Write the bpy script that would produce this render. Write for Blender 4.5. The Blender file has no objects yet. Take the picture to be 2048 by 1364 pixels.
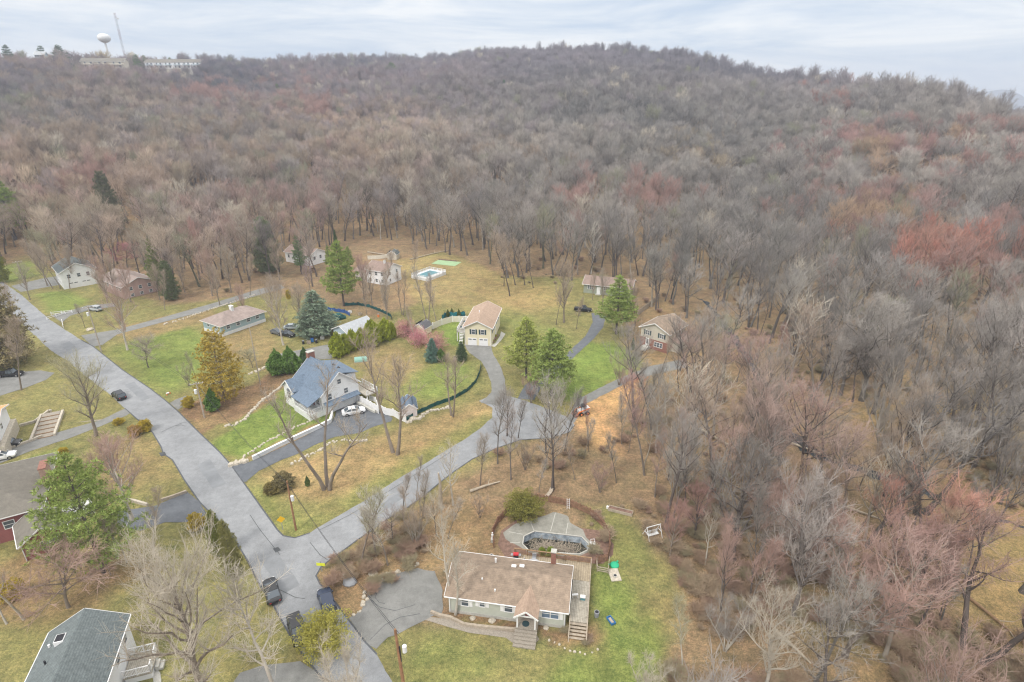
import bpy, math, random
import numpy as np
from mathutils import Vector
random.seed(7)
RNG = np.random.default_rng(11)
SC = bpy.context.scene
COL = SC.collection
R = math.radians

# ---------------------------------------------------------------- camera, light, exposure
FPX, HZ, CH = 1150.0, 190.0, 60.0           # focal length in photo pixels, horizon row, camera height
PIT = math.atan((682 - HZ) / FPX)
SP, CP = math.sin(PIT), math.cos(PIT)
cd = bpy.data.cameras.new('camera'); cam = bpy.data.objects.new('camera', cd); COL.objects.link(cam)
cam.location = (0, 0, CH); cam.rotation_euler = (R(90) - PIT, 0, 0)
cd.sensor_width = 36; cd.lens = FPX / 2048 * 36; cd.clip_start = 0.5; cd.clip_end = 30000
SC.camera = cam
SUN_EL, SUN_AZ = 50, 215                      # degrees; azimuth the light comes from, clockwise from +Y
sl = bpy.data.lights.new('sun', 'SUN'); sun = bpy.data.objects.new('sun', sl); COL.objects.link(sun)
sl.energy = 1.9; sl.angle = R(12); sl.color = (1.0, 0.95, 0.88)
sun.rotation_euler = (R(90 - SUN_EL), 0, R(180 - SUN_AZ)); sun.location = (0, -20, 120)

w = bpy.data.worlds.new('World'); SC.world = w; w.use_nodes = True
nt = w.node_tree; nt.nodes.clear(); N, L = nt.nodes, nt.links
out = N.new('ShaderNodeOutputWorld'); bg = N.new('ShaderNodeBackground'); bg2 = N.new('ShaderNodeBackground')
sky = N.new('ShaderNodeTexSky'); sky.sky_type = 'NISHITA'; sky.sun_disc = False
sky.sun_elevation = R(SUN_EL); sky.sun_rotation = R(SUN_AZ)
L.new(sky.outputs[0], bg.inputs[0]); bg.inputs[1].default_value = 0.1
tc = N.new('ShaderNodeTexCoord'); mp = N.new('ShaderNodeMapping'); mp.inputs['Scale'].default_value = (1.2, 1.2, 9)
L.new(tc.outputs['Generated'], mp.inputs[0])
n1 = N.new('ShaderNodeTexNoise'); n1.inputs['Scale'].default_value = 2.6; n1.inputs['Detail'].default_value = 7; n1.inputs['Roughness'].default_value = 0.6
n1.inputs['Distortion'].default_value = 0.4
L.new(mp.outputs[0], n1.inputs['Vector'])
cr = N.new('ShaderNodeValToRGB'); e = cr.color_ramp.elements
e[0].position = 0.38; e[0].color = (0.56, 0.67, 0.82, 1); e[1].position = 0.64; e[1].color = (0.97, 0.985, 1.0, 1)
L.new(n1.outputs[0], cr.inputs[0])
sx = N.new('ShaderNodeSeparateXYZ'); L.new(tc.outputs['Generated'], sx.inputs[0])
# an overcast sky is about three times brighter overhead than at the horizon
mr = N.new('ShaderNodeMapRange'); mr.inputs['From Min'].default_value = 0.12; mr.inputs['From Max'].default_value = 0.8
mr.inputs['To Min'].default_value = 1.0; mr.inputs['To Max'].default_value = 2.2
L.new(sx.outputs['Z'], mr.inputs['Value'])
mc = N.new('ShaderNodeMix'); mc.data_type = 'RGBA'; mr3 = N.new('ShaderNodeMapRange'); mr3.inputs['From Min'].default_value = .15; mr3.inputs['From Max'].default_value = .6
L.new(sx.outputs['Z'], mr3.inputs['Value']); L.new(mr3.outputs[0], mc.inputs[0]); L.new(cr.outputs[0], mc.inputs[6]); mc.inputs[7].default_value = (.90, .88, .85, 1)
L.new(mc.outputs[2], bg2.inputs[0]); L.new(mr.outputs[0], bg2.inputs[1])
mx = N.new('ShaderNodeMixShader'); mx.inputs[0].default_value = 0.88
L.new(bg.outputs[0], mx.inputs[1]); L.new(bg2.outputs[0], mx.inputs[2]); L.new(mx.outputs[0], out.inputs[0])

SC.view_settings.view_transform = 'Standard'; SC.view_settings.look = 'None'
SC.view_settings.exposure = 0.15; SC.view_settings.gamma = 1
try:
    SC.cycles.use_denoising = True; SC.cycles.denoising_input_passes = 'RGB_ALBEDO_NORMAL'; SC.cycles.denoising_prefilter = 'ACCURATE'; SC.cycles.filter_width = 1.2
    SC.cycles.max_bounces = 5; SC.cycles.diffuse_bounces = 2; SC.cycles.glossy_bounces = 2
    SC.cycles.transmission_bounces = 2; SC.cycles.volume_bounces = 0; SC.cycles.transparent_max_bounces = 4
    SC.cycles.use_adaptive_sampling = False
except Exception: pass

def G(x, y, z=0.0):
    "world point on the level z that the photo shows at pixel x, y (photo 2048 x 1364)"
    u = (x - 1024) / FPX; v = (682 - y) / FPX
    t = (z - CH) / (-SP + v * CP)
    return (u * t, (CP + v * SP) * t)
def top_z(x, y, ytop):
    "height of a point straight above ground pixel x, y that shows at row ytop"
    X, Y = G(x, y); v = (682 - ytop) / FPX
    return CH + Y * (v * CP - SP) / (CP + v * SP)

# ---------------------------------------------------------------- terrain height
def smooth(t): t = np.clip(t, 0, 1); return t * t * (3 - 2 * t)
RX = np.array([-1500, -700, 0, 150, 300, 400, 520, 700, 850, 1000, 1200, 1350, 1450, 1560, 1700, 1850, 1980, 2048, 2500, 3500.])
RY = np.array([118, 118, 118, 116, 124, 122, 128, 121, 118, 104, 98, 108, 131, 150, 165, 181, 206, 240, 255, 260.])
RD = np.array([800, 820, 850, 850, 860, 880, 920, 980, 1000, 980, 900, 850, 800, 740, 660, 580, 520, 490, 430, 400.])
R0 = np.array([320, 320, 300, 310, 300, 300, 290, 270, 265, 262, 262, 272, 285, 300, 300, 290, 280, 270, 260, 250.])
RAZ = np.arctan2((RX - 1024) / FPX, CP + (682 - RY) / FPX * SP)
RTAN = ((682 - RY) / FPX * CP - SP) / np.sqrt(((RX - 1024) / FPX) ** 2 + (CP + (682 - RY) / FPX * SP) ** 2)
RZ = CH + RD * RTAN - 19
def wob(x, y, s, seed=0):
    "cheap smooth noise, about -1..1"
    r = np.random.default_rng(seed); v = 0
    for k in range(5):
        a = r.uniform(0, 6.28); f = s * (0.7 + 0.5 * k); p = r.uniform(0, 6.28)
        v = v + np.sin((x * math.cos(a) + y * math.sin(a)) * f + p + 1.3 * np.sin((x * math.sin(a) - y * math.cos(a)) * f * 0.7 + p))/ (1 + 0.4 * k)
    return v / 2.2
def H(x, y):
    x = np.asarray(x, float); y = np.asarray(y, float)
    r = np.hypot(x, y); az = np.arctan2(x, np.maximum(y, 1e-3)); az = np.where(y <= 0, np.sign(x) * 1.5, az)
    rd = np.interp(az, RAZ, RD); r0 = np.interp(az, RAZ, R0); rz = np.interp(az, RAZ, RZ)
    t = np.clip((r - r0) / (rd - r0), 0, 1)
    s = 0.55 * t + 0.45 * smooth(t)
    z = rz * s
    z = z + wob(x, y, 0.021, 3) * 4.0 * smooth((r - r0 - 20) / 120) * smooth((rd - r) / 150 + 0.15)
    back = smooth((r - rd - 30) / 900)
    z = np.where(r > rd + 30, z * (1 - back) + (-75) * back, z)
    z = z + wob(x, y, 0.09, 5) * 0.35 * smooth((r - 235) / 60)
    return z

# ---------------------------------------------------------------- materials
def mat(name, col, rough=0.8, var=0.12, scale=1.5, bump=0.0, col2=None, spec=0.3, metal=0.0, detail=4, stripes=None):
    m = bpy.data.materials.new(name); m.use_nodes = True; nt = m.node_tree; N, L = nt.nodes, nt.links
    b = N['Principled BSDF']; b.inputs['Roughness'].default_value = rough; b.inputs['Metallic'].default_value = metal
    b.inputs['Specular IOR Level'].default_value = spec
    c = (*col, 1)
    if var or col2:
        tc = N.new('ShaderNodeTexCoord'); n = N.new('ShaderNodeTexNoise'); n.inputs['Scale'].default_value = scale; n.inputs['Detail'].default_value = detail
        n.inputs['Roughness'].default_value = 0.65
        L.new(tc.outputs['Object'], n.inputs['Vector'])
        r = N.new('ShaderNodeValToRGB'); L.new(n.outputs[0], r.inputs[0])
        c1 = tuple(v * (1 - var) for v in col); c2 = col2 or tuple(min(1, v * (1 + var)) for v in col)
        r.color_ramp.elements[0].position = 0.34; r.color_ramp.elements[1].position = 0.66
        r.color_ramp.elements[0].color = (*c1, 1); r.color_ramp.elements[1].color = (*c2, 1)
        src = r.outputs[0]
        if stripes:      # courses of shingles or boards: (axis, per metre, strength)
            ax, freq, st = stripes
            wv = N.new('ShaderNodeTexWave'); wv.wave_type = 'BANDS'; wv.bands_direction = ax; wv.wave_profile = 'SAW'
            wv.inputs['Scale'].default_value = freq / 3.18; wv.inputs['Distortion'].default_value = 0.15
            L.new(tc.outputs['Object'], wv.inputs['Vector'])
            mm = N.new('ShaderNodeMix'); mm.data_type = 'RGBA'; mm.blend_type = 'MULTIPLY'; mm.inputs[0].default_value = 1
            rr = N.new('ShaderNodeMapRange'); rr.inputs['To Min'].default_value = 1 - st; rr.inputs['To Max'].default_value = 1 + st * .3
            L.new(wv.outputs[0], rr.inputs[0]); L.new(src, mm.inputs[6]); L.new(rr.outputs[0], mm.inputs[7]); src = mm.outputs[2]
        L.new(src, b.inputs['Base Color'])
        if bump:
            bp = N.new('ShaderNodeBump'); bp.inputs['Strength'].default_value = bump; bp.inputs['Distance'].default_value = 0.1
            n2 = N.new('ShaderNodeTexNoise'); n2.inputs['Scale'].default_value = scale * 6; L.new(tc.outputs['Object'], n2.inputs['Vector'])
            L.new(n2.outputs[0], bp.inputs['Height']); L.new(bp.outputs[0], b.inputs['Normal'])
    else: b.inputs['Base Color'].default_value = c
    return m

def grain(name, sc=14, amt=.22):
    "speckle and wear multiplied over a paving colour"
    nt = M[name].node_tree; N, L = nt.nodes, nt.links; b = N['Principled BSDF']; src = b.inputs['Base Color'].links[0].from_socket; tc = N.new('ShaderNodeTexCoord')
    for s_, a_ in ((sc, amt), (1.3, amt * .45), (.09, amt * .5)):
        n = N.new('ShaderNodeTexNoise'); n.inputs['Scale'].default_value = s_; n.inputs['Detail'].default_value = 4; n.inputs['Roughness'].default_value = .75; L.new(tc.outputs['Object'], n.inputs['Vector'])
        r = N.new('ShaderNodeMapRange'); r.inputs['From Min'].default_value = .3; r.inputs['From Max'].default_value = .7; r.inputs['To Min'].default_value = 1 - a_; r.inputs['To Max'].default_value = 1 + a_; L.new(n.outputs[0], r.inputs[0])
        m = N.new('ShaderNodeMix'); m.data_type = 'RGBA'; m.blend_type = 'MULTIPLY'; m.clamp_result = False; m.inputs[0].default_value = 1; L.new(src, m.inputs[6]); L.new(r.outputs[0], m.inputs[7]); src = m.outputs[2]
    L.new(src, b.inputs['Base Color'])

def plant_mat(name, mode, rough=0.9, var=0.25, scale=0.5):
    "bark, twigs or leaves whose colour comes from the object (mode OBJECT) or from each scattered copy (mode INSTANCER)"
    m = bpy.data.materials.new(name); m.use_nodes = True; nt = m.node_tree; N, L = nt.nodes, nt.links
    b = N['Principled BSDF']; b.inputs['Roughness'].default_value = rough; b.inputs['Specular IOR Level'].default_value = 0.1
    if mode == 'OBJECT':
        a = N.new('ShaderNodeObjectInfo'); src = a.outputs['Color']
    else:
        a = N.new('ShaderNodeAttribute'); a.attribute_type = 'INSTANCER'; a.attribute_name = mode; src = a.outputs['Color']
    tc = N.new('ShaderNodeTexCoord'); n = N.new('ShaderNodeTexNoise'); n.inputs['Scale'].default_value = scale; n.inputs['Detail'].default_value = 3
    L.new(tc.outputs['Object'], n.inputs['Vector'])
    mr = N.new('ShaderNodeMapRange'); mr.inputs['From Min'].default_value = .3; mr.inputs['From Max'].default_value = .7
    mr.inputs['To Min'].default_value = 1 - var; mr.inputs['To Max'].default_value = 1 + var
    L.new(n.outputs[0], mr.inputs[0])
    v = N.new('ShaderNodeVectorMath'); v.operation = 'SCALE'; L.new(src, v.inputs[0]); L.new(mr.outputs[0], v.inputs['Scale'])
    L.new(v.outputs[0], b.inputs['Base Color'])
    return m

M = {}
def mk(name, *a, **k): M[name] = mat(name, *a, **k)
mk('asphalt', (0.262, 0.270, 0.28), 0.85, 0.13, 0.35, 0.2, detail=9)
mk('asphalt_patch', (0.225, 0.235, 0.247), 0.85, 0.13, 0.5, 0.2, detail=9)
mk('asphalt_dark', (0.13, 0.14, 0.155), 0.85, 0.13, 0.6, 0.2, detail=9)
mk('asphalt_old', (0.215, 0.215, 0.205), 0.9, 0.13, 0.5, 0.2, detail=9)
mk('edge_tar', (0.10, 0.105, 0.115), 0.9, 0.2, 2)
mk('crack', (0.085, 0.09, 0.095), 0.9, 0.2, 2)
mk('concrete', (0.46, 0.45, 0.41), 0.85, 0.12, 1.2, 0.1)
mk('patio', (0.265, 0.258, 0.225), 0.9, 0.16, 0.8, 0.1, detail=8)
mk('paver', (0.31, 0.275, 0.23), 0.9, 0.2, 6, 0.3)
mk('stone', (0.50, 0.45, 0.37), 0.9, 0.25, 4, 0.4)
mk('brick', (0.30, 0.15, 0.115), 0.9, 0.2, 5, 0.2, stripes=('Z', 9, .25))
mk('brick_tan', (0.42, 0.29, 0.22), 0.9, 0.25, 5, 0.2, stripes=('Z', 7, .3))
mk('roof_tan', (0.275, 0.213, 0.160), 0.9, 0.24, 1.1, 0.2, stripes=('Y', 5, .12), detail=8)
mk('roof_tan_x', (0.39, 0.285, 0.215), 0.9, 0.12, 2.2, 0.2, stripes=('X', 5, .12), detail=8)
mk('roof_blue', (0.15, 0.198, 0.262), 0.9, 0.16, 2.4, 0.2, stripes=('Y', 5, .15), detail=8)
mk('roof_slate', (0.145, 0.168, 0.17), 0.9, 0.22, 3, 0.2, stripes=('X', 4.5, .22), detail=8)
mk('roof_grey', (0.185, 0.17, 0.145), 0.9, 0.12, 1.2, 0.2, stripes=('Y', 5, .1), detail=8)
mk('roof_pale', (0.40, 0.42, 0.44), 0.9, 0.1, 1.5, 0.1)
mk('roof_brown', (0.27, 0.20, 0.17), 0.9, 0.15, 1.6, 0.1, detail=8)
mk('roof_pink', (0.31, 0.25, 0.225), 0.9, 0.15, 1.0, 0.1, detail=8)
mk('roof_dark', (0.13, 0.13, 0.14), 0.9, 0.15, 1.6)
mk('roof_orange', (0.62, 0.36, 0.17), 0.85, 0.08, 1.6)
mk('siding_sage', (0.50, 0.52, 0.45), 0.75, 0.05, 1, stripes=('Z', 5, .12))
mk('siding_white', (0.82, 0.83, 0.84), 0.7, 0.05, 1, stripes=('Z', 5, .07))
mk('siding_pinkwhite', (0.68, 0.62, 0.61), 0.7, 0.05, 1, stripes=('Z', 5, .07))
mk('siding_cream', (0.74, 0.68, 0.50), 0.7, 0.04, 1, stripes=('Z', 5, .06))
mk('siding_beige', (0.56, 0.52, 0.44), 0.75, 0.04, 1, stripes=('Z', 5, .08))
mk('siding_teal', (0.33, 0.44, 0.48), 0.75, 0.06, 1, stripes=('Z', 5, .1))
mk('siding_red', (0.30, 0.115, 0.11), 0.8, 0.08, 1, stripes=('Z', 4, .15))
mk('siding_pink', (0.50, 0.35, 0.32), 0.8, 0.08, 1, stripes=('Z', 4, .15))
mk('siding_green', (0.33, 0.36, 0.29), 0.8, 0.08, 1, stripes=('Z', 4, .1))
mk('siding_bluegrey', (0.40, 0.49, 0.56), 0.8, 0.08, 1)
mk('white', (0.80, 0.80, 0.80), 0.6, 0.03, 2)
mk('white_wall', (0.72, 0.73, 0.73), 0.7, 0.06, 1.2)
mk('fence_ivory', (0.68, 0.64, 0.55), 0.7, 0.05, 1.2)
mk('glass', (0.09, 0.11, 0.13), 0.05, 0.0, 1, spec=0.6)
mk('glass_blue', (0.13, 0.19, 0.27), 0.08, 0.0, 1, spec=0.6)
mk('shutter_dark', (0.03, 0.06, 0.07), 0.6, 0)
mk('dark', (0.025, 0.025, 0.03), 0.6, 0)
mk('rubber', (0.02, 0.02, 0.02), 0.85, 0)
mk('metal', (0.45, 0.45, 0.46), 0.4, 0.05, 3, metal=0.7)
mk('steel', (0.30, 0.31, 0.33), 0.6, 0.05, 3)
mk('deck', (0.40, 0.33, 0.235), 0.85, 0.18, 3, 0.2, stripes=('X', 3.2, .28))
mk('deck_grey', (0.42, 0.385, 0.32), 0.85, 0.2, 3, 0.2, stripes=('X', 5, .3))
mk('wood_brown', (0.27, 0.175, 0.10), 0.9, 0.25, 3)
mk('picket', (0.26, 0.15, 0.10), 0.9, 0.3, 2)
mk('wood_grey', (0.40, 0.34, 0.27), 0.9, 0.2, 3)
mk('pole_wood', (0.30, 0.165, 0.09), 0.9, 0.3, 1.2)
mk('pole_grey', (0.40, 0.35, 0.30), 0.9, 0.2, 1.2)
mk('yellow_sign', (0.85, 0.50, 0.02), 0.5, 0.0)
mk('lime_sign', (0.75, 0.80, 0.05), 0.5, 0.0)
mk('blue_plastic', (0.03, 0.16, 0.40), 0.5, 0)
mk('green_plastic', (0.03, 0.42, 0.22), 0.5, 0)
mk('red_paint', (0.50, 0.03, 0.04), 0.5, 0)
mk('mast_red', (0.20, 0.10, 0.13), 0.6, 0)
mk('orange_paint', (0.75, 0.22, 0.06), 0.6, 0)
mk('pool_blue', (0.10, 0.25, 0.29), 0.3, 0.1, 1)
mk('pool_liner', (0.27, 0.35, 0.45), 0.5, 0.5, 1.1, col2=(0.55, 0.62, 0.68))
mk('pool_murk', (0.02, 0.03, 0.03), 0.25, 0.6, .9, col2=(0.15, 0.13, 0.09))
mk('mesh_green', (0.015, 0.085, 0.085), 0.7, 0.35, 1.2)
mk('mesh_teal', (0.02, 0.17, 0.20), 0.6, 0.4, 1.0)
mk('tarp_green', (0.32, 0.46, 0.26), 0.8, 0.1, 0.6)
mk('tarp_mint', (0.25, 0.45, 0.38), 0.6, 0.1, 0.8)
mk('tarp_blue', (0.03, 0.09, 0.30), 0.6, 0.2, 2)
mk('creek', (0.05, 0.055, 0.06), 0.25, 0.4, 0.5)
mk('river', (0.45, 0.52, 0.58), 0.25, 0.05, 0.01)
mk('mulch', (0.20, 0.125, 0.095), 0.95, 0.3, 2, 0.5, detail=9)
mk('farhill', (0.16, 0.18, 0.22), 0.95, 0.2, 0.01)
mk('bark_log', (0.42, 0.36, 0.28), 0.9, 0.2, 2)
for nm_ in ('asphalt', 'asphalt_dark', 'asphalt_old', 'patio', 'concrete', 'roof_tan', 'roof_tan_x', 'roof_blue', 'roof_slate', 'roof_grey', 'roof_brown', 'roof_pink', 'deck', 'deck_grey'): grain(nm_)
M['bark'] = plant_mat('bark', 'OBJECT'); M['twigs'] = plant_mat('twigs', 'OBJECT', var=.18, scale=.35); M['leaves'] = plant_mat('leaves', 'OBJECT', 0.7, .35, .9)
M['bark_s'] = plant_mat('bark_scatter', 'barkcol'); M['twigs_s'] = plant_mat('twigs_scatter', 'twigcol', var=.18, scale=.35)

# ---------------------------------------------------------------- mesh helpers
class MB:
    def __init__(s): s.v = []; s.f = []; s.mi = []; s.cur = 0
    def add(s, vs, fs):
        o = len(s.v); s.v += [tuple(map(float, p)) for p in vs]; s.f += [tuple(o + i for i in f) for f in fs]; s.mi += [s.cur] * len(fs); return s
    def box(s, x0, x1, y0, y1, z0, z1):
        return s.add([(x0,y0,z0),(x1,y0,z0),(x1,y1,z0),(x0,y1,z0),(x0,y0,z1),(x1,y0,z1),(x1,y1,z1),(x0,y1,z1)],
                     [(3,2,1,0),(4,5,6,7),(0,1,5,4),(1,2,6,5),(2,3,7,6),(3,0,4,7)])
    def bar(s, a, b, wd, ht=None):
        "square bar from a to b"
        ht = ht or wd; a = Vector(a); b = Vector(b); d = (b - a); 
        if d.length < 1e-6: return s
        d.normalize(); up = Vector((0, 0, 1)) if abs(d.z) < .95 else Vector((1, 0, 0))
        sd = d.cross(up).normalized() * wd / 2; u = sd.cross(d).normalized() * ht / 2
        return s.add([a-sd-u, a+sd-u, a+sd+u, a-sd+u, b-sd-u, b+sd-u, b+sd+u, b-sd+u],
                     [(0,1,2,3),(7,6,5,4),(1,0,4,5),(2,1,5,6),(3,2,6,7),(0,3,7,4)])
    def tube(s, pts, rs, n=8, cap=True):
        pts = [Vector(p) for p in pts]; rings = []
        for i, p in enumerate(pts):
            d = (pts[min(i+1, len(pts)-1)] - pts[max(i-1, 0)]).normalized()
            up = Vector((0, 0, 1)) if abs(d.z) < .9 else Vector((1, 0, 0))
            a = d.cross(up).normalized(); b = a.cross(d)
            r = rs[i] if hasattr(rs, '__len__') else rs
            rings.append([p + (a * math.cos(t * 2 * math.pi / n) + b * math.sin(t * 2 * math.pi / n)) * r for t in range(n)])
        vs = [q for rg in rings for q in rg]; fs = []
        for i in range(len(pts) - 1):
            for k in range(n): fs.append((i*n+k, i*n+(k+1) % n, (i+1)*n+(k+1) % n, (i+1)*n+k))
        if cap: fs += [tuple(range(n))[::-1], tuple((len(pts)-1)*n + k for k in range(n))]
        return s.add(vs, fs)
    def poly(s, pts, z0, z1=None):
        "flat polygon, or a prism between z0 and z1"
        n = len(pts)
        if z1 is None: return s.add([(p[0], p[1], z0) for p in pts], [tuple(range(n))])
        return s.add([(p[0], p[1], z0) for p in pts] + [(p[0], p[1], z1) for p in pts],
                     [tuple(range(n))[::-1], tuple(range(n, 2*n))] + [(i, (i+1) % n, n+(i+1) % n, n+i) for i in range(n)])
    def build(s, name, m, parent=None, loc=None, smooth_=False):
        me = bpy.data.meshes.new(name); me.from_pydata(s.v, [], s.f)
        ms = m if isinstance(m, (list, tuple)) else [m]
        for x in ms: me.materials.append(M[x] if isinstance(x, str) else x)
        if len(ms) > 1: me.polygons.foreach_set('material_index', s.mi)
        if smooth_: me.polygons.foreach_set('use_smooth', [True] * len(me.polygons))
        me.update()
        o = bpy.data.objects.new(name, me); COL.objects.link(o)
        if parent: o.parent = parent
        if loc: o.location = loc
        return o
def tag(o, label=None, cat=None, group=None, kind=None):
    if label: o['label'] = label
    if cat: o['category'] = cat
    if group: o['group'] = group
    if kind: o['kind'] = kind
    return o
def empty(name, x, y, z=0, rot=0, label=None, cat=None, group=None):
    o = bpy.data.objects.new(name, None); COL.objects.link(o); o.location = (x, y, z); o.rotation_euler = (0, 0, rot); o.empty_display_size = .3
    return tag(o, label, cat, group)
def fix_normals(o): return o

# ---------------------------------------------------------------- ground
def gpoly(px): return np.array([G(*p) for p in px])
def inside(P, X, Y):
    "signed distance, positive inside"
    n = len(P); ins = np.zeros(X.shape, bool); d = np.full(X.shape, 1e9)
    for i in range(n):
        x1, y1 = P[i]; x2, y2 = P[(i+1) % n]
        c = ((y1 > Y) != (y2 > Y)) & (X < (x2-x1) * (Y-y1) / (y2-y1 + 1e-12) + x1); ins ^= c
        ex, ey = x2-x1, y2-y1; t = np.clip(((X-x1)*ex + (Y-y1)*ey) / (ex*ex+ey*ey + 1e-12), 0, 1)
        d = np.minimum(d, np.hypot(X-x1-t*ex, Y-y1-t*ey))
    return np.where(ins, d, -d)
LITTER = (0.208, 0.160, 0.130); LAWN = (0.145, 0.205, 0.072); OLIVE = (0.190, 0.188, 0.104); TAN = (0.27, 0.225, 0.148)
MULCH = (0.205, 0.145, 0.118); DIRT = (0.325, 0.235, 0.168); RUST = (0.24, 0.18, 0.13); YELLOW = (0.27, 0.212, 0.132)
OPEN_A = gpoly([(-500,600),(0,540),(60,508),(110,545),(215,545),(235,578),(300,592),(400,602),(530,577),(630,588),(650,545),(645,505),(700,486),(740,480),(810,490),
    (890,511),(960,530),(1010,562),(1090,570),(1160,563),(1200,556),(1270,596),(1320,640),(1390,670),(1400,720),(1310,790),(1240,840),(1190,880),(1110,895),
    (1000,905),(850,1000),(690,1110),(640,1150),(660,1420),(-500,1420)])
OPEN_B = gpoly([(640,1500),(640,1150),(700,1225),(840,1130),(900,1110),(960,1060),(1000,1010),(1180,1005),(1270,1035),(1330,1130),(1375,1190),(1345,1280),(1310,1500)])
ZONES = [ # polygon (photo pixels on the ground), colour, edge softness in metres, strength
 ([(-500,600),(0,540),(60,508),(110,545),(215,545),(235,575),(330,610),(400,605),(520,585),(640,600),(740,640),(830,610),(790,520),(890,503),(1010,552),(1160,555),(1200,548),
   (1270,590),(1240,640),(1300,700),(1310,760),(1160,830),(1000,905),(850,1000),(690,1110),(640,1150),(660,1420),(-500,1420)], OLIVE, 2.5, 1),
 ([(640,1500),(640,1230),(700,1225),(860,1250),(1180,1170),(1190,1090),(1160,1005),(1260,1020),(1300,1090),(1335,1130),(1375,1190),(1345,1280),(1310,1500)], OLIVE, 1.5, 1),
 ([(1135,715),(1180,685),(1275,688),(1283,722),(1270,748),(1200,778),(1140,800),(1100,790),(1100,745)], LAWN, 2, 1),
 ([(980,600),(1080,640),(1160,680),(1130,710),(1080,720),(1010,700),(985,680)], LAWN, 3, .35),
 ([(425,880),(480,838),(560,775),(592,765),(655,800),(660,835),(610,868),(540,900),(480,918),(452,912)], LAWN, 1, .95),
 ([(800,770),(860,720),(935,725),(950,765),(880,800),(830,800)], LAWN, 3, .75),
 ([(690,700),(800,690),(860,730),(800,770),(730,760)], RUST, 3, .55),
 ([(878,650),(925,635),(930,690),(890,690)], LAWN, 1, 1),
 ([(225,700),(330,655),(400,648),(430,690),(415,750),(330,795),(280,755)], LAWN, 4, .8),
 ([(400,650),(520,640),(560,680),(540,740),(430,720)], RUST, 3, .6),
 ([(235,655),(420,612),(440,640),(330,665),(240,685)], RUST, 2, .7),
 ([(70,590),(130,580),(178,600),(150,620),(105,628)], LAWN, 2, .8), ([(-100,560),(60,520),(75,550),(20,565)], LAWN, 2, .7),
 ([(60,1240),(160,1120),(240,1100),(300,1150),(160,1230)], RUST, 3, .9), ([(-100,1180),(60,1100),(160,1120),(60,1240),(-100,1260)], RUST, 2, .9),
 ([(200,880),(330,880),(350,960),(250,980),(180,960)], RUST, 2, .5), ([(-50,960),(60,915),(120,890),(130,900),(0,990)], LAWN, 1, .6),
 ([(520,955),(600,912),(720,885),(860,832),(980,800),(985,825),(900,875),(800,935),(700,990),(620,1000),(560,1000)], DIRT, 2.5, .62),
 ([(500,985),(540,970),(600,1040),(660,1040),(590,1072),(560,1060)], LAWN, 1.5, .4),
 ([(700,980),(960,830),(985,840),(800,960),(690,1025)], LAWN, 2, .3),
 ([(1145,845),(1165,805),(1230,768),(1295,748),(1270,800),(1215,850),(1245,905),(1190,895)], (0.44,0.29,0.19), 1.5, .9),
 ([(1240,690),(1300,620),(1330,600),(1390,680),(1400,730),(1300,770),(1285,720)], RUST, 2, .9),
 ([(730,515),(900,510),(1010,560),(1100,610),(1010,625),(900,610),(790,600)], DIRT, 6, .4),
 ([(940,530),(1100,570),(1160,610),(1050,625),(960,590)], YELLOW, 5, .5), ([(860,560),(930,570),(900,600),(830,590)], TAN, 3, .4),
 ([(358,822),(402,870),(430,852),(470,850),(540,802),(575,768),(600,745),(560,738),(500,770),(430,780),(400,800)], MULCH, .8, .95),
 ([(480,925),(560,880),(640,845),(655,848),(600,885),(520,918)], RUST, .6, .95),
 ([(370,868),(395,830),(430,815),(470,850),(430,852)], RUST, 1, .8),
 ([(860,1225),(900,1215),(1130,1250),(1200,1245),(1205,1280),(1170,1305),(1110,1290),(1060,1262),(930,1245)], MULCH, .5, 1),
 ([(1120,1250),(1160,1240),(1210,1270),(1190,1300),(1110,1285)], DIRT, .8, .4),
 ([(640,1150),(700,1100),(800,1050),(960,1000),(1010,1020),(1000,1100),(860,1140),(740,1170),(740,1210),(700,1235),(660,1190)], RUST, 1, .8),
 ([(1000,1500),(1140,1290),(1190,1300),(1300,1230),(1340,1300),(1290,1500)], LAWN, 2, .75), ([(800,1330),(860,1270),(960,1300),(1000,1350),(820,1420)], LAWN, 2, .4),
 ([(1185,1190),(1185,1150),(1230,1120),(1270,1200),(1240,1300),(1180,1260)], LAWN, 1.5, .8), ([(1240,1030),(1300,1120),(1260,1140),(1220,1040)], LAWN, 3, .3),
 ([(1880,1120),(2000,1040),(2300,1080),(2300,1300),(2000,1300),(1930,1220)], YELLOW, 4, .85), ([(1700,1260),(1800,1180),(1900,1320),(1750,1420)], YELLOW, 4, .5),
 ([(1700,800),(1900,760),(2100,800),(2100,900),(1900,960),(1750,900)], YELLOW, 8, .6), ([(1900,960),(2080,1020),(2080,1060),(1980,1010)], YELLOW, 3, .7),
 ([(1560,1150),(1640,1200),(1700,1290),(1640,1300),(1570,1230)], OLIVE, 3, .5), ([(1300,1200),(1420,1160),(1480,1240),(1360,1290)], DIRT, 3, .25),
]
def axis_pts(a, b, step, lo, hi):
    c = list(np.arange(a, b + 1e-6, step)); s = step; x = b; up = []
    while x < hi: s *= 1.12; x += s; up.append(x)
    s = step; x = a; dn = []
    while x > lo: s *= 1.12; x -= s; dn.append(x)
    return np.array(dn[::-1] + c + up)
POOL_PX = [(1045,1089),(1048,1073),(1069,1063),(1163,1074),(1178,1089),(1175,1101),(1158,1109),(1075,1104),(1058,1102)]
POOL = gpoly(POOL_PX)
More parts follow.
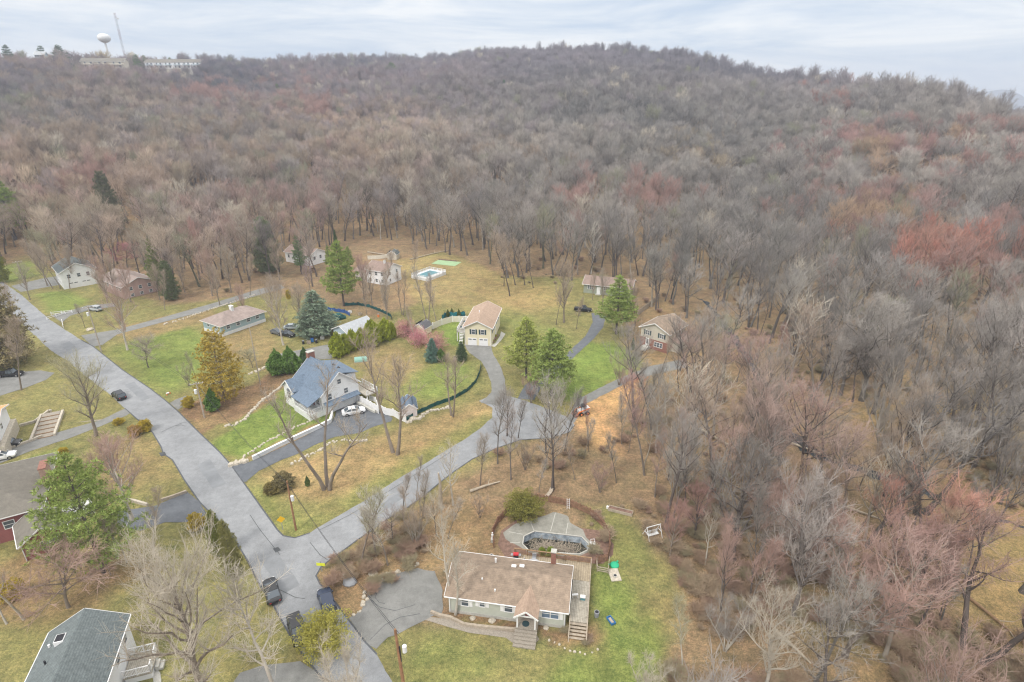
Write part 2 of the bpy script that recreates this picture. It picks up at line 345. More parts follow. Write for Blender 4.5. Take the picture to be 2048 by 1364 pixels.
def make_ground():
    xs = axis_pts(-165, 125, 1.0, -3600, 3600); ys = axis_pts(36, 225, 1.0, -400, 3700)
    X, Y = np.meshgrid(xs, ys); Z = H(X, Y)
    Z = np.where(inside(POOL, X, Y) > -1.6, -1.6, Z)
    wx = X + wob(X, Y, .5, 21) * .9 + wob(X, Y, 1.3, 22) * .5; wy = Y + wob(X, Y, .45, 23) * .9 + wob(X, Y, 1.2, 24) * .5
    C = np.zeros(X.shape + (3,)) + np.array(LITTER)
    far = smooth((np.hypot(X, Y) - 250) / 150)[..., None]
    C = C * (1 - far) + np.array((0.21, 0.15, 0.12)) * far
    for px, col, soft, st in ZONES:
        m = smooth(inside(gpoly(px), wx, wy) / soft * .5 + .5) * st
        C = C * (1 - m[..., None]) + np.array(col) * m[..., None]
    nx, ny = len(xs), len(ys)
    me = bpy.data.meshes.new('ground'); me.vertices.add(nx*ny); me.vertices.foreach_set('co', np.stack([X, Y, Z], -1).ravel())
    idx = np.arange(nx*ny).reshape(ny, nx); q = np.stack([idx[:-1,:-1], idx[:-1,1:], idx[1:,1:], idx[1:,:-1]], -1).reshape(-1, 4)
    me.loops.add(q.size); me.loops.foreach_set('vertex_index', q.ravel().astype(np.int32))
    me.polygons.add(len(q)); me.polygons.foreach_set('loop_start', np.arange(0, q.size, 4, dtype=np.int32)); me.polygons.foreach_set('loop_total', np.full(len(q), 4, np.int32))
    me.polygons.foreach_set('use_smooth', np.ones(len(q), bool)); me.update()
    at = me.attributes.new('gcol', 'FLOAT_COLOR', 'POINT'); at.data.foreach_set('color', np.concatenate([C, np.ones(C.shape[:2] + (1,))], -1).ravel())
    m = bpy.data.materials.new('ground'); m.use_nodes = True; nt = m.node_tree; N, L = nt.nodes, nt.links; b = N['Principled BSDF']
    b.inputs['Roughness'].default_value = .95; b.inputs['Specular IOR Level'].default_value = .1
    a = N.new('ShaderNodeAttribute'); a.attribute_name = 'gcol'; tc = N.new('ShaderNodeTexCoord')
    src = a.outputs['Color']
    # patches of grass, bare soil and leaf litter at several sizes
    for sc, lo, hi, ctint in ((.045, .82, 1.16, (1.0, .98, .94)), (.16, .84, 1.16, (.92, 1.04, .9)), (.5, .72, 1.26, (1.05, .96, .9)), (2.2, .66, 1.34, (1.06, .96, .9)), (7.5, .6, 1.5, (1.08, .98, .92))):
        n = N.new('ShaderNodeTexNoise'); n.inputs['Scale'].default_value = sc; n.inputs['Detail'].default_value = 5; n.inputs['Roughness'].default_value = .7
        L.new(tc.outputs['Object'], n.inputs['Vector'])
        r = N.new('ShaderNodeValToRGB'); r.color_ramp.elements[0].position = .33; r.color_ramp.elements[1].position = .67
        r.color_ramp.elements[0].color = (lo, lo * 1.03, lo * .98, 1); r.color_ramp.elements[1].color = (hi*ctint[0], hi*ctint[1], hi*ctint[2], 1)
        L.new(n.outputs[0], r.inputs[0])
        mm = N.new('ShaderNodeMix'); mm.data_type = 'RGBA'; mm.blend_type = 'MULTIPLY'; mm.clamp_result = False; mm.inputs[0].default_value = 1
        L.new(src, mm.inputs[6]); L.new(r.outputs[0], mm.inputs[7]); src = mm.outputs[2]
    L.new(src, b.inputs['Base Color'])
    bp = N.new('ShaderNodeBump'); bp.inputs['Strength'].default_value = .5; bp.inputs['Distance'].default_value = .25
    n = N.new('ShaderNodeTexNoise'); n.inputs['Scale'].default_value = 1.6; n.inputs['Detail'].default_value = 8; L.new(tc.outputs['Object'], n.inputs['Vector'])
    L.new(n.outputs[0], bp.inputs['Height']); L.new(bp.outputs[0], b.inputs['Normal'])
    me.materials.append(m)
    o = bpy.data.objects.new('ground', me); COL.objects.link(o); tag(o, kind='structure')
make_ground()

def densify(P, step=1.5):
    out = []
    for i in range(len(P)):
        a, b = np.array(P[i]), np.array(P[(i+1) % len(P)]); n = max(1, int(np.hypot(*(b-a)) / step))
        for k in range(n): out.append(a + (b-a) * k / n)
    return np.array(out)
def resample(P, step):
    out = []
    for a, b in zip(P[:-1], P[1:]):
        a, b = np.array(a, float), np.array(b, float); n = max(1, int(np.hypot(*(b-a)) / step)); out += [a + (b-a) * k / n for k in range(n)]
    out.append(np.array(P[-1], float)); return np.array(out)
def rough_edge(P, amp=.12, seed=1):
    P = densify(P, .8); return [(x + wob(x, y, 1.1, seed) * amp, y + wob(x, y, 1.0, seed+1) * amp) for x, y in P]
def sheet(name, pts, z, m, amp=.12, kind='structure', px=True):
    P = [G(*p) for p in pts] if px else pts
    o = MB().poly(rough_edge(P, amp) if amp else P, z).build(name, m); tag(o, kind=kind)
    if o.data.polygons[0].normal.z < 0: o.data.flip_normals()
    return o

# ---------------------------------------------------------------- roads
R_E = [(-160,478),(-60,524),(0,560),(45,592),(100,640),(162,680),(185,692),(245,740),(300,777),(332,802),(355,822),(400,867),(440,905),(462,930),(487,965),(512,1000),(555,1060),(567,1072),(590,1076),
       (620,1066),(655,1045),(695,1022),(755,985),(805,952),(850,927),(902,895),(927,880),(962,856),(984,836),(985,815),(958,802),(975,794),(1000,788),(1055,803),(1101,820),(1138,836),(1150,850),(1141,864),(1100,876),(1040,880),
       (992,897),(945,918),(910,942),(880,965),(850,990),(805,1022),(775,1038),(745,1060),(715,1080),(692,1097),(660,1120),(642,1134),(632,1152),(640,1168),(655,1185),(676,1212),(698,1241),(732,1286),(754,1309),(784,1364),(830,1450)]
R_W = [(690,1450),(650,1364),(610,1315),(586,1280),(572,1257),(545,1208),(519,1170),(497,1125),(470,1080),(430,1035),(400,1005),(370,962),(357,940),(345,920),(327,908),(322,893),(305,865),(250,817),(217,787),(175,755),(140,725),(100,700),(80,680),(40,645),(0,607),(-80,545),(-200,490)]
MARGIN = R_E[:]
def widen(pts, s):
    c = np.mean(np.array(pts), 0); return pts
road = sheet('road', R_E + R_W, .03, 'asphalt', .1)
def strip(name, pts, wd, z, m, kind='structure', th=None, px=True, taper=False):
    "a ribbon along a line on the ground"
    P = [np.array(G(*p) if px else p) for p in pts]; mb = MB(); Lf, Rt = [], []
    for i, p in enumerate(P):
        d = P[min(i+1, len(P)-1)] - P[max(i-1, 0)]; d = d / (np.hypot(*d) + 1e-9); n = np.array([-d[1], d[0]])
        ww = wd / 2 * (1 if not taper else (1 - abs(2*i/(len(P)-1)-1) * .8)); Lf.append(p + n * ww); Rt.append(p - n * ww)
    if th: 
        k = len(P); vs = [(q[0], q[1], z) for q in Lf] + [(q[0], q[1], z) for q in Rt] + [(q[0], q[1], z-th) for q in Lf] + [(q[0], q[1], z-th) for q in Rt]; fs = []
        for i in range(k-1): fs += [(i, k+i, k+i+1, i+1), (i, i+1, 2*k+i+1, 2*k+i), (k+i, 3*k+i, 3*k+i+1, k+i+1)]
        fs += [(0, 2*k, 3*k, k), (k-1, 2*k-1, 4*k-1, 3*k-1)]
    else:
        k = len(P); vs = [(q[0], q[1], z) for q in Lf] + [(q[0], q[1], z) for q in Rt]; fs = [(i, k+i, k+i+1, i+1) for i in range(k-1)]
    mb.add(vs, fs); o = mb.build(name, m)
    if kind: tag(o, kind=kind)
    return o
strip('road_edge', R_E[5:20], .22, .05, 'edge_tar'); strip('road_edge', R_E[38:59], .2, .05, 'edge_tar'); strip('road_edge', R_W[1:18], .2, .05, 'edge_tar')
sheet('driveway', [(462,929),(497,925),(507,921),(594,880),(640,857),(662,846),(670,832),(673,814),(700,806),(721,802),(740,812),(757,820),(786,836),(782,843),(746,854),(721,866),(670,874),(632,889),(594,909),(563,920),(543,930),(518,942),(492,964),(484,962)], .045, 'asphalt_dark', .08)
sheet('driveway', [(928,688),(982,692),(986,708),(1002,735),(1010,762),(1012,790),(1000,812),(962,806),(983,785),(982,765),(974,742),(962,722),(938,706)], .045, 'asphalt_old', .08)
sheet('driveway', [(1183,626),(1212,632),(1206,655),(1187,678),(1148,714),(1120,738),(1085,770),(1068,800),(1035,798),(1050,770),(1100,735),(1135,706),(1172,671),(1186,644)], .045, 'asphalt_dark', .08)
sheet('driveway', [(1135,838),(1152,800),(1215,768),(1262,747),(1300,732),(1350,722),(1372,716),(1376,735),(1340,742),(1262,761),(1215,786),(1172,808),(1148,846)], .042, 'asphalt_old', .15)
sheet('driveway', [(700,1238),(722,1222),(734,1200),(739,1175),(759,1163),(799,1147),(833,1137),(870,1142),(885,1180),(885,1228),(865,1233),(822,1255),(777,1276),(754,1299),(733,1288)], .045, 'asphalt_old', .15)
sheet('driveway', [(162,671),(235,659),(325,635),(425,607),(512,580),(560,568),(570,576),(512,592),(425,618),(332,643),(235,669),(205,690),(185,694)], .045, 'asphalt_old', .08)
sheet('driveway', [(104,631),(125,626),(175,611),(230,606),(232,613),(175,621),(140,632),(124,645)], .045, 'asphalt_old', .08)
sheet('driveway', [(22,572),(90,556),(132,550),(187,551),(240,545),(290,548),(285,556),(230,560),(195,560),(140,566),(42,584)], .042, 'asphalt_old', .08)
sheet('driveway', [(-60,760),(0,752),(40,744),(82,741),(110,746),(92,760),(50,776),(0,792),(-60,800)], .045, 'asphalt_old', .1)
sheet('driveway', [(-40,915),(0,903),(75,878),(112,866),(160,852),(200,841),(250,817),(262,826),(252,832),(200,853),(130,880),(62,902),(5,925),(-40,940)], .042, 'asphalt_old', .1)
sheet('driveway', [(235,1052),(238,1022),(310,1012),(375,984),(398,1003),(415,1030),(395,1045),(330,1045),(280,1062)], .045, 'asphalt_dark', .1)
sheet('driveway', [(440,1400),(480,1345),(520,1332),(600,1322),(640,1350),(700,1440),(450,1450)], .042, 'asphalt_old', .1)
sheet('driveway', [(548,710),(600,700),(655,690),(670,688),(690,700),(660,718),(620,722),(580,740),(560,735)], .042, 'asphalt_old', .2)
sheet('driveway', [(340,806),(352,799),(372,792),(378,800),(366,812),(356,820)], .045, 'asphalt_old', .05)
sheet('path', [(860,1234),(899,1239),(928,1253),(977,1259),(1036,1265),(1074,1271),(1078,1279),(1059,1298),(1036,1294),(1012,1276),(977,1271),(938,1266),(899,1255),(870,1246),(850,1240)], .04, 'paver', .04)
sheet('path', [(979,692),(990,694),(1003,680),(1011,668),(1002,663),(1000,672),(991,686)], .05, 'concrete', .0)
sheet('path', [(270,1310),(300,1318),(320,1345),(325,1400),(310,1400),(305,1350),(292,1328),(262,1320)], .045, 'concrete', .05)
sheet('path', [(190,840),(215,838),(240,838),(150,845)], .02, 'paver', .0)
# cracks and seams in the paving, oil-dark lines
for pts in ([(322,865),(340,856),(365,846),(388,842)], [(352,852),(362,850),(371,853)], [(655,1120),(640,1110),(620,1085)], [(640,1060),(700,1030),(790,975),(900,905)], [(560,1180),(590,1195),(610,1198)],
            [(755,1185),(750,1195),(758,1205),(770,1208)], [(735,1195),(760,1215),(790,1222),(830,1210)], [(500,1030),(520,1060),(560,1110)], [(740,1280),(770,1250),(800,1235),(840,1228)]):
    strip('road_crack', pts, .07, .056, 'crack')
for pts_ in ([(250,770),(268,764),(300,795),(285,803)], [(395,930),(420,918),(452,968),(425,978)], [(520,1120),(556,1108),(600,1170),(566,1188)], [(760,1010),(800,985),(812,992),(772,1020)], [(590,1230),(618,1218),(650,1275),(624,1290)], [(120,690),(140,682),(158,700),(140,708)]):
    sheet('road_patch', pts_, .036, 'asphalt_patch', .1)
sheet('road_patch', [(545,1098),(556,1094),(562,1101),(551,1106)], .058, 'crack', .08)
sheet('road_patch', [(318,906),(330,904),(333,911),(322,913)], .058, 'crack', .05)
sheet('creek', [(1384,590),(1418,606),(1448,644),(1492,700),(1528,758),(1546,768),(1555,800),(1560,826),(1573,850),(1602,880),(1638,902),(1680,921),(1740,939),(1790,955),(1880,990),(1950,1024),(2060,1056),(2060,1062),(1950,1031),(1870,999),(1780,966),(1730,948),(1670,931),(1632,914),(1592,890),(1563,862),(1548,835),(1543,800),(1526,774),(1482,705),(1441,650),(1412,610)], .05, 'creek', .7)
riv = MB().poly([(900, 1500), (3700, 1200), (3700, 2700), (900, 2700)], 0).build('river', 'river'); riv.location.z = -66; tag(riv, kind='structure')
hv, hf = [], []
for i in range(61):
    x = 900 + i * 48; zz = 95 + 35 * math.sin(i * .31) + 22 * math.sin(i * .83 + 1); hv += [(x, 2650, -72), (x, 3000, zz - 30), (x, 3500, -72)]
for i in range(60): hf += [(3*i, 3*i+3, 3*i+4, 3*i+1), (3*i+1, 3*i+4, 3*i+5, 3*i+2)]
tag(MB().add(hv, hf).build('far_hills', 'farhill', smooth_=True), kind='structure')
# ---------------------------------------------------------------- vegetation meshes
def segs_mesh(S, sides):
    "S: array n x 8 (p0, p1, r0, r1) -> verts, quads"
    S = np.asarray(S); P0, P1, r0, r1 = S[:, :3], S[:, 3:6], S[:, 6], S[:, 7]
    d = P1 - P0; d /= np.linalg.norm(d, axis=1, keepdims=True) + 1e-9
    ref = np.where(np.abs(d[:, 2:3]) < .9, [[0, 0, 1.]], [[1., 0, 0]]); a = np.cross(d, ref); a /= np.linalg.norm(a, axis=1, keepdims=True); b = np.cross(a, d)
    ang = np.arange(sides) * 2 * np.pi / sides; ca, sa = np.cos(ang)[None, :, None], np.sin(ang)[None, :, None]
    ring = a[:, None] * ca + b[:, None] * sa
    V = np.concatenate([P0[:, None] + ring * r0[:, None, None], P1[:, None] + ring * r1[:, None, None]], 1)
    n = len(S); base = np.arange(n)[:, None] * 2 * sides; k = np.arange(sides); k2 = (k+1) % sides
    F = np.stack([base + k, base + k2, base + sides + k2, base + sides + k], -1)
    return V.reshape(-1, 3), F.reshape(-1, 4)
def np_mesh(name, parts, mats):
    "parts: list of (verts, faces array, material index)"
    me = bpy.data.meshes.new(name); vo = 0; VV, loops, starts, tots, mi = [], [], [], [], []; lo = 0
    for V, F, k in parts:
        if len(F) == 0: continue
        VV.append(V); f = (F + vo); vo += len(V); loops.append(f.ravel()); n, s = F.shape; starts.append(lo + np.arange(n) * s); tots.append(np.full(n, s)); mi.append(np.full(n, k)); lo += n * s
    VV = np.concatenate(VV); loops = np.concatenate(loops); starts = np.concatenate(starts); tots = np.concatenate(tots); mi = np.concatenate(mi)
    me.vertices.add(len(VV)); me.vertices.foreach_set('co', VV.ravel().astype(np.float32))
    me.loops.add(len(loops)); me.loops.foreach_set('vertex_index', loops.astype(np.int32))
    me.polygons.add(len(starts)); me.polygons.foreach_set('loop_start', starts.astype(np.int32)); me.polygons.foreach_set('loop_total', tots.astype(np.int32))
    me.polygons.foreach_set('material_index', mi.astype(np.int32)); me.update()
    for m in mats: me.materials.append(m)
    return me
def nrm(v): return v / (np.linalg.norm(v) + 1e-9)
def grow(seed, H_=18, crown=5.5, fork=.38, n1=15, n2=9, n3=9, tw=.03, trunk_r=.24, stems=1, lean=.0, asc=.5, droop=0., wig=.10, bare=.0, tlen=1.0):
    "a leafless tree: returns thick limbs (trunk part) and fine branches (crown part) as segment lists"
    r = np.random.default_rng(seed); big, fine = [], []
    def limb(p, d, L, r0, r1, n, up, store, w=wig):
        pts = [p]; 
        for i in range(n):
            d = nrm(d + r.normal(0, w, 3) + np.array([0, 0, up])); q = p + d * L / n
            store.append((*p, *q, r0 + (r1-r0)*i/n, r0 + (r1-r0)*(i+1)/n)); p = q; pts.append(p)
        return pts, d
    for s in range(stems):
        az0 = r.uniform(0, 6.28) if stems == 1 else s * 6.28 / stems + r.uniform(-.4, .4)
        sp = lean if stems == 1 else .28 + r.uniform(-.1, .12)
        d0 = nrm(np.array([math.cos(az0) * sp, math.sin(az0) * sp, 1]))
        Ht = H_ * (1 if stems == 1 else r.uniform(.8, 1)); tr = trunk_r * (1 if stems == 1 else .75)
        tp, dt = limb(np.array([math.cos(az0), math.sin(az0), 0]) * (0 if stems == 1 else trunk_r), d0, Ht * .88, tr, tr * .18, 9, .03, big, w=.07)
        tp = np.array(tp); tp[0, 2] = -.4; big[-9] = (*tp[0], *big[-9][3:6], tr * 1.35, big[-9][7])
        def along(t): 
            x = t * 9; i = min(8, int(x)); return tp[i] + (tp[i+1] - tp[i]) * (x - i)
        nn = max(4, int(n1 / (1 if stems == 1 else stems * .65)))
        for k in range(nn):
            t = fork + (1 - fork) * (k + r.uniform(0, .8)) / nn; t = min(t, .99); az = k * 2.4 + r.uniform(-.5, .5)
            shape = (math.sin(min(1, (t - fork) / (1 - fork) * .85 + .22) * 2.6)) ** .7
            L = crown * shape * r.uniform(.85, 1.2) * (1 if stems == 1 else .75); out_ = 1 - .45 * (t - fork)
            d = nrm(np.array([math.cos(az) * out_, math.sin(az) * out_, asc + r.uniform(-.15, .35) + t * .35]))
            r1 = tr * (1.05 - t) * .55 + .02
            bp, bd = limb(along(t), d, L, r1, r1 * .25, 5, .10 - droop, big if L > crown * .35 else fine)
            for j in range(n2):
                u = .22 + .78 * (j + r.uniform(0, .8)) / n2; x = min(4.99, u * 5); i = int(x); q = np.array(bp[i]) + (np.array(bp[i+1]) - bp[i]) * (x - i)
                rv = r.normal(0, 1, 3); rv[2] = abs(rv[2]) * .7; dd = nrm(bd * .55 + nrm(rv) * .8 + np.array([0, 0, .25 - droop]))
                l2 = L * .42 * (1.15 - .5 * u) + .35
                cp, cdv = limb(q, dd, l2, max(tw * .9, r1 * .3), tw * .7, 2, .1 - droop, fine)
                if r.random() < bare: continue
                for m in range(n3):
                    u2 = .25 + .75 * m / max(1, n3 - 1); x = min(1.99, u2 * 2); i = int(x); q2 = np.array(cp[i]) + (np.array(cp[i+1]) - cp[i]) * (x - i)
                    dd = nrm(cdv * .6 + r.normal(0, .62, 3) + np.array([0, 0, .28 - droop])); l3 = tlen * r.uniform(.45, 1.15) 
                    q3 = q2 + dd * l3; fine.append((*q2, *q3, tw * .5, tw * .22))
        # leader spray
        for m in range(n2 * 2):
            dd = nrm(np.array([0, 0, 1]) + r.normal(0, .5, 3)); q = along(r.uniform(.85, 1)); fine.append((*q, *(q + dd * r.uniform(.8, 2.0)), tw * .8, tw * .3))
    return big, fine
BT = {}   # bare tree variants: (trunk mesh, crown mesh, height)
def bare_variant(key, **k):
    big, fine = grow(**k); V, F = segs_mesh(big, 6); V2, F2 = segs_mesh(fine, 3)
    BT[key] = (np_mesh(key + '_trunk', [(V, F, 0)], [M['bark']]), np_mesh(key + '_crown', [(V2, F2, 0)], [M['twigs']]), k.get('H_', 18), max(V[:, 2].max(), V2[:, 2].max()))
for i in range(7):   # woodland trees
    bare_variant(f'wood{i}', seed=40 + i, H_=18, crown=4.9 + .4 * (i % 3), fork=.42 + .04 * (i % 4), n1=16, n2=9, n3=10, tw=.024, trunk_r=.25, asc=.6, lean=.07)
for i in range(3):   # spreading yard trees with big limbs
    bare_variant(f'yard{i}', seed=70 + i, H_=17, crown=6.6, fork=.25, n1=19, n2=13, n3=12, tw=.026, trunk_r=.34, asc=.75, wig=.16, lean=.05, tlen=1.1)
bare_variant('fork3', seed=81, H_=18, crown=4.2, fork=.5, n1=13, n2=8, n3=8, tw=.026, trunk_r=.36, stems=3, asc=.8, wig=.14)
bare_variant('fork2', seed=82, H_=18, crown=4.4, fork=.42, n1=13, n2=9, n3=9, tw=.026, trunk_r=.34, stems=2, asc=.8, wig=.15)
bare_variant('clump', seed=83, H_=12, crown=3.6, fork=.15, n1=18, n2=10, n3=10, tw=.024, trunk_r=.18, stems=5, asc=.8)
bare_variant('slim0', seed=84, H_=16, crown=2.6, fork=.4, n1=15, n2=8, n3=8, tw=.024, trunk_r=.15, asc=.9, lean=.08)
bare_variant('slim1', seed=85, H_=14, crown=2.4, fork=.35, n1=14, n2=8, n3=8, tw=.024, trunk_r=.14, asc=.9, lean=.2)
bare_variant('stark', seed=86, H_=17, crown=5.4, fork=.35, n1=14, n2=6, n3=5, tw=.04, trunk_r=.26, asc=.6, wig=.22, bare=.4)
bare_variant('huge', seed=87, H_=21, crown=9.5, fork=.22, n1=26, n2=17, n3=14, tw=.026, trunk_r=.5, asc=.62, wig=.15, tlen=1.3)
bare_variant('weep', seed=88, H_=6, crown=3.4, fork=.3, n1=14, n2=12, n3=12, tw=.022, trunk_r=.14, asc=.5, droop=.16, tlen=.9)
bare_variant('shrub0', seed=89, H_=3.2, crown=1.6, fork=.05, n1=16, n2=6, n3=6, tw=.03, trunk_r=.05, stems=6, asc=.9, tlen=.6)
bare_variant('shrub1', seed=90, H_=2.6, crown=1.7, fork=.05, n1=16, n2=6, n3=6, tw=.03, trunk_r=.05, stems=7, asc=.6, tlen=.6)

def pine_meshes(key, seed, H_=16, rad=4.2, start=.22, whorls=15, per=6, tuft=.62, conic=.75, droop=.0, blades=9, bw=.13, dens=1.0):
    r = np.random.default_rng(seed); S = []; tris = []
    S.append((0, 0, -.3, 0, 0, H_ * .5, .26, .16)); S.append((0, 0, H_ * .5, 0, 0, H_ * .98, .16, .03))
    T0, TD = [], []
    for k in range(whorls):
        t = start + (1 - start) * (k + .3 * r.random()) / whorls; z = H_ * t
        s = (t - start) / (1 - start); L0 = rad * ((1 - s) ** conic) * (min(1, .62 + s * 3.2)) + .35
        nb = max(4, int(per * (1 - .25 * s)))
        for j in range(nb):
            az = j * 6.28 / nb + k * 1.1 + r.uniform(-.35, .35); L = L0 * r.uniform(.68, 1.18)
            up = .10 + .45 * s - droop; d = nrm(np.array([math.cos(az), math.sin(az), up])); p = np.array([0, 0, z]); q = p + d * L; q[2] += L * .08
            S.append((*p, *q, .05, .015))
            nt_ = max(3, int(L * 3.6 * dens))
            for m in range(nt_):
                u = .3 + .7 * (m + r.random()) / nt_; side = np.array([-math.sin(az), math.cos(az), 0]) * r.normal(0, .30) * L * (1.05 - .4 * u) 
                T0.append(p + (q - p) * u + side + np.array([0, 0, r.normal(.03, .10)])); TD.append(nrm(d * .7 + side * .5 + np.array([0, 0, .45])))
    T0.append(np.array([0, 0, H_])); TD.append(np.array([0, 0, 1.]))
    T0 = np.array(T0); TD = np.array(TD); n = len(T0)
    D = TD[:, None] * .55 + r.normal(0, .6, (n, blades, 3)); D /= np.linalg.norm(D, axis=2, keepdims=True); Ls = tuft * r.uniform(.6, 1.25, (n, blades, 1))
    sd = np.cross(D, r.normal(0, 1, (n, blades, 3))); sd /= np.linalg.norm(sd, axis=2, keepdims=True)
    A = T0[:, None] + D * Ls; mid = T0[:, None] + D * Ls * .45; B = mid + sd * bw; Cc = mid - sd * bw; O = T0[:, None] + D * 0
    V = np.stack([O, B, A, Cc], 2).reshape(-1, 3); F = np.arange(len(V)).reshape(-1, 4)
    V1, F1 = segs_mesh(S, 5)
    BT[key] = (np_mesh(key + '_trunk', [(V1, F1, 0)], [M['bark']]), np_mesh(key + '_crown', [(V, F, 0)], [M['leaves']]), H_, H_ + .4)
for i in range(3): pine_meshes(f'pine{i}', 100 + i, H_=16, rad=4.2 + .3 * i, whorls=12 + i, per=6, tuft=.5, conic=.85, bw=.055, dens=2.3, blades=11)
pine_meshes('pinehigh', 110, H_=20, rad=3.8, start=.42, whorls=12, per=6, tuft=.5, conic=.5, bw=.06, dens=2.3, blades=11)
pine_meshes('pineloose', 120, H_=16, rad=5.8, start=.2, whorls=11, per=6, tuft=.45, conic=.72, bw=.04, dens=3.0, blades=12)
pine_meshes('goldcedar', 121, H_=14, rad=4.6, start=.06, whorls=14, per=7, tuft=.42, conic=.45, droop=.02, bw=.05, dens=2.0, blades=10)
pine_meshes('spruce', 111, H_=10, rad=2.9, start=.05, whorls=20, per=8, tuft=.36, conic=1.0, droop=.25, bw=.05, dens=2.2, blades=10)
pine_meshes('hemlock', 112, H_=14, rad=4.6, start=.05, whorls=18, per=8, tuft=.48, conic=.55, droop=.12, bw=.055, dens=2.0, blades=10)
def leafy(key, seed, shape, n, leaf=.22, rad=1.0, h=2.0, lobes=.14, fill=.35):
    "a dense leafy crown: thousands of leaf-sized faces through the outer shell of an uneven volume"
    r = np.random.default_rng(seed); u = r.normal(0, 1, (n, 3)); u /= np.linalg.norm(u, axis=1, keepdims=True)
    k = 1 + lobes * np.sin(u[:, 0] * 5 + seed) * np.cos(u[:, 1] * 6) + lobes * .8 * np.sin(u[:, 2] * 9 + u[:, 0] * 7 + seed) + lobes * .5 * np.sin(u[:, 1] * 15 + seed * 2)
    rr = k * (1 - fill * r.random(n) ** 2)
    z = (u[:, 2] * rr + 1) * .5
    if shape == 'cone': taper = np.clip(1.12 - z * 1.0, .08, 1) ** .75 * 1.15
    elif shape == 'egg': taper = np.clip(1.15 - z * .55, .3, 1.2)
    else: taper = np.ones(n)
    P = np.stack([u[:, 0] * rr * rad * taper, u[:, 1] * rr * rad * taper, np.maximum(.05, z * h)], 1)
    d = u + r.normal(0, .7, (n, 3)); d /= np.linalg.norm(d, axis=1, keepdims=True); sd = np.cross(d, r.normal(0, 1, (n, 3))); sd /= np.linalg.norm(sd, axis=1, keepdims=True)
    s = leaf * r.uniform(.6, 1.4, (n, 1)); V = np.stack([P - d * s, P + sd * s * .6, P + d * s, P - sd * s * .6], 1).reshape(-1, 3)
    S = [(0, 0, -.2, 0, 0, h * .7, .08, .02)] + [(0, 0, h * .1, *(np.array([math.cos(a), math.sin(a), 0]) * rad * .5 + [0, 0, h * .5]), .04, .01) for a in (0, 1.3, 2.6, 3.9, 5.2)]
    V1, F1 = segs_mesh(S, 5)
    BT[key] = (np_mesh(key + '_trunk', [(V1, F1, 0)], [M['bark']]), np_mesh(key + '_crown', [(V, np.arange(len(V)).reshape(-1, 4), 0)], [M['leaves']]), h, h)
leafy('arbor', 201, 'egg', 9000, .12, 1.9, 5.0); leafy('arbor_b', 202, 'egg', 9000, .12, 1.9, 5.0)
leafy('conebush', 203, 'cone', 8000, .12, 1.7, 4.6); leafy('roundbush', 204, 'round', 9000, .085, 1.6, 2.6, .2, fill=.5); leafy('bigbush', 208, 'round', 16000, .05, 1.6, 2.6, .26, fill=.6)
leafy('cherry', 206, 'round', 9000, .08, 3.0, 4.8, .3, fill=.95)

def plant(key, px, py, htop, wide=1.0, crown=(0.3, .26, .22), bark=(0.22, .18, .15), name='bare_tree', label='', cat='tree', group=None, rot=None, lean=0, leandir=0, xy=None, cname='crown', tname='trunk'):
    tm, cm, h0, hm = BT[key]; x, y = xy if xy else G(px, py); z = float(H(x, y))
    o = empty(name, x, y, z, 0, label, cat, group); s = htop / hm
    o.rotation_euler = (lean * math.sin(leandir) * -1, lean * math.cos(leandir), random.uniform(0, 6.28) if rot is None else rot); o.scale = (s * wide, s * wide, s)
    for nm, me, c in ((tname, tm, bark), (cname, cm, crown)):
        q = bpy.data.objects.new(nm, me); COL.objects.link(q); q.parent = o; q.color = (*c, 1)
    return o
GREY = (.40, .345, .285); TAUPE = (.42, .34, .27); COOL = (.38, .345, .31); REDM = (.43, .265, .23); ORNG = (.47, .325, .215); ROSE = (.45, .315, .265); PALE = (.54, .485, .40); OLV = (.41, .385, .26)
BK = (.25, .21, .175); BKD = (.13, .11, .10); BKP = (.48, .44, .38)
PG = (.27, .34, .095); PGD = (.17, .25, .11); PGY = (.34, .38, .10)
def hpx(x, y, yt): return top_z(x, y, yt)

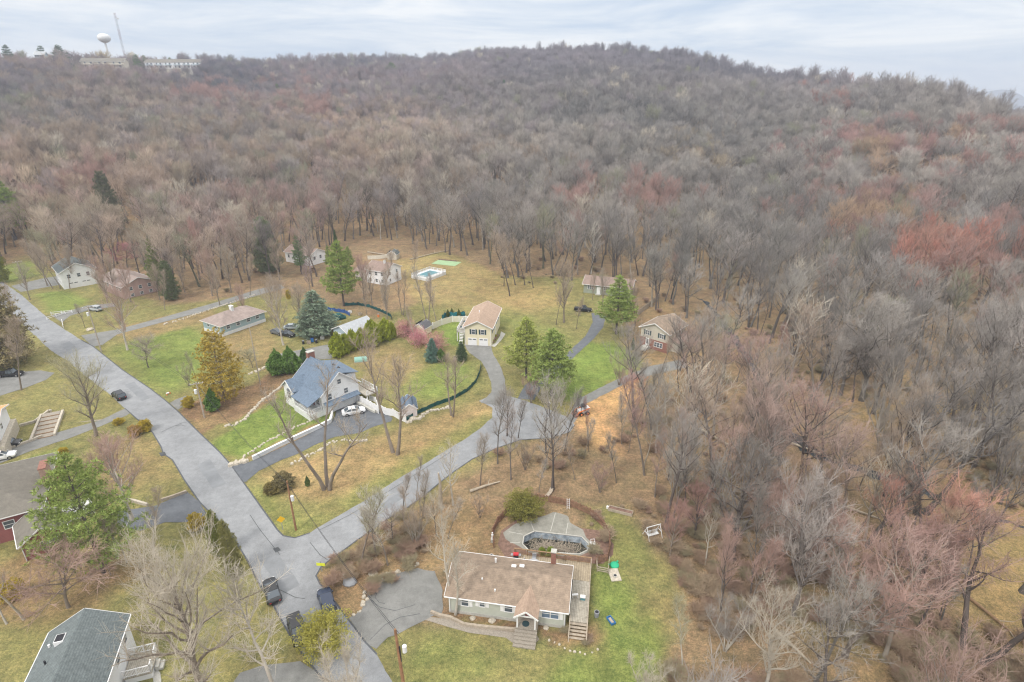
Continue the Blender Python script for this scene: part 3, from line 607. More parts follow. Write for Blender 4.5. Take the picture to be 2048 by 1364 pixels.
# pines and other evergreens ------------------------------------------------
EV = [ # key, base px, base py, top py, width, colour, name, label, category
 ('pineloose', 208, 1145, 905, 1.0, PG, 'pine_tree', 'big green pine standing between the red house and the wide road', 'pine tree'),
 ('pine1', 1052, 755, 632, 1.25, PGY, 'pine_tree', 'yellow-green pine standing in front of another beside the cream house drive', 'pine tree'),
 ('pine2', 1103, 792, 655, 1.3, PG, 'pine_tree', 'bright green pine at the edge of the turning circle', 'pine tree'),
 ('pine1', 1232, 668, 548, 1.25, PG, 'pine_tree', 'full green pine hiding half of the green-grey house', 'pine tree'),
 ('pine2', 688, 612, 478, .95, PG, 'pine_tree', 'tall green pine rising behind the black silt fence', 'pine tree'),
 ('pine0', 603, 548, 468, .75, PGD, 'pine_tree', 'layered dark pine in front of the farther white house', 'pine tree'),
 ('pine0', 660, 540, 490, .8, PG, 'pine_tree', 'green pine just behind the tall pine by the silt fence', 'pine tree'),
 ('pine2', 700, 540, 492, .9, PG, 'pine_tree', 'rounded green pine beside the narrow ivy-clad tree', 'pine tree'),
 ('pine1', 10, 482, 345, 1.1, PG, 'pine_tree', 'tall pine at the picture edge beside the pale grey-roofed house', 'pine tree'),
 ('pine2', 36, 488, 362, 1.0, PG, 'pine_tree', 'bright green pine second in from the edge by the grey-roofed house', 'pine tree'),
 ('hemlock', 232, 472, 345, .62, (.14, .145, .08), 'evergreen_tree', 'dull olive conifer standing alone in the brown woods', 'evergreen tree'),
 ('pine1', 322, 585, 476, .62, (.20, .24, .075), 'pine_tree', 'slender pine with light green top beside the pink house', 'pine tree'),
 ('hemlock', 345, 600, 520, .7, (.14, .17, .08), 'evergreen_tree', 'drooping olive conifer leaning on the slender pine', 'evergreen tree'),
 ('hemlock', 538, 545, 432, .8, (.20, .235, .13), 'evergreen_tree', 'soft grey-green tree in the woods behind the teal house', 'evergreen tree'),
 ('goldcedar', 450, 800, 660, 1.0, (.42, .31, .06), 'golden_evergreen', 'large golden cedar beside the utility pole with transformer', 'evergreen tree'),
 ('spruce', 635, 668, 578, 1.7, (.245, .31, .22), 'blue_spruce', 'broad blue-grey spruce shading junk beside the garage', 'spruce tree'),
 ('hemlock', 14, 730, 555, 1.1, (.30, .25, .13), 'evergreen_tree', 'olive brown conifer overhanging the far end of the wide road', 'evergreen tree'),
 ('hemlock', 5, 565, 478, .6, (.24, .25, .04), 'evergreen_tree', 'yellow green conifer beside the far driveway', 'evergreen tree'),
 ('conebush', 428, 820, 778, .9, (.115, .20, .045), 'evergreen_shrub', 'bright green cone shrub right behind the pole with transformer', 'evergreen shrub'),
 ('spruce', 865, 722, 675, 1.2, (.14, .24, .19), 'blue_spruce', 'small blue spruce in the bed by the pink cherry trees', 'spruce tree'),
 ('conebush', 882, 722, 697, 1.0, (.12, .19, .05), 'evergreen_shrub', 'small dark green shrub tucked against the little blue spruce', 'evergreen shrub'),
 ('spruce', 923, 720, 682, 1.25, (.09, .14, .065), 'evergreen_tree', 'dark green little conifer at the top of the cream house drive', 'evergreen tree'),
 ('conebush', 557, 747, 700, 1.05, (.14, .235, .055), 'evergreen_shrub', 'wide green cedar beside the brick chimney, outer one', 'evergreen shrub'),
 ('conebush', 583, 745, 694, 1.0, (.14, .235, .055), 'evergreen_shrub', 'green cedar touching the brick chimney', 'evergreen shrub'),
 ('conebush', 611, 727, 695, .8, (.09, .16, .055), 'evergreen_shrub', 'dark pointed evergreen just behind the blue-roofed house', 'evergreen shrub'),
 ('bigbush', 1047, 1030, 990, 1.15, (.21, .20, .05), 'evergreen_shrub', 'big round yellow-green bush inside the picket fence', 'bush'),
 ('roundbush', 1102, 1114, 1098, .8, (.22, .28, .045), 'evergreen_shrub', 'low lime green bush between pool and deck, left one', 'bush'),
 ('roundbush', 1084, 1110, 1096, .6, (.24, .29, .045), 'evergreen_shrub', 'lowest lime green bush at the end of the deck hedge', 'bush'),
 ('spruce', 818, 672, 640, .5, (.12, .19, .08), 'evergreen_shrub', 'thin green conifer in the bed below the pink trees', 'evergreen shrub'),
 ('spruce', 673, 498, 458, .5, (.08, .14, .05), 'ivy_clad_tree', 'narrow pointed tree wrapped in dark ivy', 'evergreen tree'),
 ('roundbush', 545, 985, 967, 1.1, (.22, .18, .07), 'shrub', 'brown-green shrub near the dark driveway mouth', 'shrub'),
 ('roundbush', 568, 975, 950, 1.1, (.20, .17, .085), 'shrub', 'olive brown shrub next to the second utility pole', 'shrub'),
 ('conebush', 616, 972, 952, .6, (.13, .18, .06), 'evergreen_shrub', 'small green shrub standing on the leaf litter by the pole', 'evergreen shrub'),
 ('conebush', 1265, 700, 676, .4, (.09, .15, .05), 'evergreen_shrub', 'small green shrub at the corner of the brick-fronted house', 'evergreen shrub'),
 ('bigbush', 650, 1300, 1238, .85, (.42, .39, .09), 'evergreen_shrub', 'yellow-green bush overhanging the road beside the navy car', 'bush'),
 ('hemlock', 470, 1150, 1040, .48, (.28, .27, .10), 'evergreen_tree', 'dark green conifer at the road edge behind the huge bare tree', 'evergreen tree'),
 ('hemlock', 440, 1110, 1020, .55, (.20, .22, .05), 'evergreen_tree', 'yellowish conifer by the forsythia near the road', 'evergreen tree'),
 ('conebush', 890, 632, 612, .35, (.12, .16, .05), 'evergreen_shrub', '', 'evergreen shrub'),
]
for key, bx, by, ty, wd, col, nm, lb, ct in EV:
    if lb: plant(key, bx, by, hpx(bx, by, ty), wd, col, BKD if 'pine' in key else BK, nm, lb, ct)
for n, (bx, by) in enumerate([(896, 634), (904, 631), (918, 633)]):
    plant('conebush', bx, by, 2.4, .6, (.14, .17, .05), BK, 'potted_cedar', ['first little cedar behind the sagging green netting', 'middle little cedar behind the sagging green netting', 'last little cedar behind the sagging green netting, nearest the cream house'][n], 'evergreen shrub', 'cedars behind the green netting')
for n, (bx, by, ty) in enumerate([(676, 714, 666), (692, 706, 668), (706, 700, 660), (724, 694, 657), (746, 690, 640), (771, 680, 638), (784, 676, 645)]):
    plant('arbor' if n % 2 else 'arbor_b', bx, by, hpx(bx, by, ty), .78 if n not in (4, 5) else .92, (.31, .35, .04), BK, 'cedar_hedge_shrub',
          ['nearest rounded cedar in the hedge before the pale garage', 'second cedar of the hedge', 'third cedar of the hedge', 'fourth cedar of the hedge, the smallest', 'fifth and fattest cedar of the hedge', 'sixth cedar of the hedge', 'last cedar at the far end of the hedge'][n] + (', lime green' if n else ''), 'hedge cedar', 'cedars in the hedge beside the garage')
for n, (bx, by, wd, col, lb) in enumerate([(812, 672, 1.0, (.50, .25, .25), 'pink flowering tree touching the small ivory shed'), (838, 690, 1.0, (.56, .26, .28), 'brightest pink flowering tree, in the middle of three'), (872, 702, 1.0, (.46, .24, .23), 'dusky pink flowering tree beside the green side lawn')]):
    plant('cherry', bx, by, 4.6, wd, col, BK, 'cherry_tree', lb, 'cherry tree', 'pink flowering trees')
for n, (bx, by, h, wd, lb) in enumerate([(128, 908, 1.3, 1.2, 'yellow forsythia at the corner of the grey roof'), (25, 1195, 2.4, 1.2, 'yellow forsythia between two pale trunks'), (395, 1058, 2.6, .9, 'yellow forsythia beside the road, paler one'), (418, 1052, 2.0, .7, 'bright yellow forsythia right at the road edge'),
        (378, 815, 2.4, .9, 'golden forsythia at the foot of the pole with transformer'), (272, 872, 2.2, 1.0, 'orange-yellow shrub at the driveway mouth'), (292, 862, 2.4, .9, 'yellow shrub nearest the road at the driveway mouth'), (578, 598, 3, .5, 'small yellow blossom seen through the gnarled grey tree'), (238, 848, 1.2, 1.6, 'low yellow flowers along the driveway edge')]):
    plant('roundbush', bx, by, h, wd * .8, (.46, .35, .05) if n not in (5,) else (.40, .26, .08), BK, 'forsythia', lb, 'forsythia', 'yellow forsythia shrubs')

# bare trees that stand out -------------------------------------------------
BTREE = [ # key, base x, y, top y, width, crown, bark, label
 ('fork3', 655, 977, 742, 1.0, GREY, BK, 'grey tree with three long stems on the brown leaf litter'),
 ('fork2', 790, 907, 668, 1.0, TAUPE, BK, 'twin-stemmed grey tree on the slope below the white fence'),
 ('fork2', 905, 832, 690, .9, TAUPE, BK, 'twiggy tree inside the curved green netting'),
 ('yard0', 192, 872, 690, .95, OLV, BK, 'big spreading bare tree at the end of the left driveway'),
 ('yard1', 266, 1040, 850, 1.1, ROSE, BKP, 'reddish bare tree with pale limbs between pine and road'),
 ('yard2', 240, 960, 868, .9, REDM, BK, 'red budding maple behind the big green pine'),
 ('slim0', 307, 1108, 985, 1.0, TAUPE, BKP, 'straight pale-trunked tree left of the huge bare tree'),
 ('slim1', 254, 1125, 1010, 1.0, TAUPE, BKP, 'thin pale tree just right of the green pine'),
 ('huge', 412, 1410, 985, .93, PALE, BK, 'huge spreading bare tree in the bottom corner yard'),
 ('slim1', 560, 1400, 1160, 1.5, PALE, BKP, 'pale bare tree covering the lower part of the road'),
 ('clump', 700, 1430, 1285, .9, PALE, BKP, 'small pale bare tree cut by the bottom of the picture'),
 ('slim0', 48, 1238, 1040, 1.0, GREY, BKP, 'white-barked tree leaning over the brown leaves'),
 ('slim0', 14, 1248, 1090, 1.0, GREY, BKP, 'white-barked tree at the very edge of the picture'),
 ('weep', 137, 1215, 1085, 1.25, ROSE, BK, 'drooping twiggy tree below the red house'),
 ('weep', 222, 1150, 1095, 1.0, ROSE, BK, 'small drooping tree below the green pine'),
 ('fork2', 908, 1226, 1040, .85, PALE, BKP, 'two-stemmed pale tree in front of the ranch house end wall'),
 ('slim0', 722, 1128, 960, 1.1, OLV, BK, 'slender tree at the road corner with greenish twigs'),
 ('stark', 752, 1112, 960, .9, PALE, BK, 'pale crooked tree on the bank above the side road'),
 ('slim1', 776, 1130, 990, 1.1, PALE, BK, 'mossy trunked tree beside the crooked one above the side road'),
 ('slim1', 806, 1022, 935, 1.1, GREY, BKD, 'dark leaning tree at the edge of the side road'),
 ('slim0', 833, 1000, 915, .8, GREY, BK, 'thin straight tree halfway up the side road'),
 ('slim0', 846, 1036, 920, .8, GREY, BK, 'thin tree on the bank just below the halfway tree'),
 ('slim0', 960, 970, 840, 1.0, GREY, BK, 'tall thin tree on the bank near the turning circle'),
 ('stark', 906, 1010, 878, .9, PALE, BKP, 'white-limbed tree with broken hooked branches'),
 ('yard1', 1014, 872, 770, .8, COOL, BKD, 'dark twiggy tree at the mouth of the turning circle'),
 ('slim0', 1036, 876, 780, 1.0, COOL, BKD, 'thin dark tree in the turning circle row, middle'),
 ('stark', 1092, 906, 782, .9, GREY, BKD, 'dark crooked tree leaning out over the turning circle'),
 ('clump', 1062, 806, 745, .8, ROSE, BK, 'bushy bare tree on the grass tip of the turning circle'),
 ('clump', 1122, 812, 750, .7, PALE, BKP, 'pale twiggy tree under the bright green pine'),
 ('yard0', 567, 690, 548, .85, TAUPE, BKP, 'gnarled grey tree growing among the junk cars'),
 ('yard1', 490, 640, 560, .6, ROSE, BK, 'rosy bare tree in front of the teal house'),
 ('yard2', 620, 580, 520, .9, (.36, .28, .29), BK, 'purplish bare tree behind the blue-grey spruce'),
 ('yard0', 255, 700, 560, .85, ROSE, BKP, 'rosy spreading tree beside the second pole'),
 ('weep', 297, 735, 665, .9, GREY, BKD, 'small dark bare tree alone on the green lot'),
 ('slim1', 170, 655, 600, .9, GREY, BKD, 'small thin tree between the two driveways'),
 ('slim0', 42, 780, 620, 1.1, TAUPE, BK, 'straight bare tree beside the pickup drive'),
 ('clump', 378, 772, 722, .7, OLV, BK, 'wispy shrub tree behind the pole with transformer'),
 ('yard1', 112, 545, 455, 1.0, OLV, BK, 'fan-shaped bare tree before the farther white house on the left'),
 ('slim0', 106, 577, 470, .9, TAUPE, BK, 'first slim tree along the far driveway'), ('slim0', 122, 577, 474, .9, TAUPE, BK, 'second slim tree along the far driveway'),
 ('slim0', 178, 566, 478, 1.0, TAUPE, BK, 'slim tree in front of the white gabled house corner'), ('yard2', 190, 560, 470, .8, TAUPE, BK, 'bare tree leaning across the white gabled house'),
 ('yard0', 130, 455, 355, .9, (.40, .33, .32), BK, 'grey-pink spreading tree in front of the pale grey-roofed house'),
 ('yard1', 165, 452, 350, .9, REDM, BK, 'red maple beside the pale grey-roofed house'), ('weep', 140, 500, 440, 1.4, REDM, BK, 'low red tree between the two farther left houses'),
 ('weep', 255, 535, 478, 1.5, (.45, .20, .22), BK, 'low crimson tree beyond the pink house'), ('yard2', 400, 560, 425, .8, REDM, BK, 'red-tinged tree in the woods beside the long driveway'),
 ('yard1', 215, 605, 535, .8, ROSE, BK, 'rosy tree hiding the front of the pink house'),
 ('slim0', 768, 600, 500, 1.0, TAUPE, BK, 'first thin tree in front of the white house with pool'), ('fork2', 806, 630, 530, .7, TAUPE, BK, 'forked tree in front of the white house with pool'),
 ('slim0', 772, 618, 540, 1.1, TAUPE, BK, 'thin tree behind the silt fence, beside the forked one'), ('fork2', 855, 640, 528, .7, COOL, BK, 'forked dark tree just before the raised pool'),
 ('slim0', 875, 652, 560, 1.1, TAUPE, BK, 'slim tree behind the ivory shed'), ('slim0', 828, 560, 480, 1, TAUPE, BK, 'slim tree beside the corner of the raised pool'),
 ('yard0', 728, 600, 500, .7, (.44, .28, .24), BK, 'reddish tree between the tall pine and the white house'), ('slim1', 830, 690, 600, .8, TAUPE, BKP, 'thin pale tree rising from the cedar hedge end'),
 ('slim0', 1008, 572, 470, .9, TAUPE, BKD, 'first of the dark trees standing in the dry field'), ('slim0', 1020, 592, 452, 1, TAUPE, BKD, 'nearest of the dark trees standing in the dry field'), ('slim0', 1031, 570, 462, 1, TAUPE, BKD, 'third of the dark trees standing in the dry field'),
 ('slim0', 1050, 570, 470, 1, TAUPE, BKD, 'fourth of the dark trees standing in the dry field'), ('slim0', 1067, 576, 476, .9, TAUPE, BKD, 'last of the dark trees standing in the dry field'),
 ('yard1', 1128, 645, 505, .72, TAUPE, BK, 'sturdy bare tree in the field beside the parked pickup'), ('slim0', 1112, 650, 560, .7, TAUPE, BKD, 'thin tree in front of the sturdy bare tree'), ('slim1', 1153, 658, 590, .8, TAUPE, BKD, 'leaning thin tree before the parked pickup'),
 ('stark', 1182, 548, 438, 1.1, (.52, .48, .42), (.50, .47, .42), 'white skeleton tree at the edge of the woods behind the field'),
 ('yard0', 1312, 905, 755, .85, COOL, BKP, 'grey-green tree at the corner of the dirt lot'), ('stark', 1330, 838, 728, 1.1, PALE, BKP, 'white-limbed tree before the brick-fronted house'),
 ('slim0', 1358, 742, 600, 1.2, TAUPE, BKD, 'tall thin tree at the corner of the brick-fronted house'), ('slim0', 1322, 745, 640, .9, TAUPE, BK, 'slim tree crossing the front of the brick-fronted house'),
 ('clump', 1238, 770, 700, .8, OLV, BK, 'soft green-grey bare tree on the slope above the dirt lot'), ('weep', 1278, 790, 742, 1.0, (.55, .27, .22), BK, 'low reddish tree beside the narrow drive'),
 ('yard2', 1768, 992, 735, .8, TAUPE, (.07, .06, .055), 'black-trunked spreading tree in the open woods'),
 ('fork2', 1660, 1180, 1020, .9, PALE, BK, 'forked pale tree among red maples near the yellow clearing'), ('stark', 1900, 860, 690, 1, GREY, BK, 'bare crooked tree in the woods by the creek bend'),
 ('yard1', 1390, 1075, 950, 1, REDM, BKD, 'red budding maple at the edge of the ranch lawn'), ('yard2', 1340, 1110, 985, .9, REDM, BK, 'smaller red maple next to the white swing frame'),
 ('stark', 1410, 1130, 1010, .8, GREY, BKP, 'bare tree with broken top in the brush beside the lawn'), ('slim0', 1366, 1350, 1220, 1.1, OLV, BKP, 'mossy thin tree by the lawn corner'),
 ('yard0', 1530, 1390, 1175, .85, PALE, BKP, 'pale grey bushy tree at the bottom edge of the woods'), ('clump', 1290, 1400, 1310, .9, PALE, BKP, 'low grey tree at the foot of the lawn'),
 ('clump', 1450, 1300, 1190, 1.0, COOL, BKP, 'blue-grey twiggy tree beside the corner of the lawn'),
]
BTREE += [('yard0', 1205, 612, 530, .7, GREY, BK, 'grey tree screening the green-grey house window'), ('yard2', 95, 572, 480, .8, TAUPE, BK, 'tan tree over the far driveway mouth'), ('yard0', 60, 600, 520, .7, GREY, BK, 'grey tree on the verge near the far left junction'), ('slim0', 235, 620, 530, 1, TAUPE, BK, 'slim tree below the pink house'), ('yard2', 775, 640, 545, .6, GREY, BK, 'small grey tree between the white house and silt fence'), ('yard1', 440, 610, 520, .7, TAUPE, BK, 'tan tree at the edge of the long driveway'), ('stark', 1893, 420, 290, 1, (.62,.58,.5), (.6,.57,.5), 'white skeleton tree high on the far right slope'), ('yard1', 150, 574, 486, .9, TAUPE, BK, 'spreading bare tree across the white gabled house front'), ('yard0', 216, 596, 505, .8, ROSE, BK, 'rosy tree between the white gabled and pink houses'), ('yard2', 320, 600, 520, .8, TAUPE, BK, 'tan tree at the right corner of the pink house'), ('yard1', 30, 650, 560, .9, TAUPE, BK, 'tan twiggy tree leaning over the wide road'),
 ('yard0', 745, 610, 525, .8, TAUPE, BK, 'tan tree in front of the white house left wing'), ('yard1', 1185, 600, 540, .6, TAUPE, BK, 'small tree before the green-grey house door'), ('slim0', 1270, 650, 560, 1, TAUPE, BKD, 'thin dark tree by the weathered timber fence'), ('slim0', 1255, 640, 545, 1, TAUPE, BKD, 'thin dark tree touching the full pine'), ('yard1', 232, 590, 500, .8, TAUPE, BK, 'tan bare tree behind the pink house corner'), ('yard2', 262, 604, 520, .8, ROSE, BK, 'rosy tree in front of the pink house garage side'), ('yard0', 300, 560, 470, .8, GREY, BK, 'grey tree between pink house and slender pine'),
 ('slim0', 140, 578, 490, .9, GREY, BK, 'thin tree nearest the white gabled house door'), ('yard2', 370, 585, 500, .8, TAUPE, BK, 'bare tree above the rubble line'), ('yard1', 425, 592, 490, .8, ROSE, BK, 'rosy tree above the long driveway bend'), ('yard0', 462, 585, 480, .8, GREY, BK, 'grey tree at the upper end of the long driveway'),
 ('slim0', 500, 590, 500, .9, TAUPE, BK, 'thin tree beside the long driveway end'), ('yard1', 560, 560, 470, .8, TAUPE, BK, 'spreading tree before the farther white house'), ('yard2', 690, 690, 600, .01, TAUPE, BK, ''), ('yard2', 545, 620, 540, .9, TAUPE, BK, 'broad tree beyond the teal house corner'),
 ('yard0', 600, 650, 560, .8, GREY, BK, 'grey tree between spruce and junk cars'), ('slim0', 330, 620, 540, .9, TAUPE, BK, 'thin tree beside the drooping conifer'), ('yard0', 80, 530, 450, .8, OLV, BK, 'olive twiggy tree left of the white gabled house'), ('slim1', 735, 640, 560, .9, TAUPE, BK, 'leaning thin tree in the netted yard'),
 ('weep', 505, 735, 690, 1.0, OLV, BK, 'small bare tree between golden cedar and green cedars'), ('slim0', 398, 770, 700, .6, OLV, BK, 'thin sapling behind the transformer pole'), ('weep', 690, 590, 545, 1.2, ROSE, BK, 'low rosy tree beside the tall pine foot'), ('clump', 1200, 985, 920, .8, ROSE, BK, 'bushy tree behind the lounge chair'),
 ('clump', 960, 1035, 985, .8, TAUPE, BK, 'brown thicket tree above the picket fence'), ('slim0', 1150, 960, 870, .9, TAUPE, BK, 'thin tree in the brush below the turning circle'), ('clump', 1050, 940, 880, .8, TAUPE, BK, 'dense bare thicket south of the turning circle')]
BTREE = [b_ for b_ in BTREE if b_[-1]]
taken = []
for key, bx, by, ty, wd, cr_, bk, lb in BTREE:
    plant(key, bx, by, min(24, hpx(bx, by, ty)), wd, cr_, bk, 'bare_tree', lb, 'bare tree'); taken.append(G(bx, by))
# ---------------------------------------------------------------- woods
def proj(x, y, z):
    x = np.asarray(x, float); dz = z - CH; depth = y * CP - dz * SP; up = y * SP + dz * CP
    return 1024 + FPX * x / np.maximum(depth, .1), 682 - FPX * up / np.maximum(depth, .1), depth
for i in range(4):
    big, fine = grow(seed=140 + i, H_=16.5, crown=5.6 + .5 * (i % 2), fork=.45, n1=16, n2=8, n3=6, tw=.058, trunk_r=.32, asc=.7, lean=.05, tlen=1.5)
    V, F = segs_mesh(big, 4); V2, F2 = segs_mesh(fine, 3); BT[f'farwood{i}'] = ((V, F), (V2, F2))
for i in range(4):
    big, fine = grow(seed=40 + i, H_=18, crown=4.9 + .35 * (i % 3), fork=.38 + .04 * (i % 4), n1=17, n2=9, n3=8, tw=.030, trunk_r=.25, asc=.66, lean=.07)
    V, F = segs_mesh(big, 5); V2, F2 = segs_mesh(fine, 3); BT[f'midwood{i}'] = ((V, F), (V2, F2))
for i in range(2):
    big, fine = grow(seed=150 + i, H_=2.4 + .5 * i, crown=1.7, fork=.05, n1=14, n2=6, n3=5, tw=.03, trunk_r=.03, stems=7, asc=.7, tlen=.7)
    V, F = segs_mesh(big, 3); V2, F2 = segs_mesh(fine, 3); BT[f'brush{i}'] = ((V, F), (V2, F2))

def scatter(name, protos, P, which, rot, scl, bark, twig, kind='stuff'):
    "one object whose geometry nodes repeat the tree shapes stored in its own mesh at the loose points stored in the same mesh"
    parts = []
    ids = []
    for k, key in enumerate(protos):
        for j, (V, F) in enumerate(BT[key]): parts.append((V, F, j)); ids.append((len(V), k + 1))
    me = np_mesh(name, parts, [M['bark_s'], M['twigs_s']])
    n0 = len(me.vertices); n = len(P); me.vertices.add(n)
    co = np.empty((n0 + n) * 3, np.float32); me.vertices.foreach_get('co', co); co = co.reshape(-1, 3); co[n0:] = P; me.vertices.foreach_set('co', co.ravel())
    def attr(nm, typ, vals, fld, pad):
        a = me.attributes.new(nm, typ, 'POINT'); v = np.concatenate([pad, vals]); a.data.foreach_set(fld, v.ravel())
    pid = np.concatenate([np.full(c, k) for c, k in ids])
    attr('proto', 'INT', np.zeros(n, np.int32), 'value', pid.astype(np.int32))
    attr('which', 'INT', (which + 1).astype(np.int32), 'value', np.zeros(n0, np.int32))
    attr('rot', 'FLOAT_VECTOR', rot.astype(np.float32), 'vector', np.zeros((n0, 3), np.float32))
    attr('scl', 'FLOAT_VECTOR', scl.astype(np.float32), 'vector', np.zeros((n0, 3), np.float32))
    one = np.ones((n, 1))
    attr('barkcol', 'FLOAT_COLOR', np.concatenate([bark, one], 1).astype(np.float32), 'color', np.zeros((n0, 4), np.float32))
    attr('twigcol', 'FLOAT_COLOR', np.concatenate([twig, one], 1).astype(np.float32), 'color', np.zeros((n0, 4), np.float32))
    me.update()
    o = bpy.data.objects.new(name, me); COL.objects.link(o); tag(o, kind=kind)
    g = bpy.data.node_groups.new(name, 'GeometryNodeTree'); g.interface.new_socket('Geometry', in_out='INPUT', socket_type='NodeSocketGeometry'); g.interface.new_socket('Geometry', in_out='OUTPUT', socket_type='NodeSocketGeometry')
    N, L = g.nodes, g.links; gi = N.new('NodeGroupInput'); go = N.new('NodeGroupOutput'); jn = N.new('GeometryNodeJoinGeometry')
    def named(nm, typ):
        a = N.new('GeometryNodeInputNamedAttribute'); a.data_type = typ; a.inputs['Name'].default_value = nm; return next(s for s in a.outputs if s.enabled and s.name == 'Attribute')
    def eq(sock, v):
        c = N.new('FunctionNodeCompare'); c.data_type = 'INT'; c.operation = 'EQUAL'; ins = [s for s in c.inputs if s.enabled]; L.new(sock, ins[0]); ins[1].default_value = v; return c.outputs[0]
    pr = named('proto', 'INT'); wh = named('which', 'INT'); ro = named('rot', 'FLOAT_VECTOR'); sc_ = named('scl', 'FLOAT_VECTOR')
    sp = N.new('GeometryNodeSeparateGeometry'); sp.domain = 'POINT'; L.new(gi.outputs[0], sp.inputs[0]); L.new(eq(pr, 0), sp.inputs[1])
    for k in range(len(protos)):
        s = N.new('GeometryNodeSeparateGeometry'); s.domain = 'POINT'; L.new(gi.outputs[0], s.inputs[0]); L.new(eq(pr, k + 1), s.inputs[1])
        gti = N.new('GeometryNodeGeometryToInstance'); L.new(s.outputs[0], gti.inputs[0])
        iop = N.new('GeometryNodeInstanceOnPoints'); L.new(sp.outputs[0], iop.inputs['Points']); L.new(eq(wh, k + 1), iop.inputs['Selection'])
        L.new(gti.outputs[0], iop.inputs['Instance']); L.new(ro, iop.inputs['Rotation']); L.new(sc_, iop.inputs['Scale']); L.new(iop.outputs[0], jn.inputs[0])
    L.new(jn.outputs[0], go.inputs[0])
    md = o.modifiers.new('scatter', 'NODES'); md.node_group = g
    return o

BLOBS = [ (1754,304,28,16,ORNG,1.2),(1913,281,50,18,ORNG,.9),(1769,352,20,14,ORNG,1.2),(1894,334,26,12,ORNG,1.1),(1165,390,26,20,REDM,1.2),(1305,397,40,22,REDM,1.2),(1769,395,70,22,REDM,.9),(1731,429,40,16,ORNG,1.1),(1807,448,34,16,ORNG,1.2),
 (1868,497,50,24,(.50,.275,.21),1.0),(1959,532,80,26,REDM,1.0),(2012,456,34,22,REDM,1.1),(1966,258,40,14,REDM,.9),(1740,275,50,16,REDM,.9),(1400,300,60,30,(.40,.32,.21),.6),(230,120,30,10,(.5,.4,.2),.8),(640,215,20,24,REDM,.9),(420,190,50,14,REDM,.8),(170,360,40,16,REDM,.9),
 (250,520,60,30,REDM,.7),(1900,900,100,40,ORNG,.6),(1660,895,50,26,ORNG,1.1),(1380,985,60,36,REDM,1.1),(1900,960,60,30,(.56,.29,.22),1.0), (1560,1090,330,180,(.46,.285,.235),.6),(1500,900,260,110,(.40,.30,.225),.5),(1850,1200,200,120,(.44,.28,.235),.45),(880,1010,180,110,(.36,.29,.22),.5), # where the photo shows coloured crowns: pixel x, y, radius x, radius y, colour, chance
 (1440,1000,90,70,REDM,.8),(1720,1110,190,110,REDM,.75),(1850,1010,110,70,ORNG,.6),(1660,900,90,40,ORNG,.7),(1900,520,130,45,(.55,.25,.19),.8),(1790,450,60,30,ORNG,.6),
 (1560,720,70,50,REDM,.6),(1700,420,120,30,REDM,.45),(1740,300,140,40,(.45,.24,.22),.5),(1900,400,150,50,(.42,.25,.22),.35),(1290,395,40,30,REDM,.8),(1165,390,30,20,REDM,.8),
 (1190,490,80,40,REDM,.3),(450,190,80,25,REDM,.5),(600,190,50,30,REDM,.5),(160,365,70,25,REDM,.5),(120,130,120,40,(.42,.31,.23),.3),(400,300,400,60,(.42,.32,.235),.45),(100,250,150,60,(.40,.31,.23),.4),
 (560,430,120,70,(.44,.29,.26),.5),(1540,860,160,90,ROSE,.5),(1350,860,150,100,(.44,.26,.23),.45),(1300,950,120,80,ROSE,.5),(1480,700,100,50,(.42,.27,.26),.5),(800,200,300,60,(.33,.28,.30),.4),
 (1650,200,60,20,(.48,.25,.2),.4),(1980,600,120,60,(.42,.26,.23),.3),(1500,1180,180,60,(.36,.28,.24),.4),(2000,300,120,40,(.45,.24,.2),.3),(1700,1230,150,60,(.38,.26,.23),.5),
]
PAL = np.array([(.275,.23,.19),(.30,.24,.195),(.255,.22,.205),(.30,.255,.205),(.235,.198,.175),(.27,.24,.19),(.295,.23,.205)]) * .95
rg = np.random.default_rng(5); pts = []
sp0 = 7.6
for j in range(int(1350 / sp0)):
    yy = 18 + j * sp0 * .87
    for i in range(-170, 170):
        xx = (i + .5 * (j % 2)) * sp0
        if abs(xx) > yy * 1.05 + 55: continue
        pts.append((xx, yy))
pts = np.array(pts) + rg.uniform(-3.2, 3.2, (len(pts), 2))
ex = rg.uniform(0, 1, (900, 2)) * np.array([900, 700]) + np.array([1180, 560]); ex = np.array([G(*p) for p in ex]); ex = ex[np.hypot(ex[:, 0], ex[:, 1]) < 300][:230]
ex2 = rg.uniform(0, 1, (170, 2)) * np.array([520, 300]) + np.array([680, 880]); ex2 = np.array([G(*p) for p in ex2]); n_grid = len(pts)
pts = np.concatenate([pts, ex, ex2]); is_ex = np.arange(len(pts)) >= n_grid
rr = np.hypot(pts[:, 0], pts[:, 1]); azs = np.arctan2(pts[:, 0], pts[:, 1]); rdm = np.interp(azs, RAZ, RD)
dA = inside(OPEN_A, pts[:, 0], pts[:, 1]); dB = inside(OPEN_B, pts[:, 0], pts[:, 1])
keep = (dA < -1.5) & (dB < -2.5) & (rr < rdm + 190)
CREEK = [G(*p) for p in [(1400,600),(1450,645),(1500,710),(1530,765),(1555,830),(1600,890),(1740,945),(1950,1027)]]
for a, b in zip(CREEK[:-1], CREEK[1:]):
    a = np.array(a); b = np.array(b); t = np.clip(((pts - a) @ (b - a)) / ((b - a) @ (b - a)), 0, 1)[:, None]; keep &= np.linalg.norm(pts - a - t * (b - a), axis=1) > 4.6
for tx, ty in [(-83,218),(-77,214),(-88,222),(-128,182),(-122,178),(-133,186),(-150,190),(-155,196),(-223,277),(-230,274),(-216,280)]: keep &= np.hypot(pts[:, 0] - tx, pts[:, 1] - ty) > 7.5
for tx, ty in taken: keep &= np.hypot(pts[:, 0] - tx, pts[:, 1] - ty) > 3.2
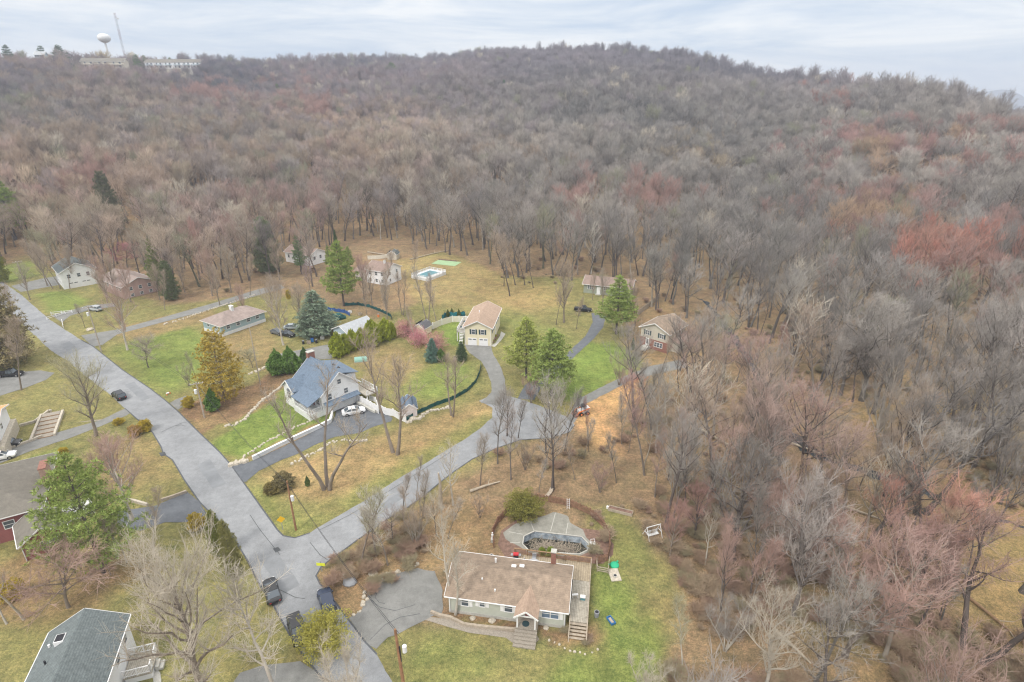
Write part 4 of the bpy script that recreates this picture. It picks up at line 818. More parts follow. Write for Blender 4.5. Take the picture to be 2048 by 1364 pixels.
px_, py_, dep = proj(pts[:, 0], pts[:, 1], H(pts[:, 0], pts[:, 1]))
thin = rg.random(len(pts)); keep &= ~((py_ > 1425) & (px_ < 1340)); keep &= rg.random(len(pts)) > .10
for poly, ch in ([(1880,1100),(2400,1000),(2400,1400),(1940,1300)], .9), ([(1600,760),(1900,740),(2300,800),(2300,940),(1900,950),(1700,900)], .12), ([(1560,1150),(1700,1180),(1760,1350),(1600,1400)], .5), ([(0,470),(300,400),(640,400),(640,490),(240,560)], .15), ([(240,420),(280,420),(290,560),(240,560)], .7), ([(375,398),(470,398),(480,452),(370,452)], .85), ([(145,80),(400,80),(405,178),(145,178)], 1.0), ([(1000,900),(700,1100),(660,1180),(1000,1050),(1280,1030),(1300,850),(1190,880)], .1), ([(1515,835),(1610,835),(1640,940),(1540,940)], .85), ([(1600,905),(1760,950),(1800,1030),(1620,990)], .5), ([(1440,660),(1500,670),(1590,770),(1600,880),(1540,900),(1490,780)], .6), ([(1280,690),(1330,700),(1420,700),(1410,770),(1300,790)], 1.0):
    P_ = np.array(poly, float); keep &= ~((inside(P_, px_, py_) > 0) & (thin < ch) & ((rr < 850) | (ch < 1)))
is_ex = is_ex[keep]; pts = pts[keep]; rr = rr[keep]; n = len(pts); hz = H(pts[:, 0], pts[:, 1]); hgt = rg.uniform(15.5, 24.5, n) * np.where(rr < 130, .95, 1); hgt *= 1 + .10 * wob(pts[:, 0], pts[:, 1], .03, 8)
ridge_t = (rr > np.interp(np.arctan2(pts[:, 0], pts[:, 1]), RAZ, RD) - 60); hgt = np.where(ridge_t, hgt * rg.uniform(.6, 1.3, n), hgt)
cx, cy, dep = proj(pts[:, 0], pts[:, 1], hz + hgt * .7)
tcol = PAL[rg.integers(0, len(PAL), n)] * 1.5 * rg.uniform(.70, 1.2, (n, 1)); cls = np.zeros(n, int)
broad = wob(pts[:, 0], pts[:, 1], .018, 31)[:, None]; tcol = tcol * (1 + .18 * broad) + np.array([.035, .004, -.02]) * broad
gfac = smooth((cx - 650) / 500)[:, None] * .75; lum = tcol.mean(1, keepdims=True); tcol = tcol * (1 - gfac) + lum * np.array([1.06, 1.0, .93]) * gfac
farp = smooth((rr - 450) / 350)[:, None]; tcol = tcol * (1 - farp) + tcol * np.array([.70, .68, .84]) * farp  # far crowns tinted darker and bluer: distance haze put into the twig colour
for bx, by, ax, ay, c, ch in BLOBS:
    d = ((cx - bx) / ax) ** 2 + ((cy - by) / ay) ** 2; m = (rg.random(n) < ch * np.exp(-d * .9) * .95) & (cls == 0)
    tcol[m] = (np.array(c) * (.85 if ch > .69 else .7) + tcol[m] * (.15 if ch > .69 else .3)) * rg.uniform(.85, 1.12, (m.sum(), 1)); cls[m] = 1
pale = (rg.random(n) < .02) & (cls == 0); tcol[pale] = np.array(PALE); cls[pale] = 2
grn = (rg.random(n) < .03) & (cls == 0); tcol[grn] = np.array((.31, .305, .215)); cls[grn] = 3
bark = tcol * .46; bark[cls == 1] = np.array((.22, .19, .165)); bark[cls == 2] = np.array((.36, .32, .28))
dark = rg.random(n) < .4; palb = rg.random(n) < .14; bark[palb] = np.array((.36, .32, .27)); bark[dark] = np.array(BKD) * 1.0
wide = rg.uniform(.9, 1.5, n) * (19 / hgt) ** .5
hgt = np.where(is_ex, hgt * .72, hgt); wide = np.where(is_ex, wide * .75, wide)
infr = (cx > 0) & (cx < 2048) & (cy > 0) & (cy < 1400)
order = np.argsort(np.where(infr, rr, 1e9)); solo = set(order[:200].tolist()); LBL = {0: 'leafless grey-brown tree', 1: 'red or rosy budding tree', 2: 'leafless pale-barked tree', 3: 'leafless greenish-grey tree'}
def region(x, y, p, q):
    if p > 1640 and q > 1090: return 'around the yellow clearing'
    if p > 1640 and q > 1000: return 'just below the lower creek'
    if p > 1380 and q > 1150: return 'along the bottom edge of the brown woods'
    if p > 1380 and q > 960: return 'in the brown woods right of the ranch lawn'
    if p > 1780 and q > 830: return 'in the yellowish woods past the black-trunked tree'
    if p > 1600 and q > 830: return 'between the creek and the black-trunked tree'
    if p > 1600 and q > 720: return 'in the grassy woods beyond the creek bend'
    if p > 1850 and q > 600: return 'at the right edge beyond the creek'
    if p > 1560 and q > 600: return 'deep in the woods beyond the creek bend'
    if p > 1480: return 'beyond the upper creek'
    if p > 1180 and q > 880: return 'below the dirt lot'
    if p > 1180 and q > 760: return 'between the dirt lot and the creek'
    if p > 1320 and q > 640: return 'beside the brick-fronted house'
    if p > 1180: return 'behind the brick-fronted and green-grey houses'
    if p > 640 and q > 820: return 'on the brushy bank above the ranch house'
    if p > 900: return 'behind the dry field'
    if p > 640: return 'behind the shed with slate roof'
    return 'in the woods behind the left houses'
SHAPE = {'wood': 'upright', 'slim': 'slender', 'fork': 'twin-stemmed', 'yard': 'broad', 'clum': 'many-stemmed', 'star': 'crooked'}
for i in sorted(solo):
    k = int(rg.integers(0, 7)); key = f'wood{k}' if rg.random() < .8 else ['slim0', 'fork2', 'yard0', 'clump'][int(rg.integers(0, 4))]
    if is_ex[i]: key = ['slim0', 'slim1', 'wood2'][i % 3]
    if cls[i] == 2: key = 'stark'
    if key == 'clump': hgt[i] *= .62; wide[i] *= .9
    if 1130 < px_[keep][i] < 1270 and 850 < py_[keep][i] < 1000: key = 'slim0'; wide[i] *= .7; hgt[i] *= .75
    if 640 < cx[i] < 1180 and 850 < cy[i] < 1120: key = ['slim0', 'clump', 'slim1', 'wood1'][i % 4]; hgt[i] *= .62
    reg = region(pts[i, 0], pts[i, 1], px_[keep][i], py_[keep][i]); lb = f'{SHAPE[key[:4]]} {LBL[int(cls[i])]} {reg}'
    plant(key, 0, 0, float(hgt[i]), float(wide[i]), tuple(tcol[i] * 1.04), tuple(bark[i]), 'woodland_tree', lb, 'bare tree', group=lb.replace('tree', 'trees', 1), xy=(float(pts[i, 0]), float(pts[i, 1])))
rest = np.array([i for i in range(n) if i not in solo])
near = rest[rr[rest] < 330]; farr = rest[rr[rest] >= 330]
def go(name, idx, keys):
    m = len(idx); rot = np.zeros((m, 3)); rot[:, 2] = rg.uniform(0, 6.28, m); rot[:, 0] = rg.normal(0, .04, m); rot[:, 1] = rg.normal(0, .04, m)
    s = hgt[idx] / 18.5; scl = np.stack([s * wide[idx], s * wide[idx], s], 1)
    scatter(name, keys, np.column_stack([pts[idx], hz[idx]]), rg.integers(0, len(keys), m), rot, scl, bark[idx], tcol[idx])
go('woods', near, [f'midwood{i}' for i in range(4)]); go('forest', farr, [f'farwood{i}' for i in range(4)])
print('TREES', n, len(near), len(farr))
# undergrowth: twiggy brush along the woods' edge and under the trees
ub = rg.uniform(0, 1, (9000, 2)) * np.array([2500, 900]) + np.array([-100, 520]); GX = np.array([G(*p) for p in ub]); 
dA = inside(OPEN_A, GX[:, 0], GX[:, 1]); dB = inside(OPEN_B, GX[:, 0], GX[:, 1]); k = (dA < .2) & (dB < -.3) & (wob(GX[:, 0], GX[:, 1], .12, 44) > -.05)
BR = gpoly([(1330,1130),(1375,1190),(1420,1230),(1600,1230),(1640,1000),(1420,950),(1340,1060)]); inb = inside(BR, GX[:, 0], GX[:, 1]) > 0
k = (k & (rg.random(len(k)) < np.where(ub[:, 1] > 900, .75, .3))) | (inb & (rg.random(len(k)) < .3))
for poly in ([(1880,1100),(2400,1000),(2400,1400),(1940,1300)],): k &= ~((inside(np.array(poly, float), ub[:, 0], ub[:, 1]) > 0) & (rg.random(len(k)) < .9))
for pxs in ([(1150,1150),(1210,1120),(1225,1060),(1190,1025),(1120,1010),(1130,1020),(1190,1060),(1185,1090),(1180,1120)],): k |= inside(gpoly(pxs), GX[:, 0], GX[:, 1]) > .3
for pxs in ([(1130,1255),(1180,1250),(1195,1275),(1170,1300),(1120,1285)],): k |= (inside(gpoly(pxs), GX[:, 0], GX[:, 1]) > 0)
GXk = GX[k]; m = len(GXk); rot = np.zeros((m, 3)); rot[:, 2] = rg.uniform(0, 6.28, m); s = rg.uniform(.15, .6, m); small = inside(gpoly([(860,1220),(1240,1230),(1220,1330),(860,1300)]), GXk[:, 0], GXk[:, 1]) > 0; s[small] *= .45
bc = 1.2 * np.array([(.30,.215,.15),(.34,.26,.18),(.29,.25,.16),(.32,.22,.165)])[rg.integers(0, 4, m)]
scatter('undergrowth', ['brush0', 'brush1'], np.column_stack([GXk, H(GXk[:, 0], GXk[:, 1])]), rg.integers(0, 2, m), rot, np.stack([s * 1.9, s * 1.9, s * .85], 1), bc * .9, bc)

# haze
hb = MB().box(-3800, 3800, -500, 3900, -90, 205).build('haze', bpy.data.materials.new('haze')); tag(hb, kind='stuff')
hm = hb.data.materials[0]; hm.use_nodes = True; nt = hm.node_tree; nt.nodes.clear(); o_ = nt.nodes.new('ShaderNodeOutputMaterial'); pv = nt.nodes.new('ShaderNodeVolumePrincipled')
pv.inputs['Color'].default_value = (.80, .87, 1.0, 1); pv.inputs['Density'].default_value = .00031; pv.inputs['Anisotropy'].default_value = .0
nt.links.new(pv.outputs[0], o_.inputs['Volume'])
# ---------------------------------------------------------------- buildings
class House:
    """local frame: x along the front (front wall at y=0, outside is -y), y into the depth, z up"""
    def __init__(s, x, y, ang, w, d, wall, roof, eave=2.8, ridge=4.6, along='x', over=.45, hip=0, label='', name='house', cat='house', trim='white', base=0., cut=None):
        s.o = empty(name, x, y, 0, R(ang), label, cat); s.w, s.d, s.e, s.r = w, d, eave, ridge; s.along = along; s.trim = trim; s.roofm = roof
        mb = MB()
        if hip: mb.box(0, w, 0, d, base - .3, eave)
        elif along == 'x':
            P = [(0, base-.3), (d, base-.3), (d, eave), (d/2, ridge - .12), (0, eave)]
            mb.add([(0, a, b) for a, b in P] + [(w, a, b) for a, b in P], [(4,3,2,1,0), (5,6,7,8,9), (0,1,6,5), (1,2,7,6), (2,3,8,7), (3,4,9,8), (4,0,5,9)])
        else:
            P = [(0, base-.3), (w, base-.3), (w, eave), (w/2, ridge - .12), (0, eave)]
            mb.add([(a, 0, b) for a, b in P] + [(a, d, b) for a, b in P], [(0,1,2,3,4), (9,8,7,6,5), (1,0,5,6), (2,1,6,7), (3,2,7,8), (4,3,8,9), (0,4,9,5)])
        s.wall = mb.build('wall', wall, s.o)
        s.roof = s.make_roof(0, w, 0, d, eave, ridge, along, over, hip, roof)
    def make_roof(s, x0, x1, y0, y1, e, r, along, ov, hip, m, name='roof'):
        t = .16; mb = MB(); fb = MB()
        if along == 'x': cy = (y0+y1)/2; sl = (r-e) / (cy-y0); zl = e - ov*sl
        else: cx = (x0+x1)/2; sl = (r-e) / (cx-x0); zl = e - ov*sl
        X0, X1, Y0, Y1 = x0-ov, x1+ov, y0-ov, y1+ov
        if hip:
            if along == 'x': A, B = (x0+hip, cy), (x1-hip, cy)
            else: A, B = (cx, y0+hip), (cx, y1-hip)
            V = [(X0,Y0,zl),(X1,Y0,zl),(X1,Y1,zl),(X0,Y1,zl),(*A,r),(*B,r)]
            F = [(0,1,5,4),(1,2,5),(2,3,4,5),(3,0,4)] if along == 'x' else [(0,1,4),(1,2,5,4),(2,3,5),(3,0,4,5)]
            mb.add(V, F); mb.add([(X0,Y0,zl-t),(X1,Y0,zl-t),(X1,Y1,zl-t),(X0,Y1,zl-t)], [(3,2,1,0)])
            o = mb.build(name, m, s.o)
            fb.bar((X0,Y0,zl-t/2),(X1,Y0,zl-t/2),.06,t); fb.bar((X1,Y0,zl-t/2),(X1,Y1,zl-t/2),.06,t); fb.bar((X1,Y1,zl-t/2),(X0,Y1,zl-t/2),.06,t); fb.bar((X0,Y1,zl-t/2),(X0,Y0,zl-t/2),.06,t)
        else:
            if along == 'x': P = [(Y0, zl), (cy, r), (Y1, zl)]; f = lambda u, q: (u, q[0], q[1]); a, b = X0, X1
            else: P = [(X0, zl), (cx, r), (X1, zl)]; f = lambda u, q: (q[0], u, q[1]); a, b = Y0, Y1
            dn = lambda q: (q[0], q[1] - t)
            V = [f(a, q) for q in P] + [f(b, q) for q in P] + [f(a, dn(q)) for q in P] + [f(b, dn(q)) for q in P]
            F = [(0,3,4,1), (1,4,5,2), (6,7,10,9), (7,8,11,10), (0,1,7,6), (1,2,8,7), (3,9,10,4), (4,10,11,5), (0,6,9,3), (2,5,11,8)]
            mb.add(V, F); o = mb.build(name, m, s.o)
            for u in (a, b):
                sgn = -.03 if u == a else .03
                for q, q2 in ((P[0], P[1]), (P[1], P[2])):
                    g1 = f(u + sgn, (q[0], q[1]-.09)); g2 = f(u + sgn, (q2[0], q2[1]-.09)); fb.bar(g1, g2, .05, .2) if along == 'x' else fb.bar(g1, g2, .05, .2)
            for q in (P[0], P[2]):
                sg = -.04 if q is P[0] else .04; fb.bar(f(a, (q[0]+sg, q[1]-.08)), f(b, (q[0]+sg, q[1]-.08)), .1, .13)
        fb.build('fascia', s.trim, s.o); return o
    def at(s, side, p, out=0.):
        if side == 'f': return (p, -out), (1, 0)
        if side == 'b': return (p, s.d + out), (1, 0)
        if side == 'l': return (-out, p), (0, 1)
        return (s.w + out, p), (0, 1)
    def slab(s, mb, side, p, z, w, h, t, off=0.):
        "box on a wall: centred at p along it, from z up, thickness t from the wall plane + off"
        a, b = off, off + t
        if side == 'f': mb.box(p-w/2, p+w/2, -b, -a, z, z+h)
        elif side == 'b': mb.box(p-w/2, p+w/2, s.d+a, s.d+b, z, z+h)
        elif side == 'l': mb.box(-b, -a, p-w/2, p+w/2, z, z+h)
        else: mb.box(s.w+a, s.w+b, p-w/2, p+w/2, z, z+h)
        return mb
    def window(s, side, p, z, w=.9, h=1.2, shutters=None, mull=1, glass='glass', fm='white', inset=0.):
        mb = MB(); f = .09
        s.slab(mb, side, p, z - f, w + 2*f, f, .08, inset); s.slab(mb, side, p, z + h, w + 2*f, f, .08, inset)
        s.slab(mb, side, p - w/2 - f/2, z, f, h, .07, inset); s.slab(mb, side, p + w/2 + f/2, z, f, h, .07, inset)
        for k in range(1, mull): s.slab(mb, side, p - w/2 + w*k/mull, z, .09, h, .065, inset)
        s.slab(mb, side, p, z + h*.5 - .03, w, .06, .06, inset)
        o = mb.build('window', fm, s.o); s.slab(MB(), side, p, z, w, h, .03, inset).build('pane', glass, o)
        if shutters:
            for sg in (-1, 1):
                m2 = MB(); s.slab(m2, side, p + sg * (w/2 + f + .24), z - .05, .42, h + .1, .06, inset); m2.build('shutter', shutters, s.o)
        return o
    def door(s, side, p, z=0., w=.95, h=2.05, m='white', glazed=False):
        mb = s.slab(MB(), side, p, z, w, h, .07); o = mb.build('door', m, s.o)
        if glazed: s.slab(MB(), side, p, z + .5, w * .5, h * .6, .03, .07).build('pane', 'glass', o)
        s.slab(MB(), side, p + w * .36, z + h * .47, .08, .08, .06, .07).build('handle', 'dark', o); return o
    def garage(s, side, p, z=0., w=2.5, h=2.1, m='white', lights=2):
        o = s.slab(MB(), side, p, z, w, h, .06).build('garage_door', m, s.o)
        g = MB(); 
        for k in range(lights): s.slab(g, side, p - w/2 + w * (k + .5) / lights, z + h * .76, w / lights * .72, h * .12, .02, .06)
        g.build('pane', 'glass', o); return o
    def chimney(s, x, y, z0, z1, w=.7, d=.7, m='brick', cap='concrete'):
        o = MB().box(x-w/2, x+w/2, y-d/2, y+d/2, z0, z1).build('chimney', m, s.o)
        MB().box(x-w/2-.06, x+w/2+.06, y-d/2-.06, y+d/2+.06, z1, z1+.12).build('chimney_cap', cap, o); return o
    def part(s, name, mb, m, par=None): return mb.build(name, m, par or s.o)
def rail(mb, pts, z, h=1.0, step=1.6, post=.1, bal=None, m=None):
    for a, b in zip(pts[:-1], pts[1:]):
        mb.bar((*a, z+h), (*b, z+h), .09, .07); mb.bar((*a, z+.12), (*b, z+.12), .07, .07)
        L_ = math.hypot(b[0]-a[0], b[1]-a[1]); n = max(1, round(L_ / step))
        for k in range(n + 1): x = a[0] + (b[0]-a[0])*k/n; y = a[1] + (b[1]-a[1])*k/n; mb.box(x-post/2, x+post/2, y-post/2, y+post/2, z-.1, z+h+.06)
        if bal:
            nb = max(2, int(L_ / bal))
            for k in range(nb): x = a[0] + (b[0]-a[0])*(k+.5)/nb; y = a[1] + (b[1]-a[1])*(k+.5)/nb; mb.box(x-.025, x+.025, y-.025, y+.025, z+.12, z+h)
    return mb

# near ranch house ------------------------------------------------------------
a = G(889, 1189, 3.3); b = G(1137, 1223.5, 3.3); ang = math.degrees(math.atan2(b[1]-a[1], b[0]-a[0])); W_ = math.hypot(b[0]-a[0], b[1]-a[1]) - .7
ca, sa = math.cos(R(ang)), math.sin(R(ang)); ox, oy = a[0] + .35*ca - .4*sa, a[1] + .35*sa + .4*ca
h = House(ox, oy, ang, W_, 6.9, 'siding_sage', 'roof_tan', 3.2, 4.75, 'x', .4, label='sage green ranch house with brown roof and small front portico', name='ranch_house')
RANCH = h
h.window('f', 2.1, 1.5, .85, 1.2, 'white'); h.window('f', 4.3, 1.75, .62, .85, 'white'); h.window('f', 7.6, 1.5, .95, 1.25, 'white'); h.window('f', 12.75, 1.45, 2.0, 1.35, 'white', 2, 'glass_blue')
h.window('l', 3.4, 1.6, .9, 1.1); h.window('r', 3.5, 1.7, 1.5, 1.2, None, 2); h.window('b', 4, 1.7, 1, 1.1); h.door('b', 9.5, 1.05, 1.7, 2.0, 'glass'); h.door('f', 10.15, 1.05, .95, 2.0, 'siding_red')
p = MB().box(8.75, 11.35, -1.75, -.05, .1, 1.02); h.part('porch_floor', p, 'paver')
for k in range(5): h.part('step', MB().box(8.7, 11.4, -2.15 - .36*k, -1.79 - .36*k + .0, -.05, .86 - .17*k), 'concrete' if 0 else 'paver')
for x in (8.95, 11.1): h.part('porch_post', MB().box(x-.08, x+.08, -1.68, -1.52, 1.02, 3.05), 'white')
cy0, cy1 = -2.0, 2.2    # the portico's own little gable runs back into the main roof
cx = 10.03; V = [(cx-1.45, cy0, 3.02), (cx, cy0, 4.15), (cx+1.45, cy0, 3.02), (cx-1.45, .2, 3.02), (cx, cy1, 4.15), (cx+1.45, .2, 3.02)]
mb = MB().add(V + [(v[0], v[1], v[2]-.14) for v in V], [(0,1,4,3), (1,2,5,4), (6,9,10,7), (7,10,11,8), (0,6,7,1), (1,7,8,2), (0,3,9,6), (2,8,11,5)]); h.part('portico_roof', mb, 'roof_tan_x')
mb = MB(); mb.bar((cx-1.47, cy0-.03, 2.93), (cx, cy0-.03, 4.06), .07, .2); mb.bar((cx, cy0-.03, 4.06), (cx+1.47, cy0-.03, 2.93), .07, .2); mb.bar((cx-1.3, cy0+.3, 3.0), (cx+1.3, cy0+.3, 3.0), .12, .14); h.part('portico_trim', mb, 'white')
h.part('door_mat', MB().tube([(9.9, -1.0, 1.03), (9.9, -1.0, 1.05)], .45, 14), 'shutter_dark')
c = h.chimney(12.35, 7.35, 0, 5.0, .62, .62); 
for x, y, z, r_, hh, m_ in ((5.0, 5.2, 3.9, .13, .75, 'white'), (5.75, .9, 3.6, .1, .3, 'white'), (3.9, 2.0, 4.0, .1, .3, 'white')): h.part('vent_pipe', MB().tube([(x, y, z), (x, y, z+hh)], r_, 8), m_)
for x, y, z in ((7.5, 4.6, 4.15), (8.5, 4.9, 4.05)): h.part('roof_vent', MB().box(x-.3, x+.3, y-.2, y+.2, z, z+.28), 'white')
h.part('downspout', MB().bar((W_-.1, -.08, 3.1), (W_-.1, -.08, .2), .1).bar((.15, -.08, 3.1), (.15, -.08, .3), .1), 'white')
for x, y in ((2.6, 3.4), (6.3, 2.5)): pass
h.part('foundation', MB().box(-.03, W_+.03, -.03, 6.93, -.3, .45), 'concrete')
# deck behind and beside the ranch house
def rl(px, py, z=1.0):
    "photo pixel to the ranch house's own frame"
    X, Y = G(px, py, z); dx, dy = X - ox, Y - oy; return (dx*ca + dy*sa, -dx*sa + dy*ca)
dk = empty('timber_deck', ox, oy, 0, R(ang), 'weathered timber deck with fence rail wrapping the back and side of the ranch house', 'deck')
dz = 1.0; D1 = rl(1018, 1117); D2 = rl(1189, 1139); D3 = (W_ + 2.75, 3.2)
x_l, x_r, y_b = 6.6, W_ + 2.75, 10.3
MB().box(x_l, x_r, 6.96, y_b, dz-.18, dz).build('deck_boards', 'deck', dk); MB().box(W_+.45, x_r, .4, 6.94, dz-.2, dz-.015).build('deck_boards', 'deck_grey', dk)
mb = MB()
for x in np.arange(x_l, x_r + .1, 2.4):
    for y in (7.3, y_b - .15): mb.box(x-.07, x+.07, y-.07, y+.07, -.2, dz-.19)
for y in (.6, 3.2): mb.box(x_r-.2, x_r-.06, y-.07, y+.07, -.2, dz-.21)
mb.build('deck_post', 'wood_grey', dk)
mb = MB(); rail(mb, [(x_l+.1, y_b-.1), (x_r-.1, y_b-.1)], dz, .95, 1.8, .12, .16); mb.bar((x_l, y_b-.1, dz+1.0), (x_r, y_b-.1, dz+1.0), .2, .06); mb.build('railing', 'wood_brown', dk)
mb = MB(); rail(mb, [(x_r-.08, y_b-.1), (x_r-.08, .4)], dz, .95, 1.8, .1, .5); mb.build('railing', 'wood_grey', dk)
mb = MB(); mb.bar((W_+.55, .4, dz+.9), (W_+.55, -1.9, .8), .1); mb.bar((x_r-.08, .4, dz+.9), (x_r-.08, -1.9, .8), .1)
for k in range(6): mb.box(W_+.55, x_r-.1, .05-.36*k, .36-.36*k, dz-.17*(k+1)-.05, dz-.17*(k+1))
mb.bar((W_+.55, .4, dz-.1), (W_+.55, -1.8, -.1), .08, .25); mb.bar((x_r-.1, .4, dz-.1), (x_r-.1, -1.8, -.1), .08, .25); mb.build('stairs', 'wood_grey', dk)
def on_ranch(name, lx, ly, z, rot, label, cat, group=None): return empty(name, ox + lx*ca - ly*sa, oy + lx*sa + ly*ca, z, R(ang) + rot, label, cat, group)
t = on_ranch('patio_table', 9.6, 8.2, dz, 0, 'glass-topped patio table on the timber deck', 'table')
MB().tube([(0,0,.70),(0,0,.74)], .85, 16).build('table_top', 'metal', t); m_ = MB()
for s1 in (-.5, .5):
    for s2 in (-.5, .5): m_.bar((s1, s2, 0), (s1*.9, s2*.9, .7), .05)
m_.build('leg', 'dark', t)
for k, (cx_, cy_, rz_, lb) in enumerate([(8.5, 8.5, 1.4, 'pale deck chair left of the patio table'), (9.5, 9.45, 0, 'pale deck chair behind the patio table, by the rail'), (10.8, 8.2, -1.5, 'pale deck chair right of the patio table')]):
    c_ = on_ranch('deck_chair', cx_, cy_, dz, rz_, lb, 'chair', 'chairs round the patio table')
    MB().box(-.28,.28,-.28,.28,.40,.46).build('seat', 'steel', c_); MB().box(-.28,.28,.24,.30,.47,.98).build('backrest', 'metal', c_)
    for s1 in (-.24, .24):
        for s2 in (-.24, .24): MB().box(s1-.02, s1+.02, s2-.02, s2+.02, 0, .4).build('leg', 'dark', c_)
g_ = on_ranch('barbecue_grill', 7.0, 9.3, dz, .1, 'red-lidded grill at the corner of the deck', 'grill'); MB().box(-.35,.35,-.25,.25,.3,.8).build('cabinet', 'dark', g_)
MB().tube([(-.36,0,.84),(.36,0,.84)], .27, 12).build('lid', 'red_paint', g_); MB().box(-.7,-.36,-.2,.2,.74,.78).box(.36,.7,-.2,.2,.74,.78).build('side_shelf', 'steel', g_)
for s1 in (-.3, .3): MB().box(s1-.03, s1+.03, -.2, .2, 0, .3).build('leg', 'dark', g_)
g_ = on_ranch('storage_bin', 6.9, 8.1, dz, .1, 'small yellow bin on the deck in front of the red grill', 'bin'); MB().box(-.28,.28,-.2,.2,0,.42).build('body', 'lime_sign', g_); MB().box(-.31,.31,-.23,.23,.42,.48).build('lid', 'yellow_sign', g_)
g_ = on_ranch('cooler', W_+1.9, 3.9, dz, 0, 'white-lidded teal cooler on the side deck', 'cooler'); MB().box(-.3,.3,-.2,.2,0,.4).build('body', 'pool_blue', g_); MB().box(-.33,.33,-.23,.23,.4,.52).build('lid', 'white', g_)
g_ = on_ranch('side_table', W_+.9, 4.0, dz, .3, 'little white table against the wall on the side deck', 'table'); MB().box(-.4,.4,-.15,.15,.5,.56).build('table_top', 'white', g_); MB().box(-.36,-.3,-.1,.1,0,.5).box(.3,.36,-.1,.1,0,.5).build('leg', 'white', g_)
def barrel(name, px, py, r_, hh, m_, label, cat, lid=None):
    x, y = G(px, py); o = empty(name, x, y, 0, .3, label, cat); MB().tube([(0,0,0), (0,0,hh*.5), (0,0,hh)], [r_*.85, r_, r_*1.02], 14).build('body', m_, o)
    MB().tube([(0,0,hh), (0,0,hh+.05)], r_*(1.08), 14).build('rim', lid or m_, o); MB().tube([(0,0,hh+.051),(0,0,hh+.06)], r_*.8, 12).build('opening', 'dark', o); return o
barrel('trash_bin', 1193, 1233, .30, .75, 'steel', 'grey round bin on the lawn beside the deck stairs', 'bin')
barrel('propane_tank', 983, 1121, .28, .9, 'white_wall', 'pale tank at the back corner of the ranch house', 'tank')
x, y = G(1222, 1243); o = empty('toy_cart', x, y, 0, R(115), 'blue plastic sled cart lying on the lawn', 'cart'); MB().box(-.6,.6,-.3,.3,.05,.14).box(-.6,.6,-.3,-.24,.14,.34).box(-.6,.6,.24,.3,.14,.34).box(-.6,-.54,-.24,.24,.14,.34).box(.54,.6,-.24,.24,.14,.34).build('tub', 'blue_plastic', o); MB().box(-.4,.4,-.18,.18,.15,.25).build('cushion', 'wood_grey', o)
x, y = G(1229, 1131); o = empty('turtle_sandbox', x, y, 0, .4, 'bright green plastic sandbox lid beside the fence', 'sandbox'); MB().tube([(0,0,0),(0,0,.2),(0,0,.32)], [.65,.6,.3], 12).build('shell', 'green_plastic', o); MB().tube([(.55,.3,.12),(.8,.42,.12)], .14, 8).tube([(-.55,.3,.1),(-.75,.45,.1)], .12, 8).build('fin', 'green_plastic', o)
x, y = G(1229, 1150); o = empty('fire_pit', x, y, 0, .1, 'flat stone slab with a small ring on it at the lawn edge', 'fire pit'); MB().box(-.7,.7,-1.1,1.1,0,.1).build('slab', 'stone', o); MB().tube([(0,-.3,.1),(0,-.3,.25)], .3, 12).build('ring', 'concrete', o); MB().tube([(0,-.3,.251),(0,-.3,.26)], .2, 12).build('ash', 'dark', o)
o = empty('raised_planter', *G(1241, 1024), 0, R(-22), 'long timber planter box at the far end of the lawn', 'planter'); MB().box(-1.9,1.9,-.45,-.38,0,.5).box(-1.9,1.9,.38,.45,0,.5).box(-1.9,-1.83,-.38,.38,0,.5).box(1.83,1.9,-.38,.38,0,.5).build('box_frame', 'wood_grey', o); MB().box(-1.82,1.82,-.37,.37,.05,.38).build('soil', 'mulch', o); MB().tube([(-2.1,.1,.0),(-2.1,.1,.4)], .2, 10).build('bucket', 'white', o)
o = empty('swing_frame', *G(1305, 1072), 0, R(20), 'white metal frame of an old swing leaning by the woods', 'swing frame'); mb = MB()
for s1 in (-1.1, 1.1): mb.bar((s1, -.9, 0), (s1, 0, 1.9), .07); mb.bar((s1, .9, 0), (s1, 0, 1.9), .07); mb.bar((s1, -.5, .9), (s1, .5, .9), .06)
mb.bar((-1.2, 0, 1.9), (1.2, 0, 1.9), .08); mb.build('frame', 'white', o); MB().box(-.9,.9,-.3,.2,.4,.46).box(-.9,.9,.2,.26,.46,.95).build('seat', 'white_wall', o)
o = empty('lawn_edging', 0, 0, 0, 0, 'low timber wall curving along the bed in front of the ranch house', 'garden wall'); strip('wall', [(862,1226),(880,1233),(900,1237),(928,1251),(950,1254),(977,1257),(1036,1262)], .3, .42, 'wood_grey', None, .5).parent = o
